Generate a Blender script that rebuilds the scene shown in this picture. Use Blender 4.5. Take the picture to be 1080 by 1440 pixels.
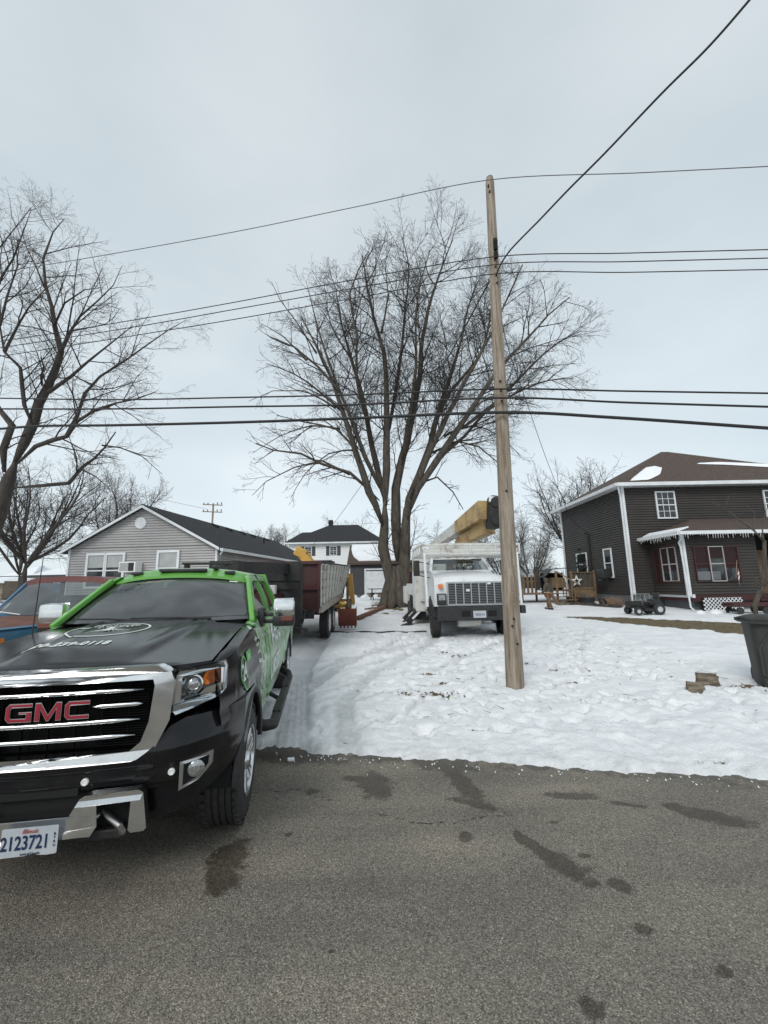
import bpy, bmesh, math, random
from math import sin, cos, pi, radians as R, sqrt, atan2
from mathutils import Vector as V, Matrix, noise, Euler
for o in list(bpy.data.objects): bpy.data.objects.remove(o)
S = bpy.context.scene; C = S.collection
# ---------------------------------------------------------------- camera
CAM_H = 1.68; PITCH = .172; ROLL = -.0182; FPX = 582.2
cd = bpy.data.cameras.new('camera'); cam = bpy.data.objects.new('camera', cd); C.objects.link(cam)
cd.sensor_fit = 'HORIZONTAL'; cd.sensor_width = 36; cd.lens = FPX/1080*36; cd.clip_start = .05; cd.clip_end = 3000
cam.matrix_world = Matrix.Translation((0, 0, CAM_H)) @ Matrix.Rotation(pi/2+PITCH, 4, 'X') @ Matrix.Rotation(ROLL, 4, 'Z')
S.camera = cam
# ---------------------------------------------------------------- overcast sky + weak broad sun
SUN_EL = R(38); SUN_ROT = R(200)
w = bpy.data.worlds.new('World'); S.world = w; w.use_nodes = True
nt = w.node_tree; N = nt.nodes; L = nt.links
bg = N['Background']
sky = N.new('ShaderNodeTexSky'); sky.sky_type = 'NISHITA'; sky.sun_disc = False
sky.sun_elevation = SUN_EL; sky.sun_rotation = SUN_ROT
tc = N.new('ShaderNodeTexCoord')
mp = N.new('ShaderNodeMapping'); mp.inputs['Scale'].default_value = (1, 1, 2.2)
L.new(tc.outputs['Generated'], mp.inputs[0])
cn = N.new('ShaderNodeTexNoise'); cn.inputs['Scale'].default_value = 1.9; cn.inputs['Detail'].default_value = 5; cn.inputs['Roughness'].default_value = .48
L.new(mp.outputs[0], cn.inputs[0])
cr = N.new('ShaderNodeValToRGB'); e = cr.color_ramp.elements
e[0].position = .3; e[0].color = (4.6, 5.25, 5.6, 1); e[1].position = .7; e[1].color = (5.75, 6.3, 6.55, 1)
L.new(cn.outputs[0], cr.inputs[0])
sx = N.new('ShaderNodeSeparateXYZ'); L.new(tc.outputs['Generated'], sx.inputs[0])
mr = N.new('ShaderNodeMapRange'); mr.inputs[1].default_value = 0; mr.inputs[2].default_value = .85; mr.inputs[3].default_value = 1.1; mr.inputs[4].default_value = .86
L.new(sx.outputs[2], mr.inputs[0])
ml = N.new('ShaderNodeVectorMath'); ml.operation = 'SCALE'; L.new(cr.outputs[0], ml.inputs[0]); L.new(mr.outputs[0], ml.inputs['Scale'])
mx = N.new('ShaderNodeMix'); mx.data_type = 'RGBA'; mx.inputs[0].default_value = .9
L.new(sky.outputs[0], mx.inputs[6]); L.new(ml.outputs[0], mx.inputs[7]); L.new(mx.outputs[2], bg.inputs[0])
bg.inputs[1].default_value = .135
sl = bpy.data.lights.new('sun', 'SUN'); sl.energy = 1.5; sl.angle = R(24); sl.color = (1, .97, .93)
so = bpy.data.objects.new('sun', sl); C.objects.link(so)
so.rotation_euler = (pi/2-SUN_EL, 0, R(-25))
S.view_settings.view_transform = 'Standard'; S.view_settings.look = 'None'; S.view_settings.exposure = .1; S.view_settings.gamma = 1
# ---------------------------------------------------------------- helpers
rnd = random.Random(7)
def at(px, py, Y=None, Z=None, X=None):
    X0, Y0 = px-540, py-720; c_, s_ = cos(ROLL), sin(ROLL)
    a = c_*X0+s_*Y0; b = -s_*X0+c_*Y0
    c_, s_ = cos(PITCH), sin(PITCH); v = -b/FPX
    D = V((a/FPX, c_-v*s_, s_+v*c_))
    t = Y/D.y if Y is not None else ((Z-CAM_H)/D.z if Z is not None else X/D.x)
    return D*t+V((0, 0, CAM_H))
def fbm(x, y, z=0, o=4):
    return noise.fractal(V((x, y, z)), .9, 2.1, o)
def sm(a, b, x):
    t = max(0, min(1, (x-a)/((b-a) or 1e-9))); return t*t*(3-2*t)
def g(x, y):            # smooth lie of the land
    if y < 8: h = 0
    elif y < 24: h = .034*(y-8)*sm(7, 10, y)
    else: h = .544+.3*sm(24, 44, y)
    h -= .14*math.exp(-((x-8)/3.0)**2-((y-21)/5.0)**2)
    return h
def edge_y(x): return 4.78-(x+1.33)*.1925

class MB:
    def __init__(s): s.v = []; s.f = []
    def add(s, vs, fs):
        n = len(s.v); s.v += [tuple(v) for v in vs]; s.f += [tuple(i+n for i in f) for f in fs]; return s
    def box(s, c, d, rot=None, bev=0):
        x, y, z = d[0]/2, d[1]/2, d[2]/2
        if bev:
            bm = bmesh.new(); bmesh.ops.create_cube(bm, size=1)
            for v in bm.verts: v.co = V((v.co.x*d[0], v.co.y*d[1], v.co.z*d[2]))
            bmesh.ops.bevel(bm, geom=bm.edges[:], offset=bev, segments=2, affect='EDGES', profile=.6)
            vs = [v.co.copy() for v in bm.verts]; fs = [[v.index for v in f.verts] for f in bm.faces]; bm.free()
        else:
            vs = [V((a, b, c_)) for a in (-x, x) for b in (-y, y) for c_ in (-z, z)]
            fs = [(0, 1, 3, 2), (4, 6, 7, 5), (0, 4, 5, 1), (2, 3, 7, 6), (0, 2, 6, 4), (1, 5, 7, 3)]
        M = Euler(rot).to_matrix() if rot else Matrix.Identity(3)
        return s.add([M @ v+V(c) for v in vs], fs)
    def bar(s, a, b, wx, wz=None, bev=0, up=(0, 0, 1)):    # a rectangular beam from a to b
        a, b = V(a), V(b); d = b-a; l = d.length
        if l < 1e-6: return s
        d.normalize(); u = V(up)
        if abs(d.dot(u)) > .98: u = V((0, 1, 0))
        r = d.cross(u).normalized(); u = r.cross(d)
        m = MB().box((0, 0, 0), (wx, l, wz or wx), bev=bev)
        c = (a+b)/2
        return s.add([c+r*v[0]+d*v[1]+u*v[2] for v in m.v], m.f)
    def tube(s, pts, rs, n=8, caps=True):
        pts = [V(p) for p in pts]
        if not isinstance(rs, (list, tuple)): rs = [rs]*len(pts)
        k = len(pts); vs = []; fs = []; prev = None
        for i, p in enumerate(pts):
            d = (pts[min(i+1, k-1)]-pts[max(i-1, 0)])
            if d.length < 1e-9: d = V((0, 0, 1))
            d.normalize()
            if prev is None:
                u = V((0, 0, 1)) if abs(d.z) < .9 else V((1, 0, 0))
                u = (u-d*u.dot(d)).normalized()
            else: u = (prev-d*prev.dot(d)); u = u.normalized() if u.length > 1e-6 else V((1, 0, 0))
            prev = u; w_ = d.cross(u)
            for j in range(n):
                a = 2*pi*j/n; vs.append(p+(u*cos(a)+w_*sin(a))*rs[i])
        for i in range(k-1):
            for j in range(n):
                j2 = (j+1) % n; fs.append((i*n+j, i*n+j2, (i+1)*n+j2, (i+1)*n+j))
        if caps: fs.append(tuple(range(n))[::-1]); fs.append(tuple((k-1)*n+j for j in range(n)))
        return s.add(vs, fs)
    def cyl(s, a, b, r, r2=None, n=16): return s.tube([a, b], [r, r if r2 is None else r2], n)
    def lathe(s, prof, c=(0, 0, 0), ax='z', n=24, a0=0, a1=2*pi):   # prof: (radius, height)
        full = abs(a1-a0-2*pi) < 1e-6; m = n if full else n+1
        vs = []
        for r, h in prof:
            for j in range(m):
                a = a0+(a1-a0)*j/n; q = (r*cos(a), r*sin(a), h)
                if ax == 'x': q = (h, r*cos(a), r*sin(a))
                elif ax == 'y': q = (r*cos(a), h, r*sin(a))
                vs.append(V(q)+V(c))
        fs = []
        for i in range(len(prof)-1):
            for j in range(n):
                j2 = (j+1) % m; fs.append((i*m+j, i*m+j2, (i+1)*m+j2, (i+1)*m+j))
        return s.add(vs, fs)
    def grid(s, nu, nv, fn):
        vs = [fn(i/(nu-1), j/(nv-1)) for j in range(nv) for i in range(nu)]
        return s.add(vs, [(j*nu+i, j*nu+i+1, (j+1)*nu+i+1, (j+1)*nu+i) for j in range(nv-1) for i in range(nu-1)])
    def sheet(s, nu, nv, fn, th, axis):          # grid given a thickness along axis
        ax = V(axis)*th
        s.grid(nu, nv, fn); s.grid(nu, nv, lambda u, v: V(fn(u, v))+ax)
        for es in ([(i/(nu-1), 0) for i in range(nu)], [(i/(nu-1), 1) for i in range(nu)], [(0, j/(nv-1)) for j in range(nv)], [(1, j/(nv-1)) for j in range(nv)]):
            vs = []
            for u, v in es: p = V(fn(u, v)); vs += [p, p+ax]
            s.add(vs, [(2*i, 2*i+2, 2*i+3, 2*i+1) for i in range(len(es)-1)])
        return s
    def poly(s, pts, th, fn=None, axis=None):
        # extrude an outline (list of 2-D points, or list of outlines: first outer, rest holes); fn maps (a, b, depth) to 3-D
        outs = pts if isinstance(pts[0][0], (tuple, list)) else [pts]
        cu = bpy.data.curves.new('c', 'CURVE'); cu.dimensions = '2D'; cu.fill_mode = 'BOTH'; cu.extrude = .5
        for o in outs:
            sp = cu.splines.new('POLY'); sp.points.add(len(o)-1); sp.use_cyclic_u = True
            for i, q in enumerate(o): sp.points[i].co = (q[0], q[1], 0, 1)
        return s.curve(cu, lambda a, b, d: fn(a, b, d*th))
    def curve(s, cu, fn):
        ob = bpy.data.objects.new('c', cu); me = bpy.data.meshes.new_from_object(ob)
        s.add([V(fn(v.co.x, v.co.y, v.co.z)) for v in me.vertices], [tuple(p.vertices) for p in me.polygons])
        bpy.data.objects.remove(ob); bpy.data.meshes.remove(me); bpy.data.curves.remove(cu)
        return s
    def text(s, body, size, fn, th=.004, bold=0, spacing=1, shear=0):
        cu = bpy.data.curves.new('t', 'FONT'); cu.body = body; cu.size = size; cu.align_x = 'CENTER'; cu.align_y = 'CENTER'
        cu.extrude = th/2; cu.offset = bold; cu.space_character = spacing; cu.shear = shear; cu.resolution_u = 3
        return s.curve(cu, fn)
    def xf(s, M): s.v = [tuple(M @ V(v)) for v in s.v]; return s
    def mirror(s): return MB().add([(-v[0], v[1], v[2]) for v in s.v], [f[::-1] for f in s.f])
    def build(s, name, m, parent=None, smooth=None, loc=None, label=None):
        me = bpy.data.meshes.new(name); me.from_pydata(s.v, [], s.f)
        bm = bmesh.new(); bm.from_mesh(me)
        if len(bm.faces) < 60000: bmesh.ops.recalc_face_normals(bm, faces=bm.faces)
        if smooth: bmesh.ops.remove_doubles(bm, verts=bm.verts, dist=1e-5)
        bm.to_mesh(me); bm.free()
        if smooth:
            me.shade_smooth()
            if smooth < 180: me.set_sharp_from_angle(angle=R(smooth))
        me.materials.append(m); me.update()
        o = bpy.data.objects.new(name, me); C.objects.link(o)
        if parent: o.parent = parent
        if loc: o.location = loc
        if label: o['label'] = label
        return o
def thing(name, label, cat, loc=(0, 0, 0), rz=0, group=None):
    o = bpy.data.objects.new(name, None); C.objects.link(o); o.empty_display_size = .2
    o.location = loc; o.rotation_euler = (0, 0, rz); o['label'] = label; o['category'] = cat
    if group: o['group'] = group
    return o
def tag(o, label, cat, group=None, kind=None):
    o['label'] = label; o['category'] = cat
    if group: o['group'] = group
    if kind: o['kind'] = kind
    return o
def struct(o): o['kind'] = 'structure'; return o
def rel(loc, rz=0):           # world point -> a thing's local frame
    M = (Matrix.Translation(V(loc)) @ Matrix.Rotation(rz, 4, 'Z')).inverted()
    return lambda p: M @ V(p)
# ---------------------------------------------------------------- materials
def mat(name, col, rough=.6, metal=0, var=None, bump=None, spec=.5, coat=0, alpha=None, emit=0, coord='Object', stretch=None):
    m = bpy.data.materials.new(name); m.use_nodes = True
    nt = m.node_tree; N = nt.nodes; L = nt.links; b = N['Principled BSDF']
    b.inputs['Base Color'].default_value = (*col, 1); b.inputs['Roughness'].default_value = rough; b.inputs['Metallic'].default_value = metal
    b.inputs['Specular IOR Level'].default_value = spec; b.inputs['Coat Weight'].default_value = coat; b.inputs['Coat Roughness'].default_value = .06
    if emit: b.inputs['Emission Color'].default_value = (*col, 1); b.inputs['Emission Strength'].default_value = emit
    if var or bump:
        tc = N.new('ShaderNodeTexCoord'); src = tc.outputs[coord]
        if stretch:
            mp = N.new('ShaderNodeMapping'); mp.inputs['Scale'].default_value = stretch; L.new(src, mp.inputs[0]); src = mp.outputs[0]
    if var:             # (scale, second colour, contrast lo, hi)
        n = N.new('ShaderNodeTexNoise'); n.inputs['Scale'].default_value = var[0]; n.inputs['Detail'].default_value = 8; n.inputs['Roughness'].default_value = .65
        L.new(src, n.inputs[0]); r = N.new('ShaderNodeValToRGB'); e = r.color_ramp.elements
        e[0].position = var[2] if len(var) > 2 else .35; e[1].position = var[3] if len(var) > 3 else .65
        e[0].color = (*col, 1); e[1].color = (*var[1], 1); L.new(n.outputs[0], r.inputs[0]); L.new(r.outputs[0], b.inputs['Base Color'])
    if bump:
        n2 = N.new('ShaderNodeTexNoise'); n2.inputs['Scale'].default_value = bump[0]; n2.inputs['Detail'].default_value = 6
        L.new(src, n2.inputs[0]); bp = N.new('ShaderNodeBump'); bp.inputs['Strength'].default_value = bump[1]; bp.inputs['Distance'].default_value = bump[2] if len(bump) > 2 else .02
        L.new(n2.outputs[0], bp.inputs['Height']); L.new(bp.outputs[0], b.inputs['Normal'])
    return m
def glassmat(name, tint, base=.08, dirt_or_sheen=0):
    m = bpy.data.materials.new(name); m.use_nodes = True; nt = m.node_tree; N = nt.nodes; L = nt.links
    N.remove(N['Principled BSDF']); out = N['Material Output']
    tr = N.new('ShaderNodeBsdfTransparent'); tr.inputs[0].default_value = (*tint, 1)
    gl = N.new('ShaderNodeBsdfGlossy'); gl.inputs['Roughness'].default_value = .02; gl.inputs[0].default_value = (.95, .98, 1, 1)
    fr = N.new('ShaderNodeFresnel'); fr.inputs[0].default_value = 1.5
    ad = N.new('ShaderNodeMath'); ad.operation = 'MULTIPLY_ADD'; ad.inputs[1].default_value = 1.1; ad.inputs[2].default_value = base; L.new(fr.outputs[0], ad.inputs[0])
    ms = N.new('ShaderNodeMixShader'); L.new(ad.outputs[0], ms.inputs[0]); L.new(tr.outputs[0], ms.inputs[1]); L.new(gl.outputs[0], ms.inputs[2])
    last = ms
    if dirt_or_sheen:  # grey dirt film, thickened to paint lighter highlights into the windshield
        df = N.new('ShaderNodeBsdfDiffuse'); df.inputs[0].default_value = (.45, .47, .48, 1)
        n = N.new('ShaderNodeTexNoise'); n.inputs['Scale'].default_value = 3.5; n.inputs['Detail'].default_value = 6
        tc = N.new('ShaderNodeTexCoord'); L.new(tc.outputs['Object'], n.inputs[0])
        r = N.new('ShaderNodeMapRange'); r.inputs[1].default_value = .35; r.inputs[2].default_value = .75; r.inputs[3].default_value = dirt_or_sheen*.3; r.inputs[4].default_value = dirt_or_sheen
        L.new(n.outputs[0], r.inputs[0]); m2 = N.new('ShaderNodeMixShader'); L.new(r.outputs[0], m2.inputs[0]); L.new(ms.outputs[0], m2.inputs[1]); L.new(df.outputs[0], m2.inputs[2]); last = m2
    L.new(last.outputs[0], out.inputs[0]); return m
M = dict(
 chrome=mat('chrome', (.78, .79, .8), .12, 1, var=(9, (.6, .61, .62), .45, .75)),
 dullchrome=mat('dull_chrome', (.5, .5, .5), .3, 1),
 alloy=mat('alloy', (.62, .63, .64), .22, 1),
 black_plastic=mat('black_plastic', (.012, .012, .013), .5, var=(12, (.03, .03, .032)), bump=(120, .15, .002)),
 black_gloss=mat('black_gloss', (.006, .006, .008), .12, coat=.8),
 grille_black=mat('grille_black', (.004, .004, .004), .8, spec=.15),
 rubber=mat('rubber', (.018, .018, .019), .75, var=(30, (.04, .038, .036)), bump=(60, .3, .004)),
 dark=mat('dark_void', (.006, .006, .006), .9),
 interior=mat('interior_trim', (.035, .035, .038), .7, var=(5, (.06, .06, .062))),
 seat=mat('seat_cloth', (.06, .06, .065), .9),
 amber=mat('amber_lens', (.85, .22, .01), .15, coat=.6, var=(40, (.5, .1, .005))),
 red_lens=mat('red_lens', (.14, .03, .012), .2, coat=.5),
 lens=mat('lamp_lens', (.55, .57, .58), .08, .7, var=(60, (.2, .2, .2))),
 white_plastic=mat('white_plastic', (.75, .75, .74), .4),
 white_paint=mat('white_paint', (.72, .74, .75), .35, var=(3, (.5, .5, .48), .5, .85)),
 rusty_white=mat('rusty_white', (.6, .6, .57), .55, var=(2.6, (.2, .12, .07), .52, .74), bump=(20, .15)),
 white_vinyl=mat('white_vinyl', (.8, .82, .8), .4),
 letter_red=mat('letter_red', (.28, .012, .03), .25, coat=.6),
 decal_white=mat('decal_white', (.8, .83, .8), .35, var=(25, (.62, .66, .62))),
 decal_green=mat('decal_green', (.1, .45, .1), .35),
 decal_dark=mat('decal_dark', (.01, .012, .012), .3),
 plate_white=mat('plate_white', (.5, .52, .54), .4, var=(6, (.38, .42, .47))),
 plate_blue=mat('plate_ink', (.01, .025, .08), .4),
 plate_red=mat('plate_red', (.4, .08, .05), .4),
 steel_dark=mat('steel_dark', (.016, .016, .017), .55, .2, var=(8, (.04, .034, .03), .45, .75)),
 steel=mat('galvanised', (.35, .36, .37), .45, .7),
 wood=mat('weathered_wood', (.33, .27, .2), .85, var=(3, (.2, .16, .12)), bump=(12, .5), stretch=(6, 6, .6)),
 brown_wood=mat('brown_wood', (.2, .13, .075), .85, var=(3, (.1, .065, .04)), bump=(20, .4)),
 bark=mat('grey_bark', (.115, .098, .078), .95, var=(2.5, (.05, .043, .035)), bump=(7, 1, .06), stretch=(3, 3, .7)),
 bark_dark=mat('dark_bark', (.075, .064, .054), .95, var=(2, (.035, .03, .026)), bump=(6, 1, .05), stretch=(3, 3, .8)),
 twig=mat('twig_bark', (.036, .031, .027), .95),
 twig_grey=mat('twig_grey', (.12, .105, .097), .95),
 snow=mat('roof_snow', (.84, .86, .88), .7, var=(1.5, (.76, .79, .82)), bump=(5, .4, .05)),
 wire=mat('cable_black', (.012, .012, .013), .6),
 wire_grey=mat('cable_grey', (.1, .1, .105), .5),
 window=mat('window_glass', (.012, .015, .018), .06, spec=.5, var=(1.2, (.05, .055, .06), .4, .6)),
 blind=mat('window_blind', (.42, .43, .42), .7, var=(1.5, (.3, .31, .3))),
 curtain_red=mat('red_curtain', (.028, .006, .006), .8, var=(3, (.01, .003, .003)), stretch=(8, 8, .3)),
 trim_white=mat('white_trim', (.72, .74, .75), .5, var=(2, (.6, .62, .63))),
 siding_grey=mat('grey_siding', (.40, .385, .38), .6, var=(1.2, (.34, .33, .325))),
 siding_dark=mat('charcoal_siding', (.04, .036, .034), .6, spec=.3, var=(1, (.052, .046, .042))),
 siding_charcoal=mat('slate_siding', (.035, .036, .04), .6, var=(1, (.05, .05, .055))),
 siding_white=mat('white_siding', (.75, .76, .76), .6),
 shingle_brown=mat('brown_shingle', (.10, .07, .055), .95, var=(7, (.055, .04, .033)), bump=(25, .6)),
 shingle_dark=mat('black_shingle', (.03, .031, .034), .95, var=(7, (.018, .018, .02)), bump=(25, .6)),
 block=mat('grey_foundation', (.14, .15, .16), .8, var=(2, (.1, .11, .12)), bump=(10, .3)),
 deck_wood=mat('deck_wood', (.22, .15, .085), .85, var=(4, (.12, .085, .05)), bump=(15, .4)),
 red_paint=mat('dull_red_paint', (.055, .012, .012), .6, var=(3, (.045, .012, .01))),
 machine_yellow=mat('machine_yellow', (.52, .29, .05), .5, var=(4, (.3, .16, .04), .5, .8)),
 boom_tan=mat('boom_tan', (.45, .32, .145), .6, var=(2.2, (.22, .13, .07), .48, .66)),
 bucket_red=mat('rust_bucket', (.19, .04, .025), .7, var=(5, (.12, .04, .025))),
 canvas=mat('brown_canvas', (.2, .1, .055), .9, var=(6, (.13, .07, .04))),
 camo=mat('dark_jacket', (.05, .045, .035), .9, var=(9, (.09, .08, .06))),
 skin=mat('skin', (.45, .28, .2), .6),
 bin=mat('bin_plastic', (.03, .03, .028), .6, spec=.3, var=(3, (.045, .045, .042)), bump=(30, .1)),
 stone=mat('split_log', (.24, .20, .15), .9, var=(9, (.09, .07, .05), .4, .6), bump=(14, 1, .04), stretch=(.5, 2, 2)),
 dead_grass=mat('dead_grass', (.18, .14, .08), .95, var=(6, (.1, .09, .045))),
)
# ---------------------------------------------------------------- ground, road
def axis_vals(segs):
    out = []
    for a, b, st in segs:
        n = max(1, round((b-a)/st)); out += [a+(b-a)*i/n for i in range(n)]
    out.append(segs[-1][1]); return out
def seg_d(x, y, ax, ay, bx, by):
    dx, dy = bx-ax, by-ay; t = max(0, min(1, ((x-ax)*dx+(y-ay)*dy)/(dx*dx+dy*dy)))
    return sqrt((x-ax-t*dx)**2+(y-ay-t*dy)**2)
tracks = [  # polylines of wheel tracks pressed into the snow, half width
 ([(-.98, 4.2), (-1.2, 5.6), (-1.5, 7.2), (-1.75, 9), (-1.85, 12.4)], .21),
 ([(-2.75, 4.2), (-3.0, 6), (-3.3, 9), (-3.6, 12)], .2),
 ([(-1.45, 8.0), (-.6, 9.0), (.5, 10.2), (1.25, 11.6), (1.45, 12.6)], .12),
 ([(-1.5, 8.8), (-.8, 9.9), (.0, 11.2), (.4, 12.2)], .1),
 ([(.9, 8.6), (2.1, 10.2), (3.2, 11.8)], .09),
 ([(-1.1, 7.0), (-.2, 8.1), (1.0, 8.9), (2.6, 9.6)], .07),
 ([(-.45, 4.8), (-.65, 6.5), (-.25, 8.5), (.6, 10.2), (1.35, 11.9)], .12), ([(-1.3, 7.4), (-1.05, 9), (-.2, 10.6), (1.0, 11.9), (1.9, 13)], .13),
 ([(-.9, 6.2), (.1, 7.1), (1.2, 7.6), (2.4, 8.6), (3.0, 9.8)], .06), ([(-1.3, 9.6), (-.2, 10.6), (1.0, 11.0), (2.6, 11.2)], .1), ([(-.5, 5.2), (.2, 5.9), (.7, 7.0)], .05),
]
fr = random.Random(3)
foot = []
for _ in range(520):
    x = fr.uniform(-.9, 6.5); y = fr.uniform(4.9, 14)
    foot.append((x, y, fr.uniform(.06, .13), fr.uniform(.10, .2), fr.uniform(0, pi), fr.uniform(.02, .065)))
for i in range(26):   # a walked line from the pole towards the house
    t = i/25; foot.append((2.9+t*3.3+fr.uniform(-.12, .12), 6.8+t*6.6, .07, .15, -.4, .06))
for i in range(20):
    t = i/19; foot.append((3.4+t*1.6+fr.uniform(-.2, .2), 8.6-t*1.2+fr.uniform(-.3, .3), .08, .14, fr.uniform(0, 3), .05))
cells = {}
for f_ in foot: cells.setdefault((int(f_[0]//.5), int(f_[1]//.5)), []).append(f_)
soil = [(.55, 6.78, .30, .07), (.85, 6.72, .25, .09), (.28, 6.82, .1, .05), (.75, 8.18, .14, .06), (.95, 7.4, .07, .04), (.1, 8.6, .1, .04),
 (1.6, 9.8, .14, .05), (1.35, 10.1, .18, .07), (1.05, 6.1, .05, .03), (3.2, 8.3, .12, .04), (3.7, 9.4, .08, .03), (4.0, 8.9, .15, .04), (3.1, 7.3, .09, .03),
 (4.5, 10.2, .1, .04), (2.75, 8.9, .18, .03), (5.72, 6.95, .42, .15), (5.0, 9.0, .07, .03), (1.03, 5.15, .2, .03), (.2, 4.95, .14, .03), (3.0, 4.2, .2, .02)]
soil += [(3.3, 8.0, .06, .04), (3.9, 8.4, .1, .05), (4.25, 7.9, .07, .04), (3.55, 7.4, .06, .04), (4.6, 8.6, .08, .05), (5.0, 7.7, .05, .03), (2.9, 9.6, .12, .05), (4.1, 9.7, .07, .05), (1.3, 7.9, .06, .04), (1.9, 8.7, .08, .04), (.4, 9.4, .09, .05), (2.6, 6.6, .05, .03), (5.2, 9.9, .1, .05)]
def masks(x, y):
    dirt_or_sheen = grass = press = 0
    if -6 < x < 6 and y < 14:
        for pl, hw in tracks:
            d = min(seg_d(x, y, *pl[i], *pl[i+1]) for i in range(len(pl)-1))
            if d < hw*1.8:
                k = 1-sm(hw*.75, hw*1.35, d+.03*fbm(x*5, y*5)); dirt_or_sheen = max(dirt_or_sheen, (.22 if y < 8 else .22)*k if hw > .15 else .42*k); press = max(press, k*(1 if hw > .15 else .75))
    dirt_or_sheen = max(dirt_or_sheen, .3*sm(-1.5, -2.1, x)*sm(9.5, 10.5, y)*(1-sm(13, 15, y)))
    if y < 6: # plough line by the asphalt: grey slush
        dirt_or_sheen = max(dirt_or_sheen, .6*(1-sm(.0, .45, y-edge_y(x)))*(.5+.9*fbm(x*6, y*9)))
    dirt_or_sheen = max(dirt_or_sheen, .75*sm(-1.1, -.4, x)*(1-sm(1.4, 2.2, x))*sm(17.5, 19, y)*(1-sm(28, 31, y))*(.6+.5*fbm(x*1.3, y*1.3)))  # trodden yard by the big tree
    for sx_, sy_, ra, rb in soil:
        if abs(x-sx_) < ra*1.5 and abs(y-sy_) < rb*2.2:
            k = ((x-sx_)/ra)**2+((y-sy_)/rb)**2+1.1*fbm(x*14, y*14, 2); grass = max(grass, 1-sm(.5, 1.0, k))
    if x > 6.5 and 11 < y < 20:   # bare strip of lawn in front of the dark house
        yc = 16.6-1.25*(x-7.9) if x < 10.5 else 13.3-.6*(x-10.5)
        hw = 2.1*sm(6.6, 9.4, x)*(1+.25*fbm(x*.8, 5, 1)); d = abs(y-yc)
        grass = max(grass, 1-sm(hw*.8, hw, d+.3*fbm(x*2, y*2)))
    if -.9 < x < 1.2 and 18 < y < 29: grass = max(grass, sm(.15, .4, fbm(x*1.1, y*.8, 7)+.1*sm(19, 22, y))*.8)
    if y > 44: dirt_or_sheen = .2
    return dirt_or_sheen, grass, press
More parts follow.
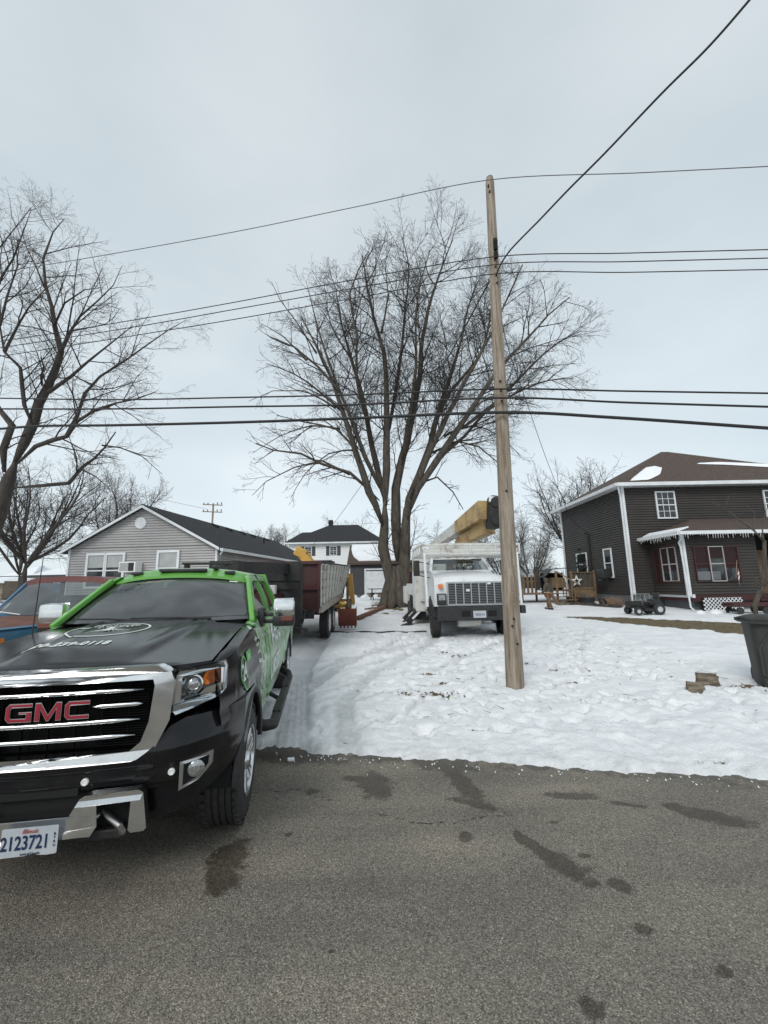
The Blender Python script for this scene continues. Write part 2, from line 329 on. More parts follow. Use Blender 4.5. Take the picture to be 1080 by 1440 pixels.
def build_ground():
    xs = axis_vals([(-420, -60, 60), (-60, -12, 4), (-12, -4, .5), (-4, -1.6, .12), (-1.6, 5.9, .035), (5.9, 8, .1), (8, 20, .3), (20, 60, 4), (60, 420, 60)])
    ys = axis_vals([(-200, -10, 30), (-10, 3.2, 1.2), (3.2, 8.2, .035), (8.2, 11, .06), (11, 15, .1), (15, 30, .3), (30, 60, 2), (60, 900, 60)])
    vs = []; att = []
    for y in ys:
        for x in xs:
            h = g(x, y); e = y-edge_y(x)
            dirt_or_sheen = grass = press = 0
            if y < 60 and abs(x) < 60:
                dirt_or_sheen, grass, press = masks(x, y)
            if y < 35 and abs(x) < 20:
                amp = 1 if y < 14 else .6
                h += amp*(.034*fbm(x*1.6, y*1.6, 1, 3)+.026*fbm(x*5, y*5, 2, 3)*(1-.6*press)+.018*fbm(x*14, y*14, 3, 3)*(1-.5*press)*(1 if x < 3 else .6))
                h -= .075*press*(1 if y > 5.2 else .5)*(1 if y > 8 else .8); 
                if press > .3: h += .013*sin(((x+1.0)+.19*(y-4.2))*2*pi/.085)*press
                h -= .05*grass
                cx, cy = int(x//.5), int(y//.5)
                for a in (-1, 0, 1):
                    for b in (-1, 0, 1):
                        for fx, fy, ra, rb, an, dp in cells.get((cx+a, cy+b), ()):
                            dx, dy = x-fx, y-fy
                            if dx*dx+dy*dy < .09:
                                u = (dx*cos(an)+dy*sin(an))/ra; v = (-dx*sin(an)+dy*cos(an))/rb; q = u*u+v*v
                                if q < 2.2: h += -dp*(1-sm(.4, 1.1, q))+.25*dp*sm(.8, 1.2, q)*(1-sm(1.2, 2.2, q))
            h -= .06*math.exp(-((x-2.13)**2+(y-7.3)**2)/.06)
            # drop at the asphalt edge
            en = e+.05*fbm(x*2.2, 3, 0, 4)+.05*fbm(x*9, y*9, 4, 3)
            k = sm(-.12, .16, en)
            h = h*k+(1-k)*(-.14)
            if e < -.4: h = -.14
            if e < -7.6: h = -.14+.14*sm(-7.6, -8.2, e)
            vs.append((x, y, h)); att.append((dirt_or_sheen, grass, press, 1))
    nx, ny = len(xs), len(ys)
    fs = [(j*nx+i, j*nx+i+1, (j+1)*nx+i+1, (j+1)*nx+i) for j in range(ny-1) for i in range(nx-1)]
    me = bpy.data.meshes.new('snowy_ground'); me.from_pydata(vs, [], fs); me.shade_smooth()
    ca = me.color_attributes.new('wear', 'FLOAT_COLOR', 'POINT'); ca.data.foreach_set('color', [c for a in att for c in a])
    m = bpy.data.materials.new('ground_snow'); m.use_nodes = True; nt = m.node_tree; N = nt.nodes; L = nt.links; b = N['Principled BSDF']
    tc = N.new('ShaderNodeTexCoord'); P = tc.outputs['Object']
    def nz(sc, det=6, ro=.6):
        n = N.new('ShaderNodeTexNoise'); n.inputs['Scale'].default_value = sc; n.inputs['Detail'].default_value = det; n.inputs['Roughness'].default_value = ro; L.new(P, n.inputs[0]); return n.outputs[0]
    def ramp(src, p0, c0, p1, c1):
        r = N.new('ShaderNodeValToRGB'); e = r.color_ramp.elements; e[0].position = p0; e[0].color = (*c0, 1); e[1].position = p1; e[1].color = (*c1, 1); L.new(src, r.inputs[0]); return r.outputs[0]
    def mix(fac, a, b_):
        x = N.new('ShaderNodeMix'); x.data_type = 'RGBA'; L.new(fac, x.inputs[0]); L.new(a, x.inputs[6]); L.new(b_, x.inputs[7]); return x.outputs[2]
    at_ = N.new('ShaderNodeAttribute'); at_.attribute_name = 'wear'; sp = N.new('ShaderNodeSeparateColor'); L.new(at_.outputs['Color'], sp.inputs[0])
    snow = ramp(nz(2.2), .35, (.80, .815, .835), .62, (.90, .91, .92))
    slush = ramp(nz(14), .3, (.36, .37, .37), .7, (.62, .63, .63))
    soil_ = ramp(nz(9, 8, .7), .3, (.055, .045, .026), .68, (.23, .185, .11))
    c = mix(sp.outputs[0], snow, slush)
    th = N.new('ShaderNodeMath'); th.operation = 'MULTIPLY_ADD'; th.inputs[1].default_value = .9; th.inputs[2].default_value = -.45; L.new(nz(28, 5), th.inputs[0])
    th2 = N.new('ShaderNodeMath'); th2.operation = 'ADD'; L.new(sp.outputs[1], th2.inputs[0]); L.new(th.outputs[0], th2.inputs[1])
    mr = N.new('ShaderNodeMapRange'); mr.inputs[1].default_value = .42; mr.inputs[2].default_value = .6; L.new(th2.outputs[0], mr.inputs[0])
    c = mix(mr.outputs[0], c, soil_)
    # little leaves and grit lying on the snow
    vo = N.new('ShaderNodeTexVoronoi'); vo.inputs['Scale'].default_value = 6.5; L.new(P, vo.inputs[0])
    lt = N.new('ShaderNodeMath'); lt.operation = 'LESS_THAN'; lt.inputs[1].default_value = .045; L.new(vo.outputs['Distance'], lt.inputs[0])
    gt = N.new('ShaderNodeMath'); gt.operation = 'GREATER_THAN'; gt.inputs[1].default_value = .56; L.new(nz(1.1, 3), gt.inputs[0])
    mu = N.new('ShaderNodeMath'); mu.operation = 'MULTIPLY'; L.new(lt.outputs[0], mu.inputs[0]); L.new(gt.outputs[0], mu.inputs[1])
    rg = N.new('ShaderNodeRGB'); rg.outputs[0].default_value = (.16, .12, .08, 1); c = mix(mu.outputs[0], c, rg.outputs[0])
    L.new(c, b.inputs['Base Color']); b.inputs['Roughness'].default_value = .75; b.inputs['Specular IOR Level'].default_value = .25
    bp = N.new('ShaderNodeBump'); bp.inputs['Strength'].default_value = .7; bp.inputs['Distance'].default_value = .03
    ad = N.new('ShaderNodeMath'); ad.operation = 'ADD'; L.new(nz(16, 7, .65), ad.inputs[0]); L.new(nz(60, 4), ad.inputs[1]); L.new(ad.outputs[0], bp.inputs['Height']); L.new(bp.outputs[0], b.inputs['Normal'])
    me.materials.append(m); o = bpy.data.objects.new('ground', me); C.objects.link(o); struct(o)
build_ground()
wet = [(-0.12, 3.98, 0.13, 0.24, 0.3), (-0.22, 4.1, 0.16, 0.05, -0.1), (0.55, 4.38, 0.28, 0.16, -0.3), (0.66, 3.95, 0.09, 0.34, 0.25), (0.72, 3.62, 0.19, 0.05, -0.5), (0.98, 3.1, 0.05, 0.17, 0.55), (1.08, 2.93, 0.085, 0.17, 0.7), (1.17, 2.76, 0.05, 0.025, 0), (1.49, 3.74, 0.2, 0.055, -0.1), (1.85, 3.6, 0.14, 0.03, -0.35), (2.38, 3.42, 0.2, 0.09, -0.45), (2.2, 3.55, 0.08, 0.05, 0), (0.53, 3.23, 0.052, 0.055, 0), (-1.05, 3.02, 0.12, 0.22, 0.1), (-1.02, 2.85, 0.09, 0.12, 0), (1.34, 2.74, 0.05, 0.07, 0.6), (1.28, 2.44, 0.055, 0.045, 0), (0.83, 2.06, 0.045, 0.05, 0.3), (1.5, 2.2, 0.04, 0.035, 0), (-1.0, 4.62, 0.5, 0.14, -0.2), (0.2, 4.5, 0.6, 0.05, -0.18), (1.25, 3.0, 0.05, 0.03, 0), (1.2, 3.38, 0.03, 0.02, 0), (-0.65, 3.9, 0.07, 0.04, 0), (-0.3, 2.35, 0.02, 0.02, 0), (2.9, 3.3, 0.1, 0.04, 0), (-0.72, 3.3, 0.03, 0.03, 0)]
def build_road():
    ang = atan2(-.1925, 1); ca, sa = cos(ang), sin(ang); ox, oy = -1.33, 4.78
    us = axis_vals([(-400, -60, 60), (-60, -3, 3), (-3, 5.5, .035), (5.5, 60, 3), (60, 400, 60)]); vv = axis_vals([(-7.9, -3.6, .5), (-3.6, .35, .03)])
    vs = []; att = []
    for v in vv:
        for u in us:
            x = ox+u*ca-v*sa; y = oy+u*sa+v*ca; wv = 0
            for wx, wy, ra, rb, an in wet:
                dx, dy = x-wx, y-wy
                if abs(dx) < .9 and abs(dy) < .9:
                    a = (dx*cos(an)+dy*sin(an))/(ra*1.15); b = (-dx*sin(an)+dy*cos(an))/(rb*1.15); wv = max(wv, 1.6-sqrt(a*a+b*b))
            wv = max(wv, .62+.35*fbm(u*2, v*4)-3.0*max(0, -v-.03)) if v > -.5 else wv
            crack = abs(v+.9+.22*fbm(u*.9, 0, 9)+.03*fbm(u*8, 1, 2)) if u < 2.5 else 1
            z = -.05-.012*abs(v) if v > -3.8 else -.05-.012*3.8+.012*(-v-3.8)
            vs.append((x, y, z)); att.append((max(0, wv)/1.6, max(0, 1-crack/.03), 0, 1))
    nx = len(us); fs = [(j*nx+i, j*nx+i+1, (j+1)*nx+i+1, (j+1)*nx+i) for j in range(len(vv)-1) for i in range(nx-1)]
    me = bpy.data.meshes.new('road'); me.from_pydata(vs, [], fs); me.shade_smooth()
    c_ = me.color_attributes.new('wet', 'FLOAT_COLOR', 'POINT'); c_.data.foreach_set('color', [c for a in att for c in a])
    m = bpy.data.materials.new('asphalt'); m.use_nodes = True; nt = m.node_tree; N = nt.nodes; L = nt.links; b = N['Principled BSDF']
    tc = N.new('ShaderNodeTexCoord'); P = tc.outputs['Object']
    def nz(sc, det=6, ro=.6):
        n = N.new('ShaderNodeTexNoise'); n.inputs['Scale'].default_value = sc; n.inputs['Detail'].default_value = det; n.inputs['Roughness'].default_value = ro; L.new(P, n.inputs[0]); return n.outputs[0]
    def math_(op, a, b_):
        x = N.new('ShaderNodeMath'); x.operation = op
        for i, q in enumerate((a, b_)):
            if isinstance(q, (int, float)): x.inputs[i].default_value = q
            else: L.new(q, x.inputs[i])
        return x.outputs[0]
    def mix(fac, a, b_, bt='MIX'):
        x = N.new('ShaderNodeMix'); x.data_type = 'RGBA'; x.blend_type = bt
        if isinstance(fac, float): x.inputs[0].default_value = fac
        else: L.new(fac, x.inputs[0])
        L.new(a, x.inputs[6]); L.new(b_, x.inputs[7]); return x.outputs[2]
    vo = N.new('ShaderNodeTexVoronoi'); vo.inputs['Scale'].default_value = 170; L.new(P, vo.inputs[0])
    r = N.new('ShaderNodeValToRGB'); e = r.color_ramp.elements; e[0].position = 0; e[0].color = (.08, .073, .063, 1); e[1].position = 1; e[1].color = (.39, .36, .305, 1)
    k = r.color_ramp.elements.new(.55); k.color = (.19, .173, .146, 1); k = r.color_ramp.elements.new(.88); k.color = (.25, .23, .195, 1)
    s2 = N.new('ShaderNodeSeparateColor'); L.new(vo.outputs['Color'], s2.inputs[0]); L.new(s2.outputs[0], r.inputs[0])
    r2 = N.new('ShaderNodeValToRGB'); e = r2.color_ramp.elements; e[0].position = .3; e[0].color = (.78, .78, .79, 1); e[1].position = .7; e[1].color = (1.12, 1.1, 1.06, 1); L.new(nz(.9, 5), r2.inputs[0])
    col = mix(1.0, r.outputs[0], r2.outputs[0], 'MULTIPLY')
    mpp = N.new('ShaderNodeMapping'); mpp.inputs['Rotation'].default_value = (0, 0, .19); mpp.inputs['Scale'].default_value = (.22, 2.2, 1); L.new(P, mpp.inputs[0]); nn = N.new('ShaderNodeTexNoise'); nn.inputs['Scale'].default_value = 1.2; nn.inputs['Detail'].default_value = 5; L.new(mpp.outputs[0], nn.inputs[0])
    r3 = N.new('ShaderNodeValToRGB'); e = r3.color_ramp.elements; e[0].position = .32; e[0].color = (.86, .86, .87, 1); e[1].position = .68; e[1].color = (1.2, 1.19, 1.16, 1); L.new(nn.outputs[0], r3.inputs[0]); col = mix(1.0, col, r3.outputs[0], 'MULTIPLY')
    at_ = N.new('ShaderNodeAttribute'); at_.attribute_name = 'wet'; sp = N.new('ShaderNodeSeparateColor'); L.new(at_.outputs['Color'], sp.inputs[0])
    wsum = math_('ADD', sp.outputs[0], math_('MULTIPLY', math_('SUBTRACT', nz(7, 9, .78), .5), 2.0))
    mr = N.new('ShaderNodeMapRange'); mr.inputs[1].default_value = .30; mr.inputs[2].default_value = .50; L.new(wsum, mr.inputs[0])
    rg = N.new('ShaderNodeRGB'); rg.outputs[0].default_value = (.42, .39, .36, 1)
    colw = mix(1.0, col, rg.outputs[0], 'MULTIPLY'); col = mix(mr.outputs[0], col, colw)
    rk = N.new('ShaderNodeRGB'); rk.outputs[0].default_value = (.02, .019, .017, 1)
    cm = N.new('ShaderNodeMapRange'); cm.inputs[1].default_value = .55; cm.inputs[2].default_value = .85
    L.new(math_('ADD', sp.outputs[1], math_('SUBTRACT', nz(30, 4), .55)), cm.inputs[0]); col = mix(cm.outputs[0], col, rk.outputs[0])
    # salt / snow crumbs
    v2 = N.new('ShaderNodeTexVoronoi'); v2.inputs['Scale'].default_value = 11; L.new(P, v2.inputs[0])
    cr_ = math_('MULTIPLY', math_('LESS_THAN', v2.outputs['Distance'], .05), math_('GREATER_THAN', nz(2.2, 2), .57)); wh = N.new('ShaderNodeRGB'); wh.outputs[0].default_value = (.5, .5, .48, 1); col = mix(cr_, col, wh.outputs[0])
    L.new(col, b.inputs['Base Color'])
    rr = N.new('ShaderNodeMapRange'); rr.inputs[3].default_value = .8; rr.inputs[4].default_value = .38; L.new(mr.outputs[0], rr.inputs[0]); L.new(rr.outputs[0], b.inputs['Roughness'])
    b.inputs['Specular IOR Level'].default_value = .35
    bp = N.new('ShaderNodeBump'); bp.inputs['Strength'].default_value = .8; bp.inputs['Distance'].default_value = .004; L.new(math_('SUBTRACT', 1, vo.outputs['Distance']), bp.inputs['Height']); L.new(bp.outputs[0], b.inputs['Normal'])
    me.materials.append(m); o = bpy.data.objects.new('road', me); C.objects.link(o); struct(o)
build_road()
# ---------------------------------------------------------------- bare trees
class Tree:
    def __init__(s, seed): s.r = random.Random(seed); s.trunk = MB(); s.crown = MB()
    def path(s, p, d, ln, n, wob, up):
        pts = [p]; d = d.normalized(); st = ln/n
        for i in range(n):
            d = (d+V((s.r.gauss(0, wob), s.r.gauss(0, wob), s.r.gauss(0, wob)+up))).normalized(); p = p+d*st; pts.append(p)
        return pts
    def kids(s, pts, r0, r1, lev, P):
        # P: list per level (count per metre, length factor, angle, up, wobble, segs, sides)
        if lev >= len(P): return
        cpm, lf, ang, up, wob, sg, sd, t0 = P[lev]
        tot = sum((pts[i+1]-pts[i]).length for i in range(len(pts)-1)); n = max(1, int(cpm*tot*(1-t0)+s.r.random()))
        for k in range(n):
            t = t0+(1-t0)*(k+s.r.random())/n; t = min(t, .995)
            q = t*(len(pts)-1); i = int(q); f = q-i; p = pts[i].lerp(pts[i+1], f); d = (pts[i+1]-pts[i]).normalized()
            rad = (r0+(r1-r0)*t)
            ax = V((s.r.gauss(0, 1), s.r.gauss(0, 1), s.r.gauss(0, 1))); ax = (ax-d*ax.dot(d)).normalized()
            a = R(ang+s.r.gauss(0, 9)); nd = d*cos(a)+ax*sin(a); nd.z += up*2
            ln = tot*lf*(1.15-.75*t)*s.r.uniform(.6, 1.25)
            if isinstance(s.cap, list): ln = min(ln, s.cap[lev])
            rr = min(rad*.62, s.rmax[lev])*s.r.uniform(.75, 1)
            re = max(s.rmin, rr*.3)
            q_ = s.path(p, nd, ln, sg, wob, up)
            s.crown.tube(q_, [rr+(re-rr)*j/sg for j in range(sg+1)], sd, False)
            s.kids(q_, rr, re, lev+1, P)
def make_tree(name, label, stems, seed, P, cap, rmax, rmin, tm, cm, group=None, base=None, sides=10, flare=None, cat='tree'):
    T = Tree(seed); T.cap = cap; T.rmax = rmax; T.rmin = rmin
    base = base or stems[0][0][0]
    for pts, r0, r1, *o in stems:
        pts = [V(p) for p in pts]
        # resample with small wobble
        q = []
        for i in range(len(pts)-1):
            m = max(1, int((pts[i+1]-pts[i]).length/.9))
            for k in range(m):
                p0 = pts[max(i-1, 0)]; p1 = pts[i]; p2 = pts[i+1]; p3 = pts[min(i+2, len(pts)-1)]; t = k/m
                p = .5*((2*p1)+(p2-p0)*t+(2*p0-5*p1+4*p2-p3)*t*t+(3*p1-p0-3*p2+p3)*t**3); q.append(p+V((T.r.gauss(0, r1), T.r.gauss(0, r1), 0))*(.5 if i+k else 0))
        q.append(pts[-1]); n = len(q)
        rs = [r0+(r1-r0)*(i/(n-1))**.8 for i in range(n)]
        if not (o and o[0] == 'bare') and r0 > .1: rs[0] *= .25; rs[1] *= .8
        if r1 >= .15: rs[-1] *= .3; rs[-2] *= .85
        T.trunk.tube(q, rs, sides if r0 > .1 else 6)
        if not (o and o[0] == 'bare'): T.kids(q, r0, r1, 0, P)
    if flare: flare(T.trunk)
    t = thing(name, label, cat, base, group=group); inv = Matrix.Translation(-V(base))
    T.trunk.xf(inv).build('trunk', tm, t, 180); T.crown.xf(inv).build('crown', cm, t, 180)
    return t
# the big maple between the vehicles: limbs traced as real 3-D limbs leaning towards and away from the street
TY = 22.6
def c2(l, y0=0, y1=0, Y=TY):
    n = len(l); l = [(x, y if y > 560 else 560-(560-y)*(.96-.11*sm(430, 600, x))) for x, y in l]; return [at(330+x/2.038, 260+y/2.038, Y=Y+y0+(y1-y0)*i/(n-1)) for i, (x, y) in enumerate(l)]
tb = at(557, 853, Y=TY); tb.z = g(tb.x, tb.y)-.1
def ts(l, y0, y1, r0, r1, Y=TY): return (c2(l, y0, y1, Y), r0, r1)
main = [
 ts([(444, 1212), (440, 1130), (432, 1040), (428, 960), (430, 900)], -.1, -.1, .42, .20), ts([(482, 1212), (484, 1130), (482, 1060), (487, 1000), (498, 930), (506, 880)], .1, .1, .43, .20),
 ts([(430, 990), (403, 915), (385, 880), (345, 760), (310, 650), (280, 560), (235, 460), (190, 370)], -.1, -2.5, .27, .035),
 ts([(415, 905), (372, 862), (330, 825), (250, 800), (190, 770), (110, 760), (60, 740)], -.1, -3, .13, .025),
 ts([(434, 920), (405, 800), (385, 700), (365, 600), (330, 480), (305, 380), (290, 290)], 0, 2.5, .22, .03),
 ts([(415, 870), (375, 780), (345, 700), (300, 590), (240, 520), (170, 460), (100, 430)], -.2, -3.5, .17, .03),
 ts([(430, 930), (436, 750), (434, 600), (428, 480), (400, 380), (380, 280), (365, 190)], 0, -1.5, .27, .03),
 ts([(436, 730), (460, 600), (480, 450), (490, 330), (500, 210), (478, 120)], 0, 2, .13, .025),
 ts([(466, 1080), (462, 960), (463, 870), (482, 780), (512, 650), (530, 550), (540, 420), (565, 280), (600, 160), (625, 85)], .2, 1.8, .33, .03),
 ts([(488, 1000), (502, 900), (530, 830), (562, 740), (583, 650), (620, 540), (650, 420), (668, 320), (690, 240)], 0, 3.2, .28, .03),
 ts([(505, 930), (525, 870), (575, 795), (640, 700), (700, 610), (760, 520), (830, 430), (900, 340), (960, 280)], 0, -2, .24, .03),
 ts([(506, 900), (548, 790), (610, 660), (680, 520), (735, 400), (790, 260), (825, 170)], 0, -3.5, .22, .03),
 ts([(540, 845), (600, 770), (660, 720), (720, 650), (800, 600), (900, 560), (970, 555)], .1, 2.5, .13, .025),
 ts([(530, 855), (580, 838), (625, 880), (655, 930)], 0, -1.5, .07, .02), ts([(640, 705), (740, 630), (860, 500), (930, 430), (990, 395)], -.7, 2.5, .12, .025),
 ts([(480, 790), (503, 650), (520, 520), (518, 400), (530, 250), (560, 130)], .3, -3, .15, .025), ts([(560, 750), (600, 620), (700, 480), (730, 360), (740, 240), (750, 160)], 1, 4, .14, .025),
 ts([(385, 700), (350, 560), (350, 420), (330, 300), (380, 180)], 0, -4, .12, .025), ts([(310, 650), (240, 590), (170, 540), (90, 510)], -1, 1, .09, .02), ts([(345, 760), (290, 700), (200, 680), (120, 660)], -1, 2, .08, .02) ,ts([(300, 590), (255, 460), (225, 350), (205, 265)], -2, 1, .09, .012), ts([(330, 490), (275, 390), (255, 260)], 1.5, 3, .07, .012), ts([(235, 480), (180, 390), (130, 320), (105, 265)], -2, -3, .06, .012), ts([(420, 420), (440, 300), (430, 210), (450, 150)], -1, -2, .07, .012), ts([(205, 500), (140, 430), (75, 390)], -3, -1, .06, .01),
 ts([(560, 770), (640, 735), (700, 750), (760, 800), (790, 870)], 0, -1.5, .08, .012), ts([(600, 720), (680, 690), (760, 720), (830, 790)], -.5, 1.5, .08, .012),
 ts([(330, 830), (250, 790), (170, 810), (90, 850), (50, 890)], -1, -1, .07, .012), ts([(300, 700), (220, 690), (130, 720), (50, 770)], -1, 1, .07, .012), ts([(345, 760), (270, 770), (200, 830), (160, 900)], -1, 2, .06, .012), ts([(290, 640), (200, 590), (110, 590), (40, 620)], -1.5, -2, .07, .012)]
PB = [(1.45, .36, 40, .012, .09, 6, 5, .2), (2.6, .62, 42, .004, .11, 4, 4, .13), (3.7, .66, 40, .008, .12, 3, 3, .12), (3.8, .8, 36, .01, .14, 2, 3, .1)]
def fl(mb):
    for a in range(9):
        an = a*2*pi/9+.2; p = V((tb.x, tb.y, tb.z))
        mb.tube([p+V((cos(an)*.98, sin(an)*.75, -.12)), p+V((cos(an)*.66, sin(an)*.5, .25)), p+V((cos(an)*.48, sin(an)*.34, .9)), p+V((cos(an)*.26, sin(an)*.16, 2.2))], [.16, .25, .26, .08], 8)
make_tree('maple_tree', 'tall bare many-stemmed tree behind the white bucket truck, tallest tree of all', main, 11, PB, [3.9, 2.3, 1.25, .65], [.042, .020, .012, .0085], .0065, M['bark'], M['twig'], base=tb, flare=fl)
# bare tree leaning in from the left edge
LY = 15
def lt(l, y0, y1, r0, r1, o=None):
    n = len(l); q = ([at(x, y, Y=LY+y0+(y1-y0)*i/(n-1)) for i, (x, y) in enumerate(l)], r0, r1); return q+(o,) if o else q
lb = at(-35, 860, Y=LY); lb.z = g(lb.x, lb.y)-.1
c3 = lambda l: [(x/3.2, 270+y/3.2) for x, y in l]
lm = [([lb, at(-22, 800, Y=LY), at(-8, 720, Y=LY), at(8, 672, Y=LY), at(22, 650, Y=LY)], .44, .22, 'bare'),
 lt(c3([(60, 1230), (110, 1130), (150, 1040), (175, 950), (215, 880), (250, 800), (275, 720), (250, 620), (235, 520), (205, 420), (195, 300), (240, 180), (290, 120)]), 0, .8, .24, .012),
 lt(c3([(20, 1260), (20, 1160), (55, 1050), (0, 980), (-60, 880), (-120, 760)]), 0, 0, .2, .03), lt(c3([(150, 1060), (110, 960), (100, 860), (90, 790), (20, 720), (0, 600), (5, 480)]), 0, -1, .11, .015),
 lt(c3([(70, 1230), (160, 1145), (240, 1115), (300, 1100), (350, 1030), (430, 980), (520, 950), (620, 930), (700, 900)]), 0, -1.5, .12, .01), lt(c3([(300, 1100), (350, 1000), (380, 910), (450, 830), (560, 760), (660, 690), (760, 620), (840, 575)]), -.5, 1.5, .08, .01),
 lt(c3([(70, 1330), (180, 1322), (310, 1310), (370, 1240), (420, 1200), (470, 1150), (520, 1080)]), 0, 0, .11, .018), lt(c3([(460, 1140), (540, 1150), (640, 1190), (730, 1270)]), 0, -.5, .035, .008), lt(c3([(370, 1250), (430, 1280), (500, 1340)]), 0, .5, .035, .008),
 lt(c3([(220, 900), (320, 830), (400, 760), (500, 680), (600, 600)]), 0, -2, .08, .01), lt(c3([(270, 720), (310, 640), (360, 560), (440, 490), (510, 420), (550, 330)]), .3, 2, .07, .01), lt(c3([(240, 610), (290, 500), (380, 440), (460, 430)]), .3, -1, .05, .009),
 lt(c3([(20, 720), (80, 600), (130, 520), (200, 440), (260, 400)]), -1, -2, .055, .009), lt(c3([(190, 870), (180, 830), (200, 790), (185, 745)]), 0, 0, .05, .03, 'bare'), lt(c3([(0, 600), (30, 470), (80, 330), (60, 200)]), -1, 0, .05, .009), lt(c3([(-60, 700), (-40, 500), (10, 380), (60, 300), (140, 80)]), 0, -1, .07, .01),
 lt(c3([(200, 430), (160, 330), (120, 250), (90, 150)]), .6, 1, .04, .008), lt(c3([(-80, 500), (-60, 350), (0, 250), (60, 170), (140, 70)]), 0, 1, .05, .009), lt(c3([(300, 650), (330, 480), (340, 380), (360, 220)]), .6, -1, .04, .008)]
PL = [(2.0, .45, 42, .01, .12, 5, 5, .15), (3.3, .65, 42, .0, .14, 4, 4, .12), (4.6, .7, 42, .0, .16, 3, 3, .1), (4.2, .7, 40, 0, .17, 2, 3, .1)]
make_tree('maple_tree', 'large bare tree cut by the left photo edge, thick low limb over the rusty pickup', lm, 23, PL, [2.4, 1.4, .75, .38], [.03, .014, .008, .005], .0036, M['bark_dark'], M['twig'], base=lb)
# generic background trees
def auto_tree(x, y, h, spread, seed, label, nst=5, r=.3, up=.05, dens=1.0, cm='twig', lowfork=.18, group=None, name='bare_tree', lean=0):
    rr = random.Random(seed); z = g(x, y)-.15; b = V((x, y, z)); st = []
    fk = b+V((lean, 0, h*lowfork)); st.append(([b, b.lerp(fk, .5), fk], r, r*.8, 'bare'))
    for i in range(nst):
        a = 2*pi*(i+rr.random()*.6)/nst; s_ = spread*rr.uniform(.55, 1); top = b+V((cos(a)*s_+lean, sin(a)*s_*.8, h*rr.uniform(.78, 1)*(1-.25*s_/max(spread, .1)*rr.random())))
        m1 = fk.lerp(top, .35)+V((cos(a)*s_*.15, sin(a)*s_*.15, -.0*h)); m2 = fk.lerp(top, .7)+V((cos(a)*s_*.1+rr.gauss(0, .2), rr.gauss(0, .2), 0))
        st.append(([fk, m1, m2, top], r*.5, r*.06))
    k = h/20
    P = [(1.1*dens/k, .48, 38, .04, .12, 5, 4, .12), (1.7*dens/k, .6, 40, .02, .14, 3, 3, .12), (2.4*dens/k, .7, 40, .01, .16, 2, 3, .1)]
    return make_tree(name, label, st, seed, P, [5*k, 2.8*k, 1.6*k], [.06*k, .028*k, .016*k], .009, M['bark_dark'], M[cm], group=group, base=b, sides=7)
auto_tree(-25.9, 30, 12.8, 5.6, 31, 'bare tree with a thick forked trunk standing in front of the snowy roofs at left', 9, .34, lowfork=.24, dens=1.05)
auto_tree(-31.5, 36, 13, 5, 32, 'thin bare tree at the far left behind the forked tree', 6, .28, dens=.9)
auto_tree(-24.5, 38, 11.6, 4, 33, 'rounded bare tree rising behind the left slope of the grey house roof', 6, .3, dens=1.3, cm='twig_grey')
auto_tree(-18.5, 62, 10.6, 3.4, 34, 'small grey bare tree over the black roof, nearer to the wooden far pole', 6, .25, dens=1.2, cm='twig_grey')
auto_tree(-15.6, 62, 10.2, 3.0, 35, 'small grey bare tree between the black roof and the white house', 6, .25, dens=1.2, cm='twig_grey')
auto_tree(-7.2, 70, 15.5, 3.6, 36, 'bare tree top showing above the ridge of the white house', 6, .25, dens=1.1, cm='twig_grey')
auto_tree(18.6, 40, 13.2, 5.2, 37, 'gnarled bare tree behind the left wall of the dark house', 8, .32, lowfork=.2, dens=1.1)
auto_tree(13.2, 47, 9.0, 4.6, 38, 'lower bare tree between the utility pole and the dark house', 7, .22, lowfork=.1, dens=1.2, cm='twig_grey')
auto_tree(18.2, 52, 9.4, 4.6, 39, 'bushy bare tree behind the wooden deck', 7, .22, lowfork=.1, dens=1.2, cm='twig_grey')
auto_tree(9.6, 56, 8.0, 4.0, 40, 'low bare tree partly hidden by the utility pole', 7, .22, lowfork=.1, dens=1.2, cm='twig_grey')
# small ornamental tree at the dark porch
OY = 13
def ot(l, y0, y1, r0, r1, o=None): 
    n = len(l); q = ([at(x, y, Y=OY+y0+(y1-y0)*i/(n-1)) for i, (x, y) in enumerate(l)], r0, r1); return q+(o,) if o else q
ob = at(1062, 868, Y=OY); ob.z = g(ob.x, ob.y)-.1
om = [([ob, at(1062, 850, Y=OY), at(1072, 825, Y=OY), at(1074, 800, Y=OY), at(1075, 760, Y=OY)], .11, .045), ot([(1074, 800), (1090, 780), (1110, 760)], 0, 0, .05, .02), ot([(1072, 830), (1062, 822), (1066, 815), (1060, 812)], 0, 0, .035, .02, 'bare'),
 ot([(1075, 762), (1062, 748), (1045, 735), (1020, 716), (1000, 705)], 0, -.3, .03, .008), ot([(1062, 748), (1058, 738), (1062, 722), (1050, 712)], 0, .3, .02, .006), ot([(1075, 770), (1072, 740), (1078, 715)], 0, .3, .03, .007), ot([(1022, 717), (1022, 706), (1026, 696)], -.2, -.2, .01, .005),
 ot([(1072, 825), (1085, 812), (1105, 800)], 0, -.3, .04, .015)]
make_tree('ornamental_tree', 'small bare ornamental tree in front of the dark porch, behind the trash cart', om, 51, [(2.0, .35, 40, .02, .14, 3, 4, .3), (3, .5, 45, 0, .15, 2, 3, .2)], [.5, .25], [.012, .006], .0035, M['bark'], M['bark'], base=ob)
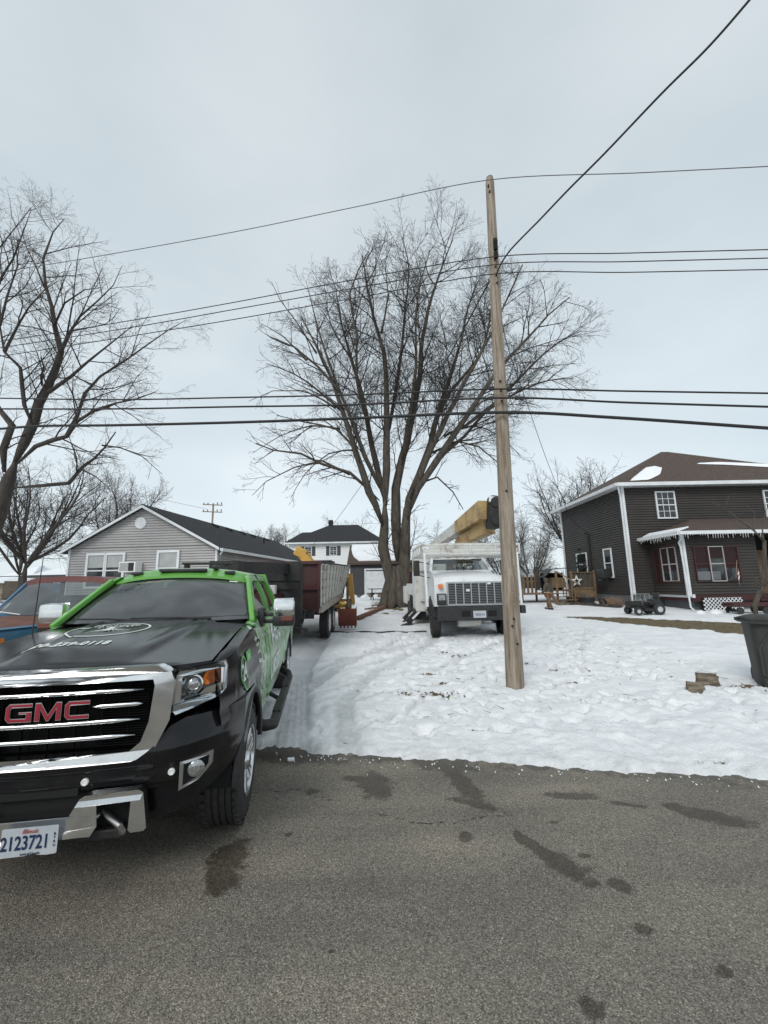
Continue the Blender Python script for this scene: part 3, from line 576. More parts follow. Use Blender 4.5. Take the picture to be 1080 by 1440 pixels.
# ---------------------------------------------------------------- houses
def clap(mb, a, b, z0, z1, step=.11, nrm=None, lip=.026, gable=None):
    # lapped boards from a to b (ground points), z0..z1; gable = f(z) -> (t0, t1) clipping
    a, b = V((*a, 0)), V((*b, 0)); d = b-a; n = V(nrm) if nrm else V((d.y, -d.x, 0)).normalized()
    z = z0
    while z < z1-1e-4:
        zt = min(z+step, z1); t0, t1 = (0, 1); u0, u1 = (0, 1)
        if gable: t0, t1 = gable(z); u0, u1 = gable(zt)
        if t1-t0 < .002: break
        P = lambda t, zz, o: a+d*t+n*o+V((0, 0, zz)); gp_ = min(.022, (zt-z)*.4)
        mb.add([P(t0, z+gp_, lip), P(t1, z+gp_, lip), P(u1, zt, .002), P(u0, zt, .002), P(t0, z+gp_, -.025), P(t1, z+gp_, -.025), P(t0, z, -.025), P(t1, z, -.025), P(t0, z, .002), P(t1, z, .002)], [(0, 1, 2, 3), (4, 5, 1, 0), (6, 7, 5, 4), (8, 9, 7, 6)])
        z = zt
def win(parent, c, w_, h, ax, nrm, frame, pane, mull=(0, 1), fw=.07, name='window', dep=.06, sill=False, inner=None):
    # double hung window; c centre on wall face, ax unit vector along the wall, nrm outward
    c, ax, n = V(c), V(ax), V(nrm); up = V((0, 0, 1)); f = MB()
    def rect(x0, z0, x1, z1, d0, d1):
        p = [c+ax*x+up*z+n*d for d in (d0, d1) for x, z in ((x0, z0), (x1, z0), (x1, z1), (x0, z1))]
        f.add(p, [(0, 1, 2, 3), (4, 5, 6, 7), (0, 1, 5, 4), (1, 2, 6, 5), (2, 3, 7, 6), (3, 0, 4, 7)])
    W, H = w_/2, h/2
    rect(-W, -H, -W+fw, H, 0, dep); rect(W-fw, -H, W, H, 0, dep); rect(-W+fw, H-fw, W-fw, H, 0, dep); rect(-W+fw, -H, W-fw, -H+fw, 0, dep+.01)
    rect(-W+fw, -.025, W-fw, .025, .012, dep-.01)
    for i in range(mull[0]):
        x = -W+fw+(w_-2*fw)*(i+1)/(mull[0]+1); rect(x-.012, -H+fw, x+.012, -.025, .018, .035); rect(x-.012, .025, x+.012, H-fw, .018, .035)
    for k in range(mull[1]-1 if mull[1] > 1 else 0):
        for s_ in (-1, 1):
            z = s_*(H-fw)*(k+1)/mull[1]; rect(-W+fw, z-.012, W-fw, z+.012, .0185, .0345)
    o = f.build(name, frame, parent)
    g_ = MB(); f = g_; rect(-W+fw, -H+fw, W-fw, -.025, .008, .014); rect(-W+fw, .025, W-fw, H-fw, .012, .02); g_.build('pane', pane, o)
    if inner:  # curtain / blind filling the upper sash
        c_ = MB(); f = c_; rect(-W+fw+.01, inner[1]*h-H+fw, W-fw-.01, H-fw-.01, .0205, .0225); c_.build('blind', inner[0], o)
    return o
UP = V((0, 0, 1))
# --- grey gabled house on the left
gz = .35; A = V((-13.6, 17.9, 0)); HR = -.085
hx = V((cos(HR), sin(HR), 0)); hy = V((.10, 1, 0)).normalized(); HW = 6.6; HL = 15.5; EZ = 3.42; AZ = 5.2
gh = thing('gabled_house', 'light grey sided house with a black gable roof behind the two pickups', 'house', (A.x, A.y, gz))
T = rel((A.x, A.y, gz)); B = A+hx*HW; D = B+hy*HL; E_ = A+hy*HL
mb = MB(); clap(mb, (A.x, A.y), (B.x, B.y), .1, EZ); clap(mb, (A.x, A.y), (B.x, B.y), EZ, AZ-.08, gable=lambda z: (.5*(z-EZ)/(AZ-EZ), 1-.5*(z-EZ)/(AZ-EZ)))
clap(mb, (B.x, B.y), (D.x, D.y), .1, EZ); clap(mb, (D.x, D.y), (E_.x, E_.y), .1, EZ); clap(mb, (E_.x, E_.y), (A.x, A.y), .1, EZ)
mb.add([D+UP*EZ, E_+UP*EZ, (D+E_)/2+UP*(AZ-.08)], [(0, 1, 2)])
mb.xf(Matrix.Translation((-A.x, -A.y, -gz))).build('wall', M['siding_grey'], gh)
mb = MB()
for s0, s1 in ((A, E_), (B, D)):
    o_ = (hx*-.3 if s0 is A else hx*.3); sl_ = (AZ-EZ)/(HW/2); e0 = s0+o_-hy*.25+UP*(EZ-.3*sl_+.04); e1 = s1+o_+hy*.25+UP*(EZ-.3*sl_+.04); r0 = (A+B)/2-hy*.25+UP*(AZ+.04); r1 = (E_+D)/2+hy*.25+UP*(AZ+.04)
    mb.add([e0, e1, r1, r0]+[p-UP*.1 for p in (e0, e1, r1, r0)], [(0, 1, 2, 3), (4, 5, 6, 7), (0, 1, 5, 4), (3, 0, 4, 7), (1, 2, 6, 5)])
tr = Matrix.Translation((-A.x, -A.y, -gz)); rf = mb.xf(tr).build('roof', M['shingle_dark'], gh)
for t_ in (.25, .33, .42, .5, .62):
    p = (A+B)/2+hy*HL*t_*1.3+hx*.5+UP*(AZ-.22); MB().box(p, (.3, .35, .16), (0, R(30), 0)).xf(tr).build('roof_vent', M['shingle_dark'], rf)
p = (A+B)/2+hy*9.5+hx*1.5+UP*(AZ-.9); MB().cyl(p, p+UP*.5, .05).xf(tr).build('vent_pipe', M['shingle_dark'], rf)
mb = MB(); 
for s0, o_ in ((A, -hx), (B, hx)):
    e0 = s0+o_*.3-hy*.27+UP*(EZ-.3*sl_-.06); r0 = (A+B)/2-hy*.27+UP*(AZ-.06); mb.bar(e0, r0, .03, .1)
mb.bar(B+hx*.32+UP*(EZ-.22)-hy*.25, D+hx*.32+UP*(EZ-.22)+hy*.25, .1, .12); mb.tube([B+hx*.3+UP*(EZ-.2), B+hx*.12+UP*(EZ-.45)-hy*.03, B+hx*.08+UP*.2-hy*.03], .04, 6)
mb.bar(A-hy*.02+UP*.1, A-hy*.02+UP*EZ, .08); mb.bar(B-hy*.02+UP*.1, B-hy*.02+UP*(EZ-.05), .08)
mb.xf(tr).build('trim', M['trim_white'], gh)
def gp(t, z): return A+hx*t+V((0, 0, z))-hy*.02
for t_, w_ in ((1.28, .92), (2.13, .92)):
    o = win(gh, T(gp(t_, 2.45)), w_, 1.5, hx, -hy, M['trim_white'], M['window'], fw=.1, inner=(M['blind'], .52))
o = win(gh, T(gp(4.5, 2.5)), 1.0, 1.5, hx, -hy, M['trim_white'], M['window'], fw=.1, inner=(M['blind'], .3))
for k, t_ in enumerate((2.6, 6.6, 10.5)):
    win(gh, T(B+hy*t_+hx*.02+UP*2.35), .9, .8, hy, hx, M['trim_white'], M['window'], fw=.08)
mb = MB(); p = gp(HW/2-.15, 4.45); mb.lathe([(0, .05), (.2, .05), (.24, .06), (.26, .02), (.26, 0)], (0, 0, 0), 'y', 20)
mb.v = [tuple(T(p)+V((v[0], -v[1], v[2]))) for v in mb.v]; mb.build('gable_vent', M['trim_white'], gh, 40)
ac = tag(MB().box((0, 0, 0), (.72, .45, .42), bev=.015).build('air_conditioner', M['white_plastic'], loc=gp(3.02, 2.56)-hy*.24), 'white window air conditioner in the grey gabled house, beside its double window', 'air conditioner')
ac.rotation_euler = (0, 0, HR)
mb = MB()
for i in range(9): mb.box((-.3+i*.045, -.23, 0), (.012, .012, .34))
mb.box((.19, -.231, 0), (.22, .01, .34)); mb.build('grille', M['steel_dark'], ac)
# --- white house far behind
wb = V((-10.6, 46, g(0, 46))); wh = thing('farmhouse', 'white two storey house with a dark hip roof behind the dump trailer', 'house', wb)
WX, WD, WZ = 10.2, 8, 6.35; z0 = wb.z
mb = MB(); c4 = [(0, 0), (WX, 0), (WX, WD), (0, WD)]
for i in range(4):
    a, b = c4[i], c4[(i+1) % 4]; clap(mb, a, b, 0, WZ-z0, .2)
mb.build('wall', M['siding_white'], wh)
ez = WZ-z0; E4 = [(-.5, -.5, ez), (WX+.5, -.5, ez), (WX+.5, WD+.5, ez), (-.5, WD+.5, ez)]
mb = MB().add([*E4, (3.9, 4, ez+2.5), (7.4, 4, ez+2.5)], [(0, 1, 5, 4), (1, 2, 5), (2, 3, 4, 5), (3, 0, 4), (0, 3, 2, 1)])
mb.add([(-.5, -.52, ez), (3.2, -.52, ez), (3.2, 4, ez+.8), (.9, 2.6, ez+1.5), (3.2, 2.6, ez+1.5), (-.5, 5, ez)], [(0, 1, 4, 3), (3, 4, 2), (0, 3, 5)])
rf = mb.build('roof', M['shingle_dark'], wh)
mb = MB().box((4.1, 4, ez+2.75), (.5, .5, .7)); mb.build('chimney', M['shingle_dark'], rf)
MB().box((WX/2, -.52, ez-.08), (WX+1, .08, .16)).build('gutter', M['trim_white'], wh)
for x_ in (2.1, 4.9):
    o = win(wh, (x_, -.015, ez-.95), .8, 1.0, (1, 0, 0), (0, -1, 0), M['trim_white'], M['window'], (1, 2), fw=.06)
    for s_ in (-1, 1): MB().box((x_+s_*.62, -.03, ez-.95), (.36, .04, 1.04)).build('shutter', M['siding_charcoal'], wh)
# --- dark garage with snowy roof
gb = V((-3.0, 36, g(0, 36))); ga = thing('garage', 'dark grey garage with a snow covered roof and white roll-up door behind the big tree', 'garage', gb)
ez = 3.5-gb.z; GW = 9.0
mb = MB(); clap(mb, (0, 0), (4.1, 0), 0, ez, .15); clap(mb, (4.1, 0), (4.1, 5.6), 0, ez, .15); clap(mb, (0, 5.6), (0, 0), 0, ez, .15); clap(mb, (4.1, 5.6), (0, 5.6), 0, ez, .15)
mb.add([(0, 0, ez), (0, 5.6, ez), (0, 2.8, ez+1.7)], [(0, 1, 2)]); mb.build('wall', M['siding_charcoal'], ga)
mb = MB().add([(-.25, -.3, ez-.05), (GW, -.3, ez-.05), (GW, 2.8, ez+1.75), (-.25, 2.8, ez+1.75), (-.25, 5.9, ez-.05), (GW, 5.9, ez-.05)]+[(x, y, z-.12) for x, y, z in ((-.25, -.3, ez-.05), (GW, -.3, ez-.05), (GW, 2.8, ez+1.75), (-.25, 2.8, ez+1.75), (-.25, 5.9, ez-.05), (GW, 5.9, ez-.05))], [(0, 1, 2, 3), (3, 2, 5, 4), (0, 1, 7, 6), (0, 3, 9, 6), (3, 4, 10, 9), (6, 7, 8, 9)])
rf = mb.build('roof', M['shingle_brown'], ga)
def sn(u, v):
    x = -.05+(GW-.1)*u; t_ = .1+.9*v; x += (.8*(1-v)**3*(1-u)**6 if u < .3 else 0)+.06*fbm(v*6, 0); y = -.3+3.1*t_; return V((x, y+.05*fbm(u*9, v*3), ez-.05+1.8*t_+.03))
MB().sheet(40, 12, sn, .1, (0, 0, 1)).build('roof_snow', M['snow'], rf, 60)
dr_ = MB().box((2.35, -.03, 1.02), (2.0, .04, 2.04))
for i in range(5): dr_.box((2.35, -.055, .2+i*.41), (1.98, .012, .38))
dr_.build('garage_door', M['white_paint'], ga)
MB().box((1.28, -.06, 1.07), (.13, .08, 2.14)).box((3.42, -.06, 1.07), (.13, .08, 2.14)).box((2.35, -.06, 2.2), (2.27, .08, .13)).build('door_frame', M['trim_white'], ga)
# carport end with red back wall to the right of the garage
mb = MB().box((6.6, .1, ez-.42), (4.6, .2, .55)); 
for x_ in (4.35, 6.6, 8.8): mb.box((x_, .1, (ez-.7)/2), (.16, .16, ez-.7))
mb.build('carport_beam', M['brown_wood'], ga)
MB().box((6.5, 3.2, (ez-.7)/2), (4.8, .1, ez-.7)).build('back_wall', M['red_paint'], ga)
rs = thing('shed', 'low dark red shed wall seen between the big tree trunk and the white bucket truck', 'shed', (1.2, 30, g(1, 30)))
MB().box((1.0, 1, .95), (2.3, 2.2, 1.9)).build('wall', M['red_paint'], rs); MB().box((1.0, 1, 2.0), (2.6, 2.5, .22)).build('roof', M['brown_wood'], rs); MB().box((.95, -.12, .95), (.12, .03, 1.9)).build('trim', M['trim_white'], rs)
# --- low houses beyond the left tree
for i, (px0, px1, Y, zt, lab, m_) in enumerate(((-60, 8, 40, 3.9, 'open fronted grey shed with snow on its roof at the far left edge', 'wood'), (12, 45, 48, 4.6, 'low snowy roofed house just left of the forked tree trunk', 'siding_grey'), (56, 84, 44, 4.5, 'small snowy roofed house between the forked tree and the grey house', 'siding_grey'))):
    p0 = at(px0, 800, Y=Y); p1 = at(px1, 800, Y=Y); b = V((p0.x, Y, g(0, Y))); W_ = p1.x-p0.x+(3 if i == 2 else 0); t = thing('low_house' if i else 'shed', lab, 'house' if i else 'shed', b); H_ = zt-1.3-b.z
    mb = MB(); clap(mb, (0, 0), (W_, 0), 0, H_, .2); clap(mb, (W_, 0), (W_, 6), 0, H_, .2); clap(mb, (0, 6), (0, 0), 0, H_, .2); clap(mb, (W_, 6), (0, 6), 0, H_, .2); mb.build('wall', M[m_], t)
    e_ = [(-.6, -.6), (W_+.6, -.6), (W_+.6, 6.6), (-.6, 6.6)]; hh = 1.4 if i else .5
    MB().add([(x, y, H_) for x, y in e_]+[(1.6, 3, H_+hh), (W_-1.6, 3, H_+hh)], [(0, 1, 5, 4), (1, 2, 5), (2, 3, 4, 5), (3, 0, 4), (3, 2, 1, 0)]).build('roof', M['snow'], t)
    MB().box((W_/2, -.62, H_-.08), (W_+1.2, .06, .22)).build('fascia', M['siding_charcoal'] if i else M['trim_white'], t)
    if i == 0: MB().box((W_/2+.6, -.04, H_/2-.15), (W_-2.2, .06, H_-.5)).build('opening', M['dark'], t)
    else:
        for k in range(3): win(t, (W_*(.25+.27*k), -.02, H_*.55), .9, .9, (1, 0, 0), (0, -1, 0), M['trim_white'], M['window'])
for i in range(3): # brushy dark heap in front of the sheds
    pass
br = MB(); r_ = random.Random(5)
for _ in range(420):
    x = r_.uniform(-3.4, 3.4); y = r_.uniform(-1, 1); z = max(0, (1-(x/3.6)**2))*r_.uniform(0, 1.25); a = r_.uniform(0, 2*pi); l_ = r_.uniform(.4, 1.1); q = V((x, y, z))
    br.tube([q, q+V((cos(a)*l_, sin(a)*l_*.5, r_.uniform(-.1, .35)))], [.02, .008], 3, False)
p = at(62, 815, Y=34); tag(br.build('brush_pile', M['bark_dark'], loc=(p.x, 34, g(0, 34))), 'dark heap of cut branches under the forked tree on the far left', 'brush pile')
st_ = MB().grid(2, 12, lambda u, v: V((-90+75*v, 24.4+u*1.6, g(0, 24.4+u*1.6)+.05))); struct(st_.build('path', mat('cleared_lane', (.2, .2, .2), .9, var=(1, (.45, .46, .47)))))
# --- charcoal house on the right
bz = .33; b = V((11.85, 20.2, bz)); dh = thing('two_storey_house', 'charcoal two storey house with white trim, brown hip roof and an enclosed porch', 'house', b)
tr = Matrix.Translation(-b); X0, X1, Y0, Y1 = 11.85, 24.2, 20.2, 27.4; FZ = .95; WZ = 6.2
mb = MB(); clap(mb, (X0, Y0), (X1, Y0), FZ, WZ, .125); clap(mb, (X0, Y1), (X0, Y0), FZ, WZ, .125); clap(mb, (X1, Y0), (X1, Y1), FZ, WZ, .125); clap(mb, (X1, Y1), (X0, Y1), FZ, WZ, .125)
mb.xf(tr).build('wall', M['siding_dark'], dh)
MB().box(((X0+X1)/2, (Y0+Y1)/2, (FZ-.3)/2), (X1-X0-.04, Y1-Y0-.04, FZ+.3)).xf(tr).build('foundation', M['block'], dh)
o_ = .45; ez = 6.32; E4 = [(X0-o_, Y0-o_), (X1+o_, Y0-o_), (X1+o_, Y1+o_), (X0-o_, Y1+o_)]; ra, rb_ = (16.6, 23.8, 9.15), (17.0, 23.8, 9.15)
mb = MB().add([(x, y, ez) for x, y in E4]+[ra, rb_], [(0, 1, 5, 4), (1, 2, 5), (2, 3, 4, 5), (3, 0, 4), (3, 2, 1, 0)]); rf = mb.xf(tr).build('roof', M['shingle_brown'], dh)
def onroof(x, t_, w_): # point on front slope at parameter t from eave to ridge
    return V((x, Y0-o_+(23.8-Y0+o_)*t_, ez+(9.15-ez)*t_))
def snow_patch(pts, th=.07, n=14):
    # strip between two polylines of (x, t)
    lo, hi = pts; f = lambda l, u: (l[min(int(u*(len(l)-1)), len(l)-2)], l[min(int(u*(len(l)-1)), len(l)-2)+1], u*(len(l)-1)-min(int(u*(len(l)-1)), len(l)-2))
    def fn(u, v):
        a, b_, k = f(lo, u); c_, d_, k2 = f(hi, u); p = (a[0]+(b_[0]-a[0])*k, a[1]+(b_[1]-a[1])*k); q = (c_[0]+(d_[0]-c_[0])*k2, c_[1]+(d_[1]-c_[1])*k2)
        x = p[0]+(q[0]-p[0])*v; t_ = p[1]+(q[1]-p[1])*v; return onroof(x, t_, 0)+V((0, -.01, .03+th*4*v*(1-v)*min(1, 6*u*(1-u))))
    return MB().grid(n, 7, fn)
snow_patch(([(12.2, .05), (13.2, .07), (14.2, .22), (14.9, .42)], [(12.5, .12), (13.4, .30), (14.1, .44), (14.7, .48)])).xf(tr).build('roof_snow', M['snow'], rf, 60)
snow_patch(([(17.1, .52), (18.5, .48), (20, .40), (22.5, .26)], [(17.4, .56), (18.7, .56), (20.2, .5), (22.7, .36)])).xf(tr).build('roof_snow', M['snow'], rf, 60)
mb = MB()
for i in range(4):
    a, b_ = E4[i], E4[(i+1) % 4]; mb.bar((*a, ez-.05), (*b_, ez-.05), .13, .17)
gt_ = mb.xf(tr).build('gutter', M['trim_white'], dh)
mb = MB().add([(X0-o_, Y0-o_, ez-.13), (X1, Y0-o_, ez-.13), (X1, Y0, ez-.13), (X0-o_, Y0, ez-.13), (X0, Y0, ez-.131), (X0, Y1, ez-.131), (X0-o_, Y1, ez-.131)], [(0, 1, 2, 3), (3, 4, 5, 6)])
mb.xf(tr).build('soffit', M['trim_white'], dh)
MB().box((X0+.02, Y0-.03, (FZ+WZ)/2), (.12, .1, WZ-FZ)).box((X0-.03, Y0+.04, (FZ+WZ)/2), (.1, .12, WZ-FZ-.002)).xf(tr).build('corner_trim', M['trim_white'], dh); MB().box((X0-.03, Y1-.05, (FZ+WZ)/2), (.1, .12, WZ-FZ)).xf(tr).build('corner_trim', M['trim_white'], dh)
MB().tube([(X0-.38, Y0-.42, ez-.12), (X0-.34, Y0-.36, ez-.25), (X0-.17, Y0-.14, ez-.62), (X0-.15, Y0-.12, ez-.8), (X0-.15, Y0-.12, .55), (X0-.25, Y0-.3, .38)], .036, 8).xf(tr).build('downspout', M['trim_white'], dh)
TT = lambda x, y, z: tr @ V((x, y, z))
win(dh, TT(13.95, Y0-.02, 5.28), .98, 1.38, (1, 0, 0), (0, -1, 0), M['trim_white'], M['window'], (2, 2), inner=None)
win(dh, TT(19.3, Y0-.02, 5.25), .98, 1.38, (1, 0, 0), (0, -1, 0), M['trim_white'], M['window'], (2, 2))
win(dh, TT(X0-.02, 22.05, 2.55), .8, 1.55, (0, -1, 0), (-1, 0, 0), M['trim_white'], M['window'])
win(dh, TT(X0-.02, 25.0, 2.62), 1.3, 1.35, (0, -1, 0), (-1, 0, 0), M['trim_white'], M['window'])
mb = MB().tube([(X0-.06, 23.96, .7), (X0-.06, 23.96, 4.2), (X0-.1, 23.96, 4.4), (X0-.22, 23.96, 4.34)], .045, 8).box((X0-.09, 23.96, 2.1), (.16, .26, .36), bev=.01).box((X0-.07, 25.3, 3.55), (.12, .16, .12)); mb.xf(tr).build('meter_conduit', M['steel_dark'], dh)
# porch block
PX, PY = 12.86, 17.9; PZ0, PZ = .98, 3.5
mb = MB(); clap(mb, (PX, PY), (15.95, PY), PZ0, PZ, .125); clap(mb, (PX, Y0), (PX, PY), PZ0, PZ, .125); clap(mb, (17.3, PY), (21, PY), PZ0, PZ, .125)
mb.box((15.98, PY+.25, (PZ+PZ0)/2), (.06, .5, PZ-PZ0)); pw = mb.xf(tr).build('porch_wall', M['siding_dark'], dh)
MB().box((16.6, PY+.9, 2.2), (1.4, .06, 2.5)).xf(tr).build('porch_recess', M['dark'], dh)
MB().box((16.65, PY+.8, 1.9), (.95, .06, 1.95)).xf(tr).build('door', M['brown_wood'], dh)
MB().box((17, PY+1.15, PZ0-.13), (7.96, 2.3, .26)).xf(tr).build('porch_floor', M['red_paint'], dh)
MB().box((12.98, PY+1.1, PZ0-.04), (.1, 2.4, .14)).box((PX+.01, PY-.03, (PZ0+PZ)/2), (.10, .09, PZ-PZ0+.1)).box((PX-.03, PY+.04, (PZ0+PZ)/2), (.06, .08, PZ-PZ0+.098)).xf(tr).build('porch_trim', M['trim_white'], dh)
MB().box((17.1, PY+1.3, .3), (7.7, 1.9, .9)).xf(tr).build('porch_foundation', M['block'], dh)
ex, ey, pz = 12.38, 17.35, 3.62; pt = 4.55
mb = MB().add([(ex, ey, pz), (25, ey, pz), (25, Y0, pt), (15.1, Y0, pt), (ex, Y0, pz), (ex, ey, pz-.05), (25, ey, pz-.05), (25, Y0, pz-.05), (ex, Y0, pz-.05)], [(0, 1, 2, 3), (0, 3, 4), (5, 6, 7, 8), (0, 1, 6, 5), (0, 4, 8, 5)])
pr_ = mb.xf(tr).build('porch_roof', M['shingle_brown'], dh)
MB().bar((ex, ey, pz-.04), (25, ey, pz-.04), .12, .14).bar((ex, ey, pz-.041), (ex, Y0, pz-.041), .12, .139).xf(tr).build('porch_gutter', M['trim_white'], dh)
MB().sheet(14, 4, lambda u, v: V((ex+.02+.5*v*(1-u*.3), ey+.1+2.4*u, pz+.02+.17*v)), .05, (0, 0, 1)).xf(tr).build('roof_snow', M['snow'], dh, 60)
MB().tube([(ex+.06, ey+.05, pz-.1), (ex+.2, ey+.14, pz-.22), (PX-.22, PY-.1, pz-.42), (PX-.18, PY-.12, pz-.6), (PX-.12, PY-.14, .5), (PX-.12, PY-.35, .35)], .035, 8).xf(tr).build('porch_downspout', M['trim_white'], dh)
for x_, w_ in ((13.55, .62), (14.2, .66), (14.83, .62)):
    win(dh, TT(x_, PY-.02, 2.28), w_, 1.5, (1, 0, 0), (0, -1, 0), M['red_paint'] if w_ < .64 else M['siding_grey'], M['window'], fw=.04, inner=(M['curtain_red'], .35 if w_ < .64 else .62))
for y_ in (18.45, 18.95):
    win(dh, TT(PX-.02, y_+.12, 2.32), .5, 1.5, (0, -1, 0), (-1, 0, 0), M['siding_grey'], M['window'], fw=.025, inner=(M['curtain_red'], .3))
win(dh, TT(PX-.02, 19.6, 2.32), .42, 1.5, (0, -1, 0), (-1, 0, 0), M['red_paint'], M['window'], fw=.05, inner=(M['curtain_red'], .1))
MB().box((PX-.03, 19.0, 3.12), (.04, 1.7, .09)).box((PX-.03, 19.0, 1.52), (.04, 1.7, .09)).xf(tr).build('window_casing', M['red_paint'], dh)
MB().box((13.75, PY-.058, 1.78), (1.0, .03, .36)).xf(tr).build('window_board', M['block'], dh)
# lattice under the porch
def lattice(x0, x1, z0, z1, m_, st=.13, th=.028):
    mb = MB(); n = int((x1-x0+z1-z0)/st)+1
    for k in range(n):
        for s_, y_ in ((1, 0), (-1, .012)):
            c = x0-(z1-z0)+k*st if s_ > 0 else x0+k*st
            pts = []
            za, zb = z0, z1; xa = c; xb = c+(z1-z0)*s_
            # clip in x
            def cl(xa, za, xb, zb):
                if xa > xb: xa, za, xb, zb = xb, zb, xa, za
                if xb <= x0 or xa >= x1: return None
                if xa < x0: za += (zb-za)*(x0-xa)/(xb-xa); xa = x0
                if xb > x1: zb = za+(zb-za)*(x1-xa)/(xb-xa); xb = x1
                return xa, za, xb, zb
            q = cl(xa, za, xb, zb)
            if q and abs(q[2]-q[0]) > .02: mb.bar((q[0], y_, q[1]), (q[2], y_, q[3]), .01, th, up=(0, -1, 0)) if False else mb.bar((q[0], y_, q[1]), (q[2], y_, q[3]), th, .01, up=(0, -1, 0))
    return mb
MB().box((14.17, PY-.02, .57), (1.66, .03, .6)).xf(tr).build('lattice_backing', M['dark'], dh); lattice(13.35, 15.0, .28, .86, 0, .16, .034).xf(Matrix.Translation((0, PY-.08, 0))).xf(tr).build('lattice', M['trim_white'], dh)
stp = MB()
for k in range(3): stp.box((16.5, PY-.2-.3*(2-k), .35+.2*k), (1.9, .32, .07)).box((16.5, PY-.06-.3*(2-k), .25+.2*k), (1.85, .04, .16))
stp.xf(tr).build('steps', M['red_paint'], dh)
# icicle lights along the porch eave
il = MB(); r_ = random.Random(8)
for i in range(64):
    x = ex+.1+i*.105; l_ = r_.choice((.05, .08, .12, .2)); il.tube([(x, ey-.08, pz-.1), (x, ey-.08, pz-.1-l_)], [.012, .005], 4)
for i in range(22):
    y = ey+.1+i*.12; l_ = r_.choice((.08, .12, .18, .24)); il.tube([(ex-.08, y, pz-.1), (ex-.08, y, pz-.1-l_)], [.012, .005], 4)
tag(il.xf(Matrix.Translation((-ex, -ey, -pz))).build('icicle_lights', M['white_plastic'], loc=(ex, ey, pz)), 'string of white icicle lights hanging from the porch gutter of the charcoal house', 'string lights')
# window unit under a dark cover, wreath, flag
tag(MB().box((0, 0, 0), (.5, .62, .5), bev=.05).box((-.12, .1, -.3), (.2, .3, .2), (0, .4, 0), bev=.03).build('air_conditioner', M['black_plastic'], loc=(X0-.3, 22.1, 2.0), smooth=40), 'window air conditioner in a torn dark cover on the side wall of the charcoal house', 'air conditioner')
wr = MB(); r_ = random.Random(2)
for i in range(260):
    a = r_.uniform(0, 2*pi); q = V((r_.gauss(0, .05), .5*cos(a)+r_.gauss(0, .05), .5*sin(a)+r_.gauss(0, .05))); wr.tube([q, q+V((r_.gauss(0, .06), r_.gauss(0, .09), r_.gauss(0, .09)))], [.02, .004], 3)
tag(wr.build('wreath', mat('evergreen_dark', (.012, .02, .012), .9), loc=(X0-.16, 24.85, 2.65)), 'dark evergreen wreath on the rear side window of the charcoal house', 'wreath')
fp = V((14.95, PY-.1, 2.1)); fg = thing('flag', 'small red and white striped flag on a slanted stick between the porch windows', 'flag', fp)
MB().tube([(.06, 0, .3), (-.35, -.3, -.45)], .012, 6).build('stick', M['wood'], fg)
for k in range(5):
    MB().grid(8, 2, lambda u, v: V((-.02-.34*u+.02*sin(u*9), -.12-.28*u+.02*cos(u*9), .05-.42*u-(k+v)*.075*(1+.3*u)))).build('stripe', M['letter_red'] if k % 2 == 0 else M['white_vinyl'], fg)
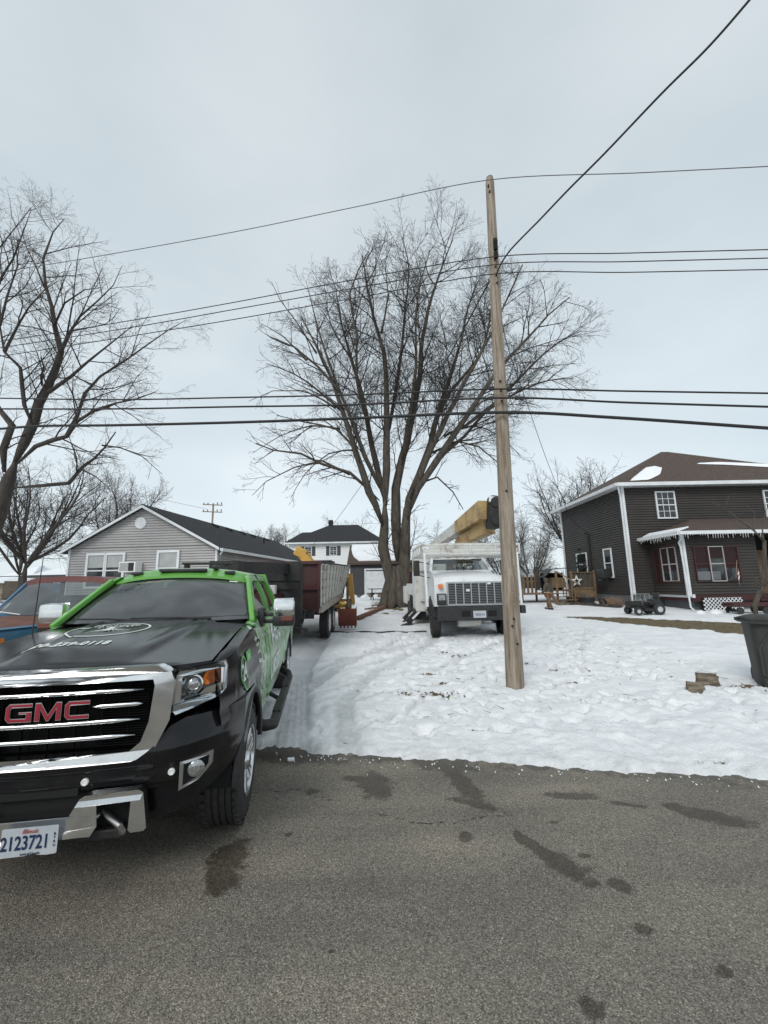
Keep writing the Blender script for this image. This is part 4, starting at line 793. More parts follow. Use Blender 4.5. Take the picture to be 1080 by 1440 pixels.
# ---------------------------------------------------------------- wrapped pickup (nose towards the camera: local -Y is forward, +X the driver's side)
def wrap_paint():
    m = bpy.data.materials.new('wrap_paint'); m.use_nodes = True; nt = m.node_tree; N = nt.nodes; L = nt.links; b = N['Principled BSDF']
    tc = N.new('ShaderNodeTexCoord'); P = tc.outputs['Object']; sp = N.new('ShaderNodeSeparateXYZ'); L.new(P, sp.inputs[0])
    def nz(sc, st, det=4):
        mp = N.new('ShaderNodeMapping'); mp.inputs['Scale'].default_value = st; L.new(P, mp.inputs[0]); n = N.new('ShaderNodeTexNoise'); n.inputs['Scale'].default_value = sc; n.inputs['Detail'].default_value = det; L.new(mp.outputs[0], n.inputs[0]); return n.outputs[0]
    def mt(op, a, b_, c=None):
        x = N.new('ShaderNodeMath'); x.operation = op
        for i, q in enumerate((a, b_, c)):
            if q is None: continue
            if isinstance(q, (int, float)): x.inputs[i].default_value = q
            else: L.new(q, x.inputs[i])
        return x.outputs[0]
    def step(v, a, b_):
        r = N.new('ShaderNodeMapRange'); r.inputs[1].default_value = a; r.inputs[2].default_value = b_; L.new(v, r.inputs[0]); return r.outputs[0]
    def mix(f, a, b_):
        x = N.new('ShaderNodeMix'); x.data_type = 'RGBA'; L.new(f, x.inputs[0])
        for i, q in ((6, a), (7, b_)):
            if isinstance(q, tuple): x.inputs[i].default_value = (*q, 1)
            else: L.new(q, x.inputs[i])
        return x.outputs[2]
    y, z = sp.outputs[1], sp.outputs[2]
    d = mt('ADD', y, mt('MULTIPLY', mt('SUBTRACT', z, 1.3), .25))          # slanted boundary
    rag = mt('MULTIPLY', mt('SUBTRACT', nz(7, (1, 1, 3.2), 6), .5), 1.1)
    edge = mt('ADD', d, rag)
    green = mix(nz(2.2, (1, 1, .4)), (.09, .36, .045), (.14, .46, .075))
    pale = mix(step(nz(6, (1, 2.6, .35), 6), .4, .62), (.3, .52, .27), (.55, .62, .55))
    low = mt('MULTIPLY', step(d, 1.0, 1.5), step(mt('MULTIPLY_ADD', z, -1.0, 1.62), .22, .42))
    col = mix(low, green, pale)
    sh = mt('MULTIPLY', step(nz(16, (1, 1.4, .8), 8), .46, .5), mt('MULTIPLY', step(edge, .38, .5), mt('SUBTRACT', 1, step(edge, .85, 1.1))))
    col = mix(sh, col, (.62, .68, .62))
    col = mix(step(edge, .52, .5), col, (.006, .006, .008))
    col = mix(mt('MULTIPLY', mt('MULTIPLY', step(z, .95, .4), step(nz(5, (1, 1, 1), 8), .38, .65)), .3), col, (.26, .25, .23))
    L.new(col, b.inputs['Base Color']); b.inputs['Roughness'].default_value = .2; b.inputs['Specular IOR Level'].default_value = .42
    return m
WRAP = wrap_paint(); GREEN = mat('green_paint', (.13, .38, .065), .25, coat=.4); BLACK = mat('black_paint', (.006, .006, .008), .16, bump=(2.5, .03, .02), spec=.38, var=(3.5, (.02, .0195, .019), .45, .8))
CLEAR = glassmat('clear_lens', (.92, .94, .95), .02); GLASS = glassmat('windshield_glass', (.36, .41, .40), .05, .17); GLASS3 = glassmat('truck_glass', (.5, .57, .56), .05, .05); GLASS2 = glassmat('side_glass', (.2, .22, .22), .28)
def lerpl(t, x):
    for i in range(len(t)-1):
        if x <= t[i+1][0]: 
            a, b = t[i], t[i+1]; k = (x-a[0])/(b[0]-a[0]); return a[1]+(b[1]-a[1])*max(0, min(1, k))
    return t[-1][1]
def yf(x):
    a = abs(x); return -.885+.10*a*a+.32*max(0, (a-.64)/.38)**2
def F(off=0): return lambda x, z, d: V((x, yf(x)-off-d, z))
def arch(y, c, r=.5, zc=.385): return zc+sqrt(max(0, r*r-(y-c)**2))
def ring(cx, cy, r, n=24, ry=None): return [(cx+r*cos(2*pi*i/n), cy+(ry or r)*sin(2*pi*i/n)) for i in range(n)]
def dense(pts, st=.05):
    o = []
    for i in range(len(pts)):
        a, b = pts[i], pts[(i+1) % len(pts)]; n = max(1, int(sqrt((a[0]-b[0])**2+(a[1]-b[1])**2)/st))
        o += [(a[0]+(b[0]-a[0])*k/n, a[1]+(b[1]-a[1])*k/n) for k in range(n)]
    return o
def mirp(pts): return [(-x, y) for x, y in pts][::-1]
def wheel(parent, c, side, R_=.41, W=.27, rim=.245, spokes=6, mt_='alloy', rear=False, name='wheel'):
    # axle along X; outer face at +side
    w_ = thing(name, '', '', c); del w_['label'], w_['category']; w_.parent = parent
    h = W/2; P = [(rim-.01, -h), (R_*.82, -h-.004), (R_*.93, -h+.012), (R_-.006, -h+.035)]
    for k in range(4):
        x0 = -h+.045+k*(W-.09)/4; x1 = -h+.045+(k+1)*(W-.09)/4; P += [(R_, x0+.004), (R_, x1-.012), (R_-.012, x1-.008), (R_-.012, x1)]
    P += [(R_-.006, h-.035), (R_*.93, h-.012), (R_*.82, h+.004), (rim-.01, h)]
    t = MB().lathe(P, (0, 0, 0), 'x', 40)
    for i in range(40):
        a = 2*pi*i/40
        for s in (-1, 1): t.box((s*(h-.028), (R_-.004)*cos(a), (R_-.004)*sin(a)), (.04, .022, .035), (a, 0, 0))
    t.build('tyre', M['rubber'], w_, 40)
    s = side; r = MB().lathe([(rim+.004, s*(h+.004)), (rim-.012, s*(h+.002)), (rim-.03, s*(h-.05)), (rim-.05, s*(h-.12))], (0, 0, 0), 'x', 36)
    for i in range(spokes):
        a = 2*pi*i/spokes+.26
        for da in (-.13, .13):
            r.bar((s*(h-.035), .055*cos(a+da*1.6), .055*sin(a+da*1.6)), (s*(h-.018), (rim-.02)*cos(a+da), (rim-.02)*sin(a+da)), .032, .03, bev=.006, up=(1, 0, 0))
    r.lathe([(.0, s*(h+.008)), (.05, s*(h+.006)), (.068, s*(h-.01)), (.075, s*(h-.05))], (0, 0, 0), 'x', 20); r.build('rim', M[mt_], w_, 35)
    MB().lathe([(0, s*(h-.09)), (rim-.03, s*(h-.09))], (0, 0, 0), 'x', 24).build('brake_disc', M['steel_dark'], w_)
    return w_
TP = (-2.09, 3.41, -.03); TZ = .152
pk = thing('pickup_truck', 'black and green wrapped pickup truck with chrome grille parked nose to the road', 'pickup truck', TP, TZ)
pk.rotation_euler = (R(.55), 0, TZ)
def both(mb, name, m, smooth=40, parent=None):
    o = [mb.build(name, m, parent or pk, smooth), mb.mirror().build(name, m, parent or pk, smooth)]; return o
bxp = [(.36, .93), (.46, .965), (.62, .985), (.8, .995), (.97, 1.005), (1.0, 1.0), (1.04, .985), (1.15, .968), (1.25, .945), (1.33, .915), (1.4, .885)]
def bw(y, z):
    x = lerpl(bxp, z); return x*(1-.115*sm(-.3, -.86, y))
def side(y0, y1, zb, zt, n, rows=16, roll=0):
    ys = [y0+(y1-y0)*i/(n-1) for i in range(n)]
    def fn(u, v):
        y = y0+(y1-y0)*u; a = zb(y); t = zt(y); z = a+(t-a)*v; flare = .02*(1-sm(0, .09, (z-a)))*(1 if zb(y) > .5 and roll >= 0 else 0)
        return V((bw(y, z)+flare, y, z))
    m = MB().grid(n, rows, fn)
    m.grid(n, 2, lambda u, v: fn(u, 0)-V((.07*v, 0, 0)))
    return m
ftop = lambda y: lerpl([(-.8, 1.19), (-.3, 1.265), (.3, 1.32), (.75, 1.35)], y)
fb = lambda y: arch(y, 0) if abs(y) < .46 else (.84-.0*y if y < 0 else .42)
m_ = side(-.70, .74, fb, ftop, 60)
m_.grid(60, 4, lambda u, v: V((bw(-.70+1.44*u, ftop(-.70+1.44*u))-.075*v*(1 if u > .1 else .4+.6*u/.1), -.70+1.44*u, ftop(-.70+1.44*u)+.018*sin(v*1.5))))
both(m_, 'fender', WRAP)
fl_ = MB().tube([(1.01*(1-.115*sm(-.3, -.86, yy)), yy, zz) for yy, zz in [(.49*cos(a), .385+.49*sin(a)) for a in [pi*i/20 for i in range(21)]]], .022, 6); both(fl_, 'fender_flare', M['black_plastic'])
dr1 = both(side(.755, 1.98, lambda y: .42, lambda y: 1.375, 20), 'door', WRAP); dr2 = both(side(1.995, 3.02, lambda y: .42 if y < 2.85 else .42+.4*(y-2.85)/.17, lambda y: 1.375, 16), 'door', WRAP)
bd = lambda y: arch(y, 3.95) if abs(y-3.95) < .46 else .52
both(side(3.05, 5.2, bd, lambda y: 1.42, 60), 'bed_side', WRAP)
both(MB().tube([(1.0, 3.95+.49*cos(pi*i/20), .385+.49*sin(pi*i/20)) for i in range(21)], .022, 6), 'fender_flare', M['black_plastic'])
for s, ds in ((1, (dr1[0], dr2[0])), (-1, (dr1[1], dr2[1]))):
    for d_, y_ in zip(ds, (1.8, 2.82)): MB().box((s*1.0, y_, 1.16), (.045, .2, .035), bev=.012).build('handle', M['chrome'], d_)
# inner structure: dark wells, floor, cab core, bed
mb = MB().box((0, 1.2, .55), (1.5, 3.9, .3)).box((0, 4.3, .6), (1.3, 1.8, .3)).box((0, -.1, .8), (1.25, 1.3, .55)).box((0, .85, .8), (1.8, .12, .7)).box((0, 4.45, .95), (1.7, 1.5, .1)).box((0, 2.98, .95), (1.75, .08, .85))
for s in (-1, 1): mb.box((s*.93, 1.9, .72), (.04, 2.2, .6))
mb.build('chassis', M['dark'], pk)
MB().box((0, 5.2, 1.0), (1.86, .08, .82)).box((-.93, 4.1, 1.42), (.1, 2.1, .04)).box((.93, 4.1, 1.42), (.1, 2.1, .04)).build('tailgate', BLACK, pk)
# hood
def HZ(x, y):
    t = (y+.93)/1.5; a = abs(x); z = 1.245+.13*sm(0, 1, .2+.8*t)*1.1-.035*(a/.84)**2
    k = .34+.16*t; z += .028*(1-sm(k-.03, k+.05, a))*sm(0, .35, t)-.012*(1-sm(.0, .05, abs(a-(k-.11))))*sm(.2, .6, t)
    z -= .05*(1-sm(0, .10, t)); return z
def HS(u, v):
    x = (-.845+1.69*u); fr_ = yf(x)+.03; y = fr_+(.60+.14*(x/.84)**2-fr_)*v; return V((x, y, HZ(x, y)))
mb = MB().grid(61, 50, HS); mb.grid(61, 3, lambda u, v: HS(u, 0)+V((0, .01*v, -.05*v))); mb.build('hood', BLACK, pk, 50)
hd = lambda x, y, d: V((x, y, HZ(x, y)+.004+d))
HX, HY = -.13, .06; R0 = ring(HX, HY, .30, 48, .25); R1 = ring(HX, HY, .283, 48, .232)
hm = MB()
for i in range(48):
    j = (i+1) % 48; q = [hd(*R0[i], 0), hd(*R0[j], 0), hd(*R1[j], 0), hd(*R1[i], 0)]; hm.add(q, [(0, 1, 2, 3)])
hm.build('hood_emblem_ring', M['decal_white'], pk)
em = MB(); r_ = random.Random(6)
for i in range(170):       # stylised tree crown and roots inside the ring
    a = r_.uniform(0, 2*pi); q = sqrt(r_.random()); x, y = HX+.19*q*cos(a), HY+.115+.085*q*sin(a); l_ = r_.uniform(.008, .028); an = r_.uniform(0, pi)
    em.add([hd(x, y, .001), hd(x+l_*cos(an), y+l_*sin(an), .001), hd(x+.012*cos(an+1.5), y+.012*sin(an+1.5), .001)], [(0, 1, 2)])
for i in range(15):
    a = -pi+pi*i/14; x0 = .02*cos(a)+HX; em.add([hd(x0, HY, .001), hd(x0+.012, HY, .001), hd(HX+.22*cos(a)*.95, HY-.07+.06*sin(a), .001)], [(0, 1, 2)])
em.add([hd(HX-.03, HY-.07, .002), hd(HX+.03, HY-.07, .002), hd(HX+.02, HY+.08, .002), hd(HX-.02, HY+.08, .002)], [(0, 1, 2, 3)])
em.build('hood_emblem_tree', M['decal_white'], pk)
MB().text('720-239-0118', .10, lambda a, b, d: hd(a*.86+HX-.05, -.40+b*1.25, d), .001, bold=.004, spacing=1.1).build('hood_phone_number', M['decal_white'], pk)
# cowl, windshield, roof
def WS(u, v, d=0):        # u -1..1, v 0..1
    w_ = .86+(.69-.86)*v; x = u*w_; y = .60+.72*v+(.15-.06*v)*u*u; z = 1.375+(1.81-1.375)*v-.045*u*u*v+.02*sin(pi*v); return V((x, y-d*.55, z+d*.83))
MB().grid(30, 3, lambda u, v: V(((2*u-1)*.87, .56+.15*(2*u-1)**2+.09*v, 1.352+.012*v-.02*(2*u-1)**2))).build('cowl', M['black_plastic'], pk, 60)
MB().grid(31, 16, lambda u, v: WS(2*u-1, .02+.97*v)).build('windshield', GLASS, pk, 180)
inr = []
for cx, cy, a0 in ((.86, .86, 0), (-.86, .86, pi/2), (-.9, .17, pi), (.9, .17, 3*pi/2)):
    inr += [(cx+.06*cos(a0+pi/2*k/5), cy+.08*sin(a0+pi/2*k/5)) for k in range(6)]
MB().poly([dense([(-1, 0), (1, 0), (1, 1), (-1, 1)], .08), dense(inr, .1)], .3, lambda a, b, d: WS(a, b, .003+.003*d)).build('windshield_border', M['black_gloss'], pk)
for x0, x1 in ((.45, -.2), (-.1, -.68)):
    mb = MB().tube([WS(x0/.8, .015, .03), WS((x0+x1)/1.6, .045, .035), WS(x1/.8, .06, .03)], [.012, .009, .005], 6).tube([WS(x0/.8, .0, .0), WS(x0/.8, .02, .04)], .02, 6); mb.build('wiper', M['black_plastic'], pk)
def RF(u, v):
    x = -.69+1.38*u; q = (x/.69); y = 1.285+.07*q*q+1.62*v; z = 1.868+.055*(1-q*q)*(.6+.4*sin(pi*min(1, v+.15)))-.035*q**6-.03*sm(.85, 1, v)-.075*(1-sm(0, .13, v)); return V((x, y, z))
mb = MB().grid(41, 20, RF); mb.grid(41, 3, lambda u, v: RF(u, 0)+V((0, .0, -.03*v))); mb.build('roof', GREEN, pk, 60)
def GS(y, z, o=0): return V((.905-.44*(z-1.36)-.02*((z-1.6)/.25)**2-o, y, z))
out_ = [(.66, 1.36), (1.32, 1.78), (1.42, 1.822), (2.6, 1.83), (2.86, 1.79), (2.98, 1.6), (3.03, 1.36)]
w1 = [(.92, 1.40), (1.06, 1.53), (1.38, 1.715), (1.5, 1.76), (1.93, 1.765), (1.93, 1.40)]; w2_ = [(2.05, 1.40), (2.05, 1.765), (2.58, 1.76), (2.68, 1.72), (2.78, 1.5), (2.8, 1.40)]
def gsf(a, b, d): return GS(a, b, -d)
both(MB().poly([dense(out_, .12), dense(w1, .1), dense(w2_, .1)], .035, gsf), 'cab_pillar', GREEN, 30)
for wo in (w1, w2_): both(MB().poly(dense(wo, .15), .004, lambda a, b, d: GS(a, b, .012-d)), 'side_window', GLASS2, 30)
both(MB().tube([GS(y, z, -.02) for y, z in [(1.98, 1.38), (1.985, 1.84)]], .012, 5), 'pillar_seam', M['black_plastic'])
both(MB().bar((.885, .65, 1.365), (.715, 1.33, 1.785), .045, .05, bev=.012), 'windshield_pillar', GREEN)
both(MB().tube([GS(.75, 1.38, -.01), GS(3.0, 1.38, -.01)], .012, 5), 'belt_moulding', M['black_plastic'])
MB().poly([dense([(-.9, .6), (.9, .6), (.9, 1.36), (.70, 1.86), (-.70, 1.86), (-.9, 1.36)], .2), dense([(-.6, 1.42), (-.52, 1.78), (.52, 1.78), (.6, 1.42)], .2)], .04, lambda a, b, d: V((a, 2.97+d, b))).build('cab_back', GREEN, pk)
MB().box((0, 2.96, 1.6), (1.2, .01, .38)).build('rear_window', GLASS2, pk)
mb = MB()
for x_ in (-.46, -.12, .0, .12, .46): pass
for x_, l_ in ((-.5, .11), (.5, .11), (0, .5)): 
    p = RF((x_+.69)/1.38, .06); mb.box(p+V((0, 0, .018)), (l_, .085, .035), bev=.012)
p = RF((.33+.69)/1.38, .10); mb.box(p+V((0, 0, .03)), (.06, .15, .05), bev=.02)
mb.build('roof_marker_lamp', M['black_plastic'], pk, 40)
mb = MB().box((.02, 2.3, 2.005), (.62, .16, .03), bev=.008)
for x_ in (-.24, .28): mb.box((x_, 2.3, 1.955), (.05, .1, .08))
for k in range(8): mb.box((-.25+k*.077, 2.215, 2.005), (.055, .01, .022))
mb.tube([(.16, 2.32, 2.0), (.16, 2.32, 2.42)], [.01, .004], 5); mb.build('light_bar', M['black_plastic'], pk, 40)
MB().tube([(-.86, .35, 1.3), (-.87, .4, 2.05)], [.006, .003], 5).build('antenna', M['black_plastic'], pk)
# interior
MB().box((0, .98, 1.24), (1.5, .38, .2), bev=.05).box((.4, .92, 1.345), (.36, .22, .05), bev=.02).build('dashboard', M['interior'], pk, 40)
for x_, y_ in ((.38, 1.75), (-.38, 1.75), (.38, 2.65), (-.38, 2.65)):
    MB().box((x_, y_, 1.2), (.5, .14, .66), (-.15, 0, 0), bev=.05).box((x_, y_+.08, 1.6), (.26, .1, .19), bev=.04).build('seat', M['seat'], pk, 50)
sw = MB(); sw.tube([V((.4+.19*cos(a), 1.22+.08*sin(a), 1.29+.17*sin(a))) for a in [2*pi*i/24 for i in range(25)]], .015, 6); sw.bar((.22, 1.22, 1.29), (.58, 1.22, 1.29), .03, .05); sw.build('steering_wheel', M['interior'], pk, 50)
MB().box(WS(0, .86, -.05), (.24, .03, .07), bev=.01).build('rear_view_mirror', M['black_plastic'], pk)
MB().box((-.12, .88, 1.352), (.26, .16, .012), (.1, 0, .2)).build('dashboard_papers', M['decal_white'], pk)
MB().add([WS(.74, .9, .004), WS(.86, .9, .004), WS(.86, .935, .004), WS(.74, .935, .004)], [(0, 1, 2, 3)]).build('inspection_sticker', M['decal_white'], pk)
# grille
go = [(-.52, .745), (.52, .745), (.60, .80), (.67, .95), (.685, 1.16), (.665, 1.225), (.6, 1.262), (-.6, 1.262), (-.665, 1.225), (-.685, 1.16), (-.67, .95), (-.60, .80)]
gi = [(-.47, .80), (.47, .80), (.525, .845), (.56, .95), (.58, 1.15), (.57, 1.185), (-.57, 1.185), (-.58, 1.15), (-.56, .95), (-.525, .845)]
gr = MB().poly([dense(go), dense(gi)], .07, F(.02)); gr.poly([dense([(-.655, 1.222), (.655, 1.222), (.60, 1.262), (-.60, 1.262)])], .02, F(.06))
GR = gr.build('grille', M['chrome'], pk, 30)
MB().poly(dense(gi, .06), .01, F(-.06)).build('grille_backing', M['grille_black'], GR)
mb = MB()
for k in range(26):
    z = .815+k*.0145
    for s in (-1, 1): mb.box((s*.39, yf(.39)+.035, z), (.28, .02, .004))
for k in range(9):
    x = -.56+k*.14
    mb.box((x, yf(x)+.04, 1.0), (.006, .02, .37))
mb.build('grille_mesh', M['grille_black'], GR)
for z, segs in ((1.125, ((-.51, .51),)), (1.045, ((-.51, -.24), (.25, .51))), (.96, ((-.50, .50),)), (.875, ((-.48, .48),))):
    for x0, x1 in segs:
        def bar_fn(u, v, x0=x0, x1=x1, z=z):
            x = x0+(x1-x0)*u; h = .014*min(1, .35+5*min(u, 1-u)); a = v*2*pi; return V((x, yf(x)-.005-.016*cos(a)*.9, z+h*sin(a)))
        MB().grid(40, 9, bar_fn).build('grille_bar', M['chrome'], GR, 60)
# raised badge letters: red faces on chrome
def letters(o, th):
    mb = MB(); k = .012-o
    G_ = [(.0, .02), (.02, 0), (.15, 0), (.15, .055), (.075, .055), (.075, .042), (.118, .042), (.118, .022), (.035, .022), (.028, .03), (.028, .07), (.035, .078), (.15, .078), (.15, .1), (.02, .1), (0, .08)]
    M_ = [(.0, 0), (.03, 0), (.03, .062), (.068, .0), (.082, .0), (.12, .062), (.12, 0), (.15, 0), (.15, .1), (.118, .1), (.075, .034), (.032, .1), (0, .1)]
    C_ = [(.0, .02), (.02, 0), (.14, 0), (.14, .024), (.035, .024), (.028, .03), (.028, .07), (.035, .076), (.14, .076), (.14, .1), (.02, .1), (0, .08)]
    return G_, M_, C_
G_, M_, C_ = letters(0, 0)
for L_, x0 in ((G_, -.235), (M_, -.068), (C_, .1)):
    cx = sum(p[0] for p in L_)/len(L_); f_ = lambda a, b, d: V((.028+.9*(x0+a), yf(x0+a)-.035-d, .993+b))
    o = MB().poly(L_, .02, f_).build('badge_letter', M['chrome'], GR)
    # inset face
    n = len(L_); ins = []
    for i in range(n):
        p, a, b = V(L_[i]), V(L_[i-1]), V(L_[(i+1) % n]); e1 = (p-a).normalized(); e2 = (b-p).normalized(); n1 = V((-e1.y, e1.x)); n2 = V((-e2.y, e2.x)); q = (n1+n2); q = q/(max(.4, q.length_squared)/2*1.0)*1.0; ins.append(tuple(p+q*.0042*1.0))
    MB().poly(ins, .004, lambda a, b, d: V((.028+.9*(x0+a), yf(x0+a)-.0465-d, .993+b))).build('letter_face', M['letter_red'], o)
# headlights
for s in (1, -1):
    mm = (lambda p: p) if s > 0 else mirp
    fn = F(-.01)
    ho = [(.69, .965), (.90, 1.02), (.925, 1.045), (.925, 1.19), (.915, 1.228), (.70, 1.215), (.685, 1.19), (.675, .985)]
    hi_ = [(.712, 1.045), (.80, 1.06), (.825, 1.085), (.90, 1.10), (.905, 1.11), (.902, 1.195), (.72, 1.182), (.712, 1.17)]
    H = MB().poly([dense(mm(ho), .03), dense(mm(hi_), .03)], .05, F(.0)).build('headlight', M['chrome'], pk, 30)
    MB().poly(dense(mm(ho), .04), .01, F(-.045)).build('headlight_housing', M['black_gloss'], H)
    cx = .765; c_ = V((s*cx, yf(cx)+.0, 1.125)); n = V((s*.22, -1, 0)).normalized()
    rg_ = MB().lathe([(.052, 0), (.058, .012), (.05, .02), (.043, .004)], (0, 0, 0), 'z', 24); lensm = MB().lathe([(0, .022), (.02, .019), (.035, .010), (.042, 0)], (0, 0, 0), 'z', 24)
    Q = Matrix.Translation(c_-n*.0) @ n.to_track_quat('Z', 'Y').to_matrix().to_4x4()
    rg_.xf(Q).build('projector_ring', M['chrome'], H, 50); lensm.xf(Q).build('projector_lens', M['lens'], H, 50)
    MB().poly(dense(mm([(.822, 1.10), (.90, 1.113), (.902, 1.192), (.826, 1.184), (.81, 1.145)]), .03), .02, F(-.01)).build('turn_lens', M['amber'], H, 30)
    MB().poly(dense(mm([(.714, 1.06), (.728, 1.062), (.728, 1.17), (.714, 1.168)]), .03), .012, F(-.02)).build('reflector', M['lens'], H)
    MB().poly(dense(mm([(.70, .985), (.89, 1.032), (.908, 1.05), (.908, 1.08), (.835, 1.07), (.80, 1.042), (.70, 1.028)]), .03), .012, F(.002)).build('running_light', M['lens'], H)
    cl = MB().poly(dense(mm(ho), .03), .004, F(.028)); cl.build('lamp_cover', CLEAR, H)
# bumper
def bz(x): return lerpl([(0, .745), (.5, .745), (.58, .80), (.66, .90), (.74, .935), (1.02, .925)], abs(x))
def bbot(x): return lerpl([(0, .36), (.6, .38), (.75, .42), (.9, .50), (1.03, .62)], abs(x))
def BP(u, v):
    x = -1.02+2.04*u; t = bz(x); b_ = bbot(x); z = b_+(t-b_)*v; a = abs(x)
    o = lerpl([(.36, -.05), (.56, -.04), (.60, .0), (.645, .03), (.66, .026), (.69, .026), (.715, .052), (.79, .066), (.80, .064), (.90, .0), (.93, -.01)], z); o *= 1 if a < .9 else 1-.5*(a-.9)/.12
    y = yf(x)-o
    if a > .96: y += (a-.96)*1.5
    return V((x, y, z))
mb = MB().grid(81, 34, BP); mb.grid(81, 2, lambda u, v: BP(u, 1)+V((0, .16*v, 0)))
for s in (-1, 1): mb.grid(10, 24, lambda u, v: BP(0 if s < 0 else 1, v)+V((-s*.0, (.62-.12)*u*(.25+.75*v)*.9, .0)))
BU = mb.build('bumper', BLACK, pk, 28)
for s in (1, -1):
    mm = (lambda p: p) if s > 0 else mirp
    fo = [(.735, .55), (.83, .578), (.885, .635), (.888, .712), (.735, .705)]; fi = [(.753, .572), (.823, .595), (.868, .643), (.871, .693), (.753, .687)]
    fg = MB().poly([dense(mm(fo), .03), dense(mm(fi), .03)], .03, F(.045)).build('fog_lamp', M['dullchrome'], BU, 30)
    MB().poly(dense(mm(fo), .03), .006, F(.042)).build('fog_recess', M['dark'], fg)
    c_ = V((s*.81, yf(.81)-.05, .643)); n = V((s*.25, -1, 0)).normalized(); Q = Matrix.Translation(c_) @ n.to_track_quat('Z', 'Y').to_matrix().to_4x4()
    MB().lathe([(.045, 0), (.048, .01), (.042, .016), (.03, .02), (0, .024)], (0, 0, 0), 'z', 24).xf(Q).build('fog_lens', M['lens'], fg, 50)
    for x_, z_ in ((.25, .655), (.69, .655)):
        Q = Matrix.Translation(V((s*x_, yf(x_)-.028, z_))) @ V((s*.1, -1, 0)).normalized().to_track_quat('Z', 'Y').to_matrix().to_4x4()
        MB().lathe([(.019, 0), (.019, .012), (.014, .016), (.009, .012), (0, .014)], (0, 0, 0), 'z', 16).xf(Q).build('parking_sensor', M['white_plastic'], BU, 40)
ch = []
half = [(.205, .505), (.25, .585), (.275, .60), (.54, .60), (.565, .585), (.59, .385), (.545, .385), (.27, .385), (.21, .405)]
full = half+mirp(half)
hole = [(.325, .435), (.315, .545), (.505, .55), (.50, .43)]
hf_ = [(.205, .505), (.25, .585), (.275, .60), (.54, .60), (.565, .585), (.592, .40), (.58, .385), (.515, .385), (.50, .40), (.505, .548), (.335, .548), (.345, .44), (.315, .392), (.27, .395)]; top_ = hf_+mirp(hf_)
CB = MB().poly([dense(top_, .05)], .05, F(.05)).build('lower_bumper', M['chrome'], pk, 25)
mb = MB()
for s in (1, -1): MB().poly(dense([(-.27*s if False else .25, .585), (.275, .60), (.54, .60), (.565, .585), (.560, .556), (.24, .556)] if s > 0 else mirp([(.25, .585), (.275, .60), (.54, .60), (.565, .585), (.560, .556), (.24, .556)]), .012), .03, lambda a, b, d: V((a, yf(a)-.085+max(0, b-.558)*1.5-d, b))).build('bumper_step', M['chrome'], CB, 25)
mb = MB()
for s in (1, -1): MB().tube([(s*.33, -.84, .47), (s*.40, -.92, .465), (s*.47, -.96, .44), (s*.48, -.95, .405), (s*.43, -.88, .40)], .018, 8).build('tow_hook', M['dullchrome'], CB, 50)
mb = MB().box((0, -.845, .50), (1.05, .02, .2)).box((0, -.865, .625), (.42, .06, .09)); mb.build('lower_grille', M['dark'], BU)
MB().box((.36, -.88, .375), (.3, .06, .05), bev=.01).build('skid_bracket', M['steel_dark'], CB)
# number plate
pw_, ph = .305, .15; PL_ = V((.03, yf(0)-.095, .415))
def pf(a, b, d): return PL_+V((a*.885+.01, -d, b*.9))
PLT = MB().poly([(-.152, -.07), (-.147, -.076), (-.02, -.074), (.0, -.069), (.03, -.068), (.06, -.075), (.1, -.078), (.147, -.075), (.152, -.07), (.152, .07), (.147, .075), (-.147, .075), (-.152, .07)], .004, pf).build('number_plate', M['plate_white'], CB)
MB().text('2123721', .092, lambda a, b, d: pf(a*.80-.022, b*1.12-.007, d+.004), .002, bold=.0015, spacing=1.02).build('plate_digits', M['plate_blue'], PLT)
MB().text('Illinois', .034, lambda a, b, d: pf(a, b+.055, d+.004), .002, shear=.3).build('plate_state', M['plate_red'], PLT)
MB().text('Land of Lincoln', .017, lambda a, b, d: pf(a+.01, b-.063, d+.004), .002).build('plate_motto', M['plate_blue'], PLT)
MB().text('B\nT\nR\nU', .02, lambda a, b, d: pf(a+.136, b, d+.004), .002).build('plate_type', M['plate_blue'], PLT)
# mirrors, steps, wheels
for s in (1, -1):
    h_ = MB().box((0, 0, 0), (.23, .11, .17), bev=.035); 
    mo = MB()
    X_ = 0 if s > 0 else .13
    for z_ in (1.405, 1.335): mo.bar((s*.90, .98, z_), (s*1.2+X_, .94, z_), .045, .04, bev=.01)
    mo.box((s*.93, 1.0, 1.38), (.07, .2, .2), bev=.03)
    arm = mo.build('wing_mirror', M['black_plastic'], pk, 40)
    MB().box((s*1.165+X_, .93, 1.475), (.22, .13, .19), bev=.04).build('mirror_cap', M['chrome'], arm, 50)
    MB().box((s*1.165+X_, .935, 1.35), (.225, .13, .13), bev=.035).build('mirror_housing', M['black_plastic'], arm, 50)
    MB().box((s*1.20+X_, .866, 1.365), (.12, .01, .045), bev=.004).build('mirror_lamp', M['red_lens'], arm)
    MB().box((s*1.165+X_, 1.0, 1.43), (.19, .006, .28)).build('mirror_glass', M['chrome'], arm)
stp_ = MB().tube([(.92, .60, .46), (1.03, .66, .40), (1.1, .80, .37), (1.1, 1.0, .365), (1.1, 2.85, .365), (1.07, 3.05, .38), (.95, 3.12, .44)], .052, 10)
for y_ in (.75, 1.7, 2.75): stp_.tube([(.85, y_, .5), (1.06, y_, .37)], .025, 6)
for o in both(stp_, 'side_step', M['steel_dark'], 50):
    s = 1 if o.data.vertices[0].co.x > 0 else -1
    MB().box((s*1.1, 1.3, .413), (.085, .5, .02), bev=.005).build('step_pad', M['rubber'], o); MB().box((s*1.1, 2.35, .413), (.085, .5, .02), bev=.005).build('step_pad', M['rubber'], o)
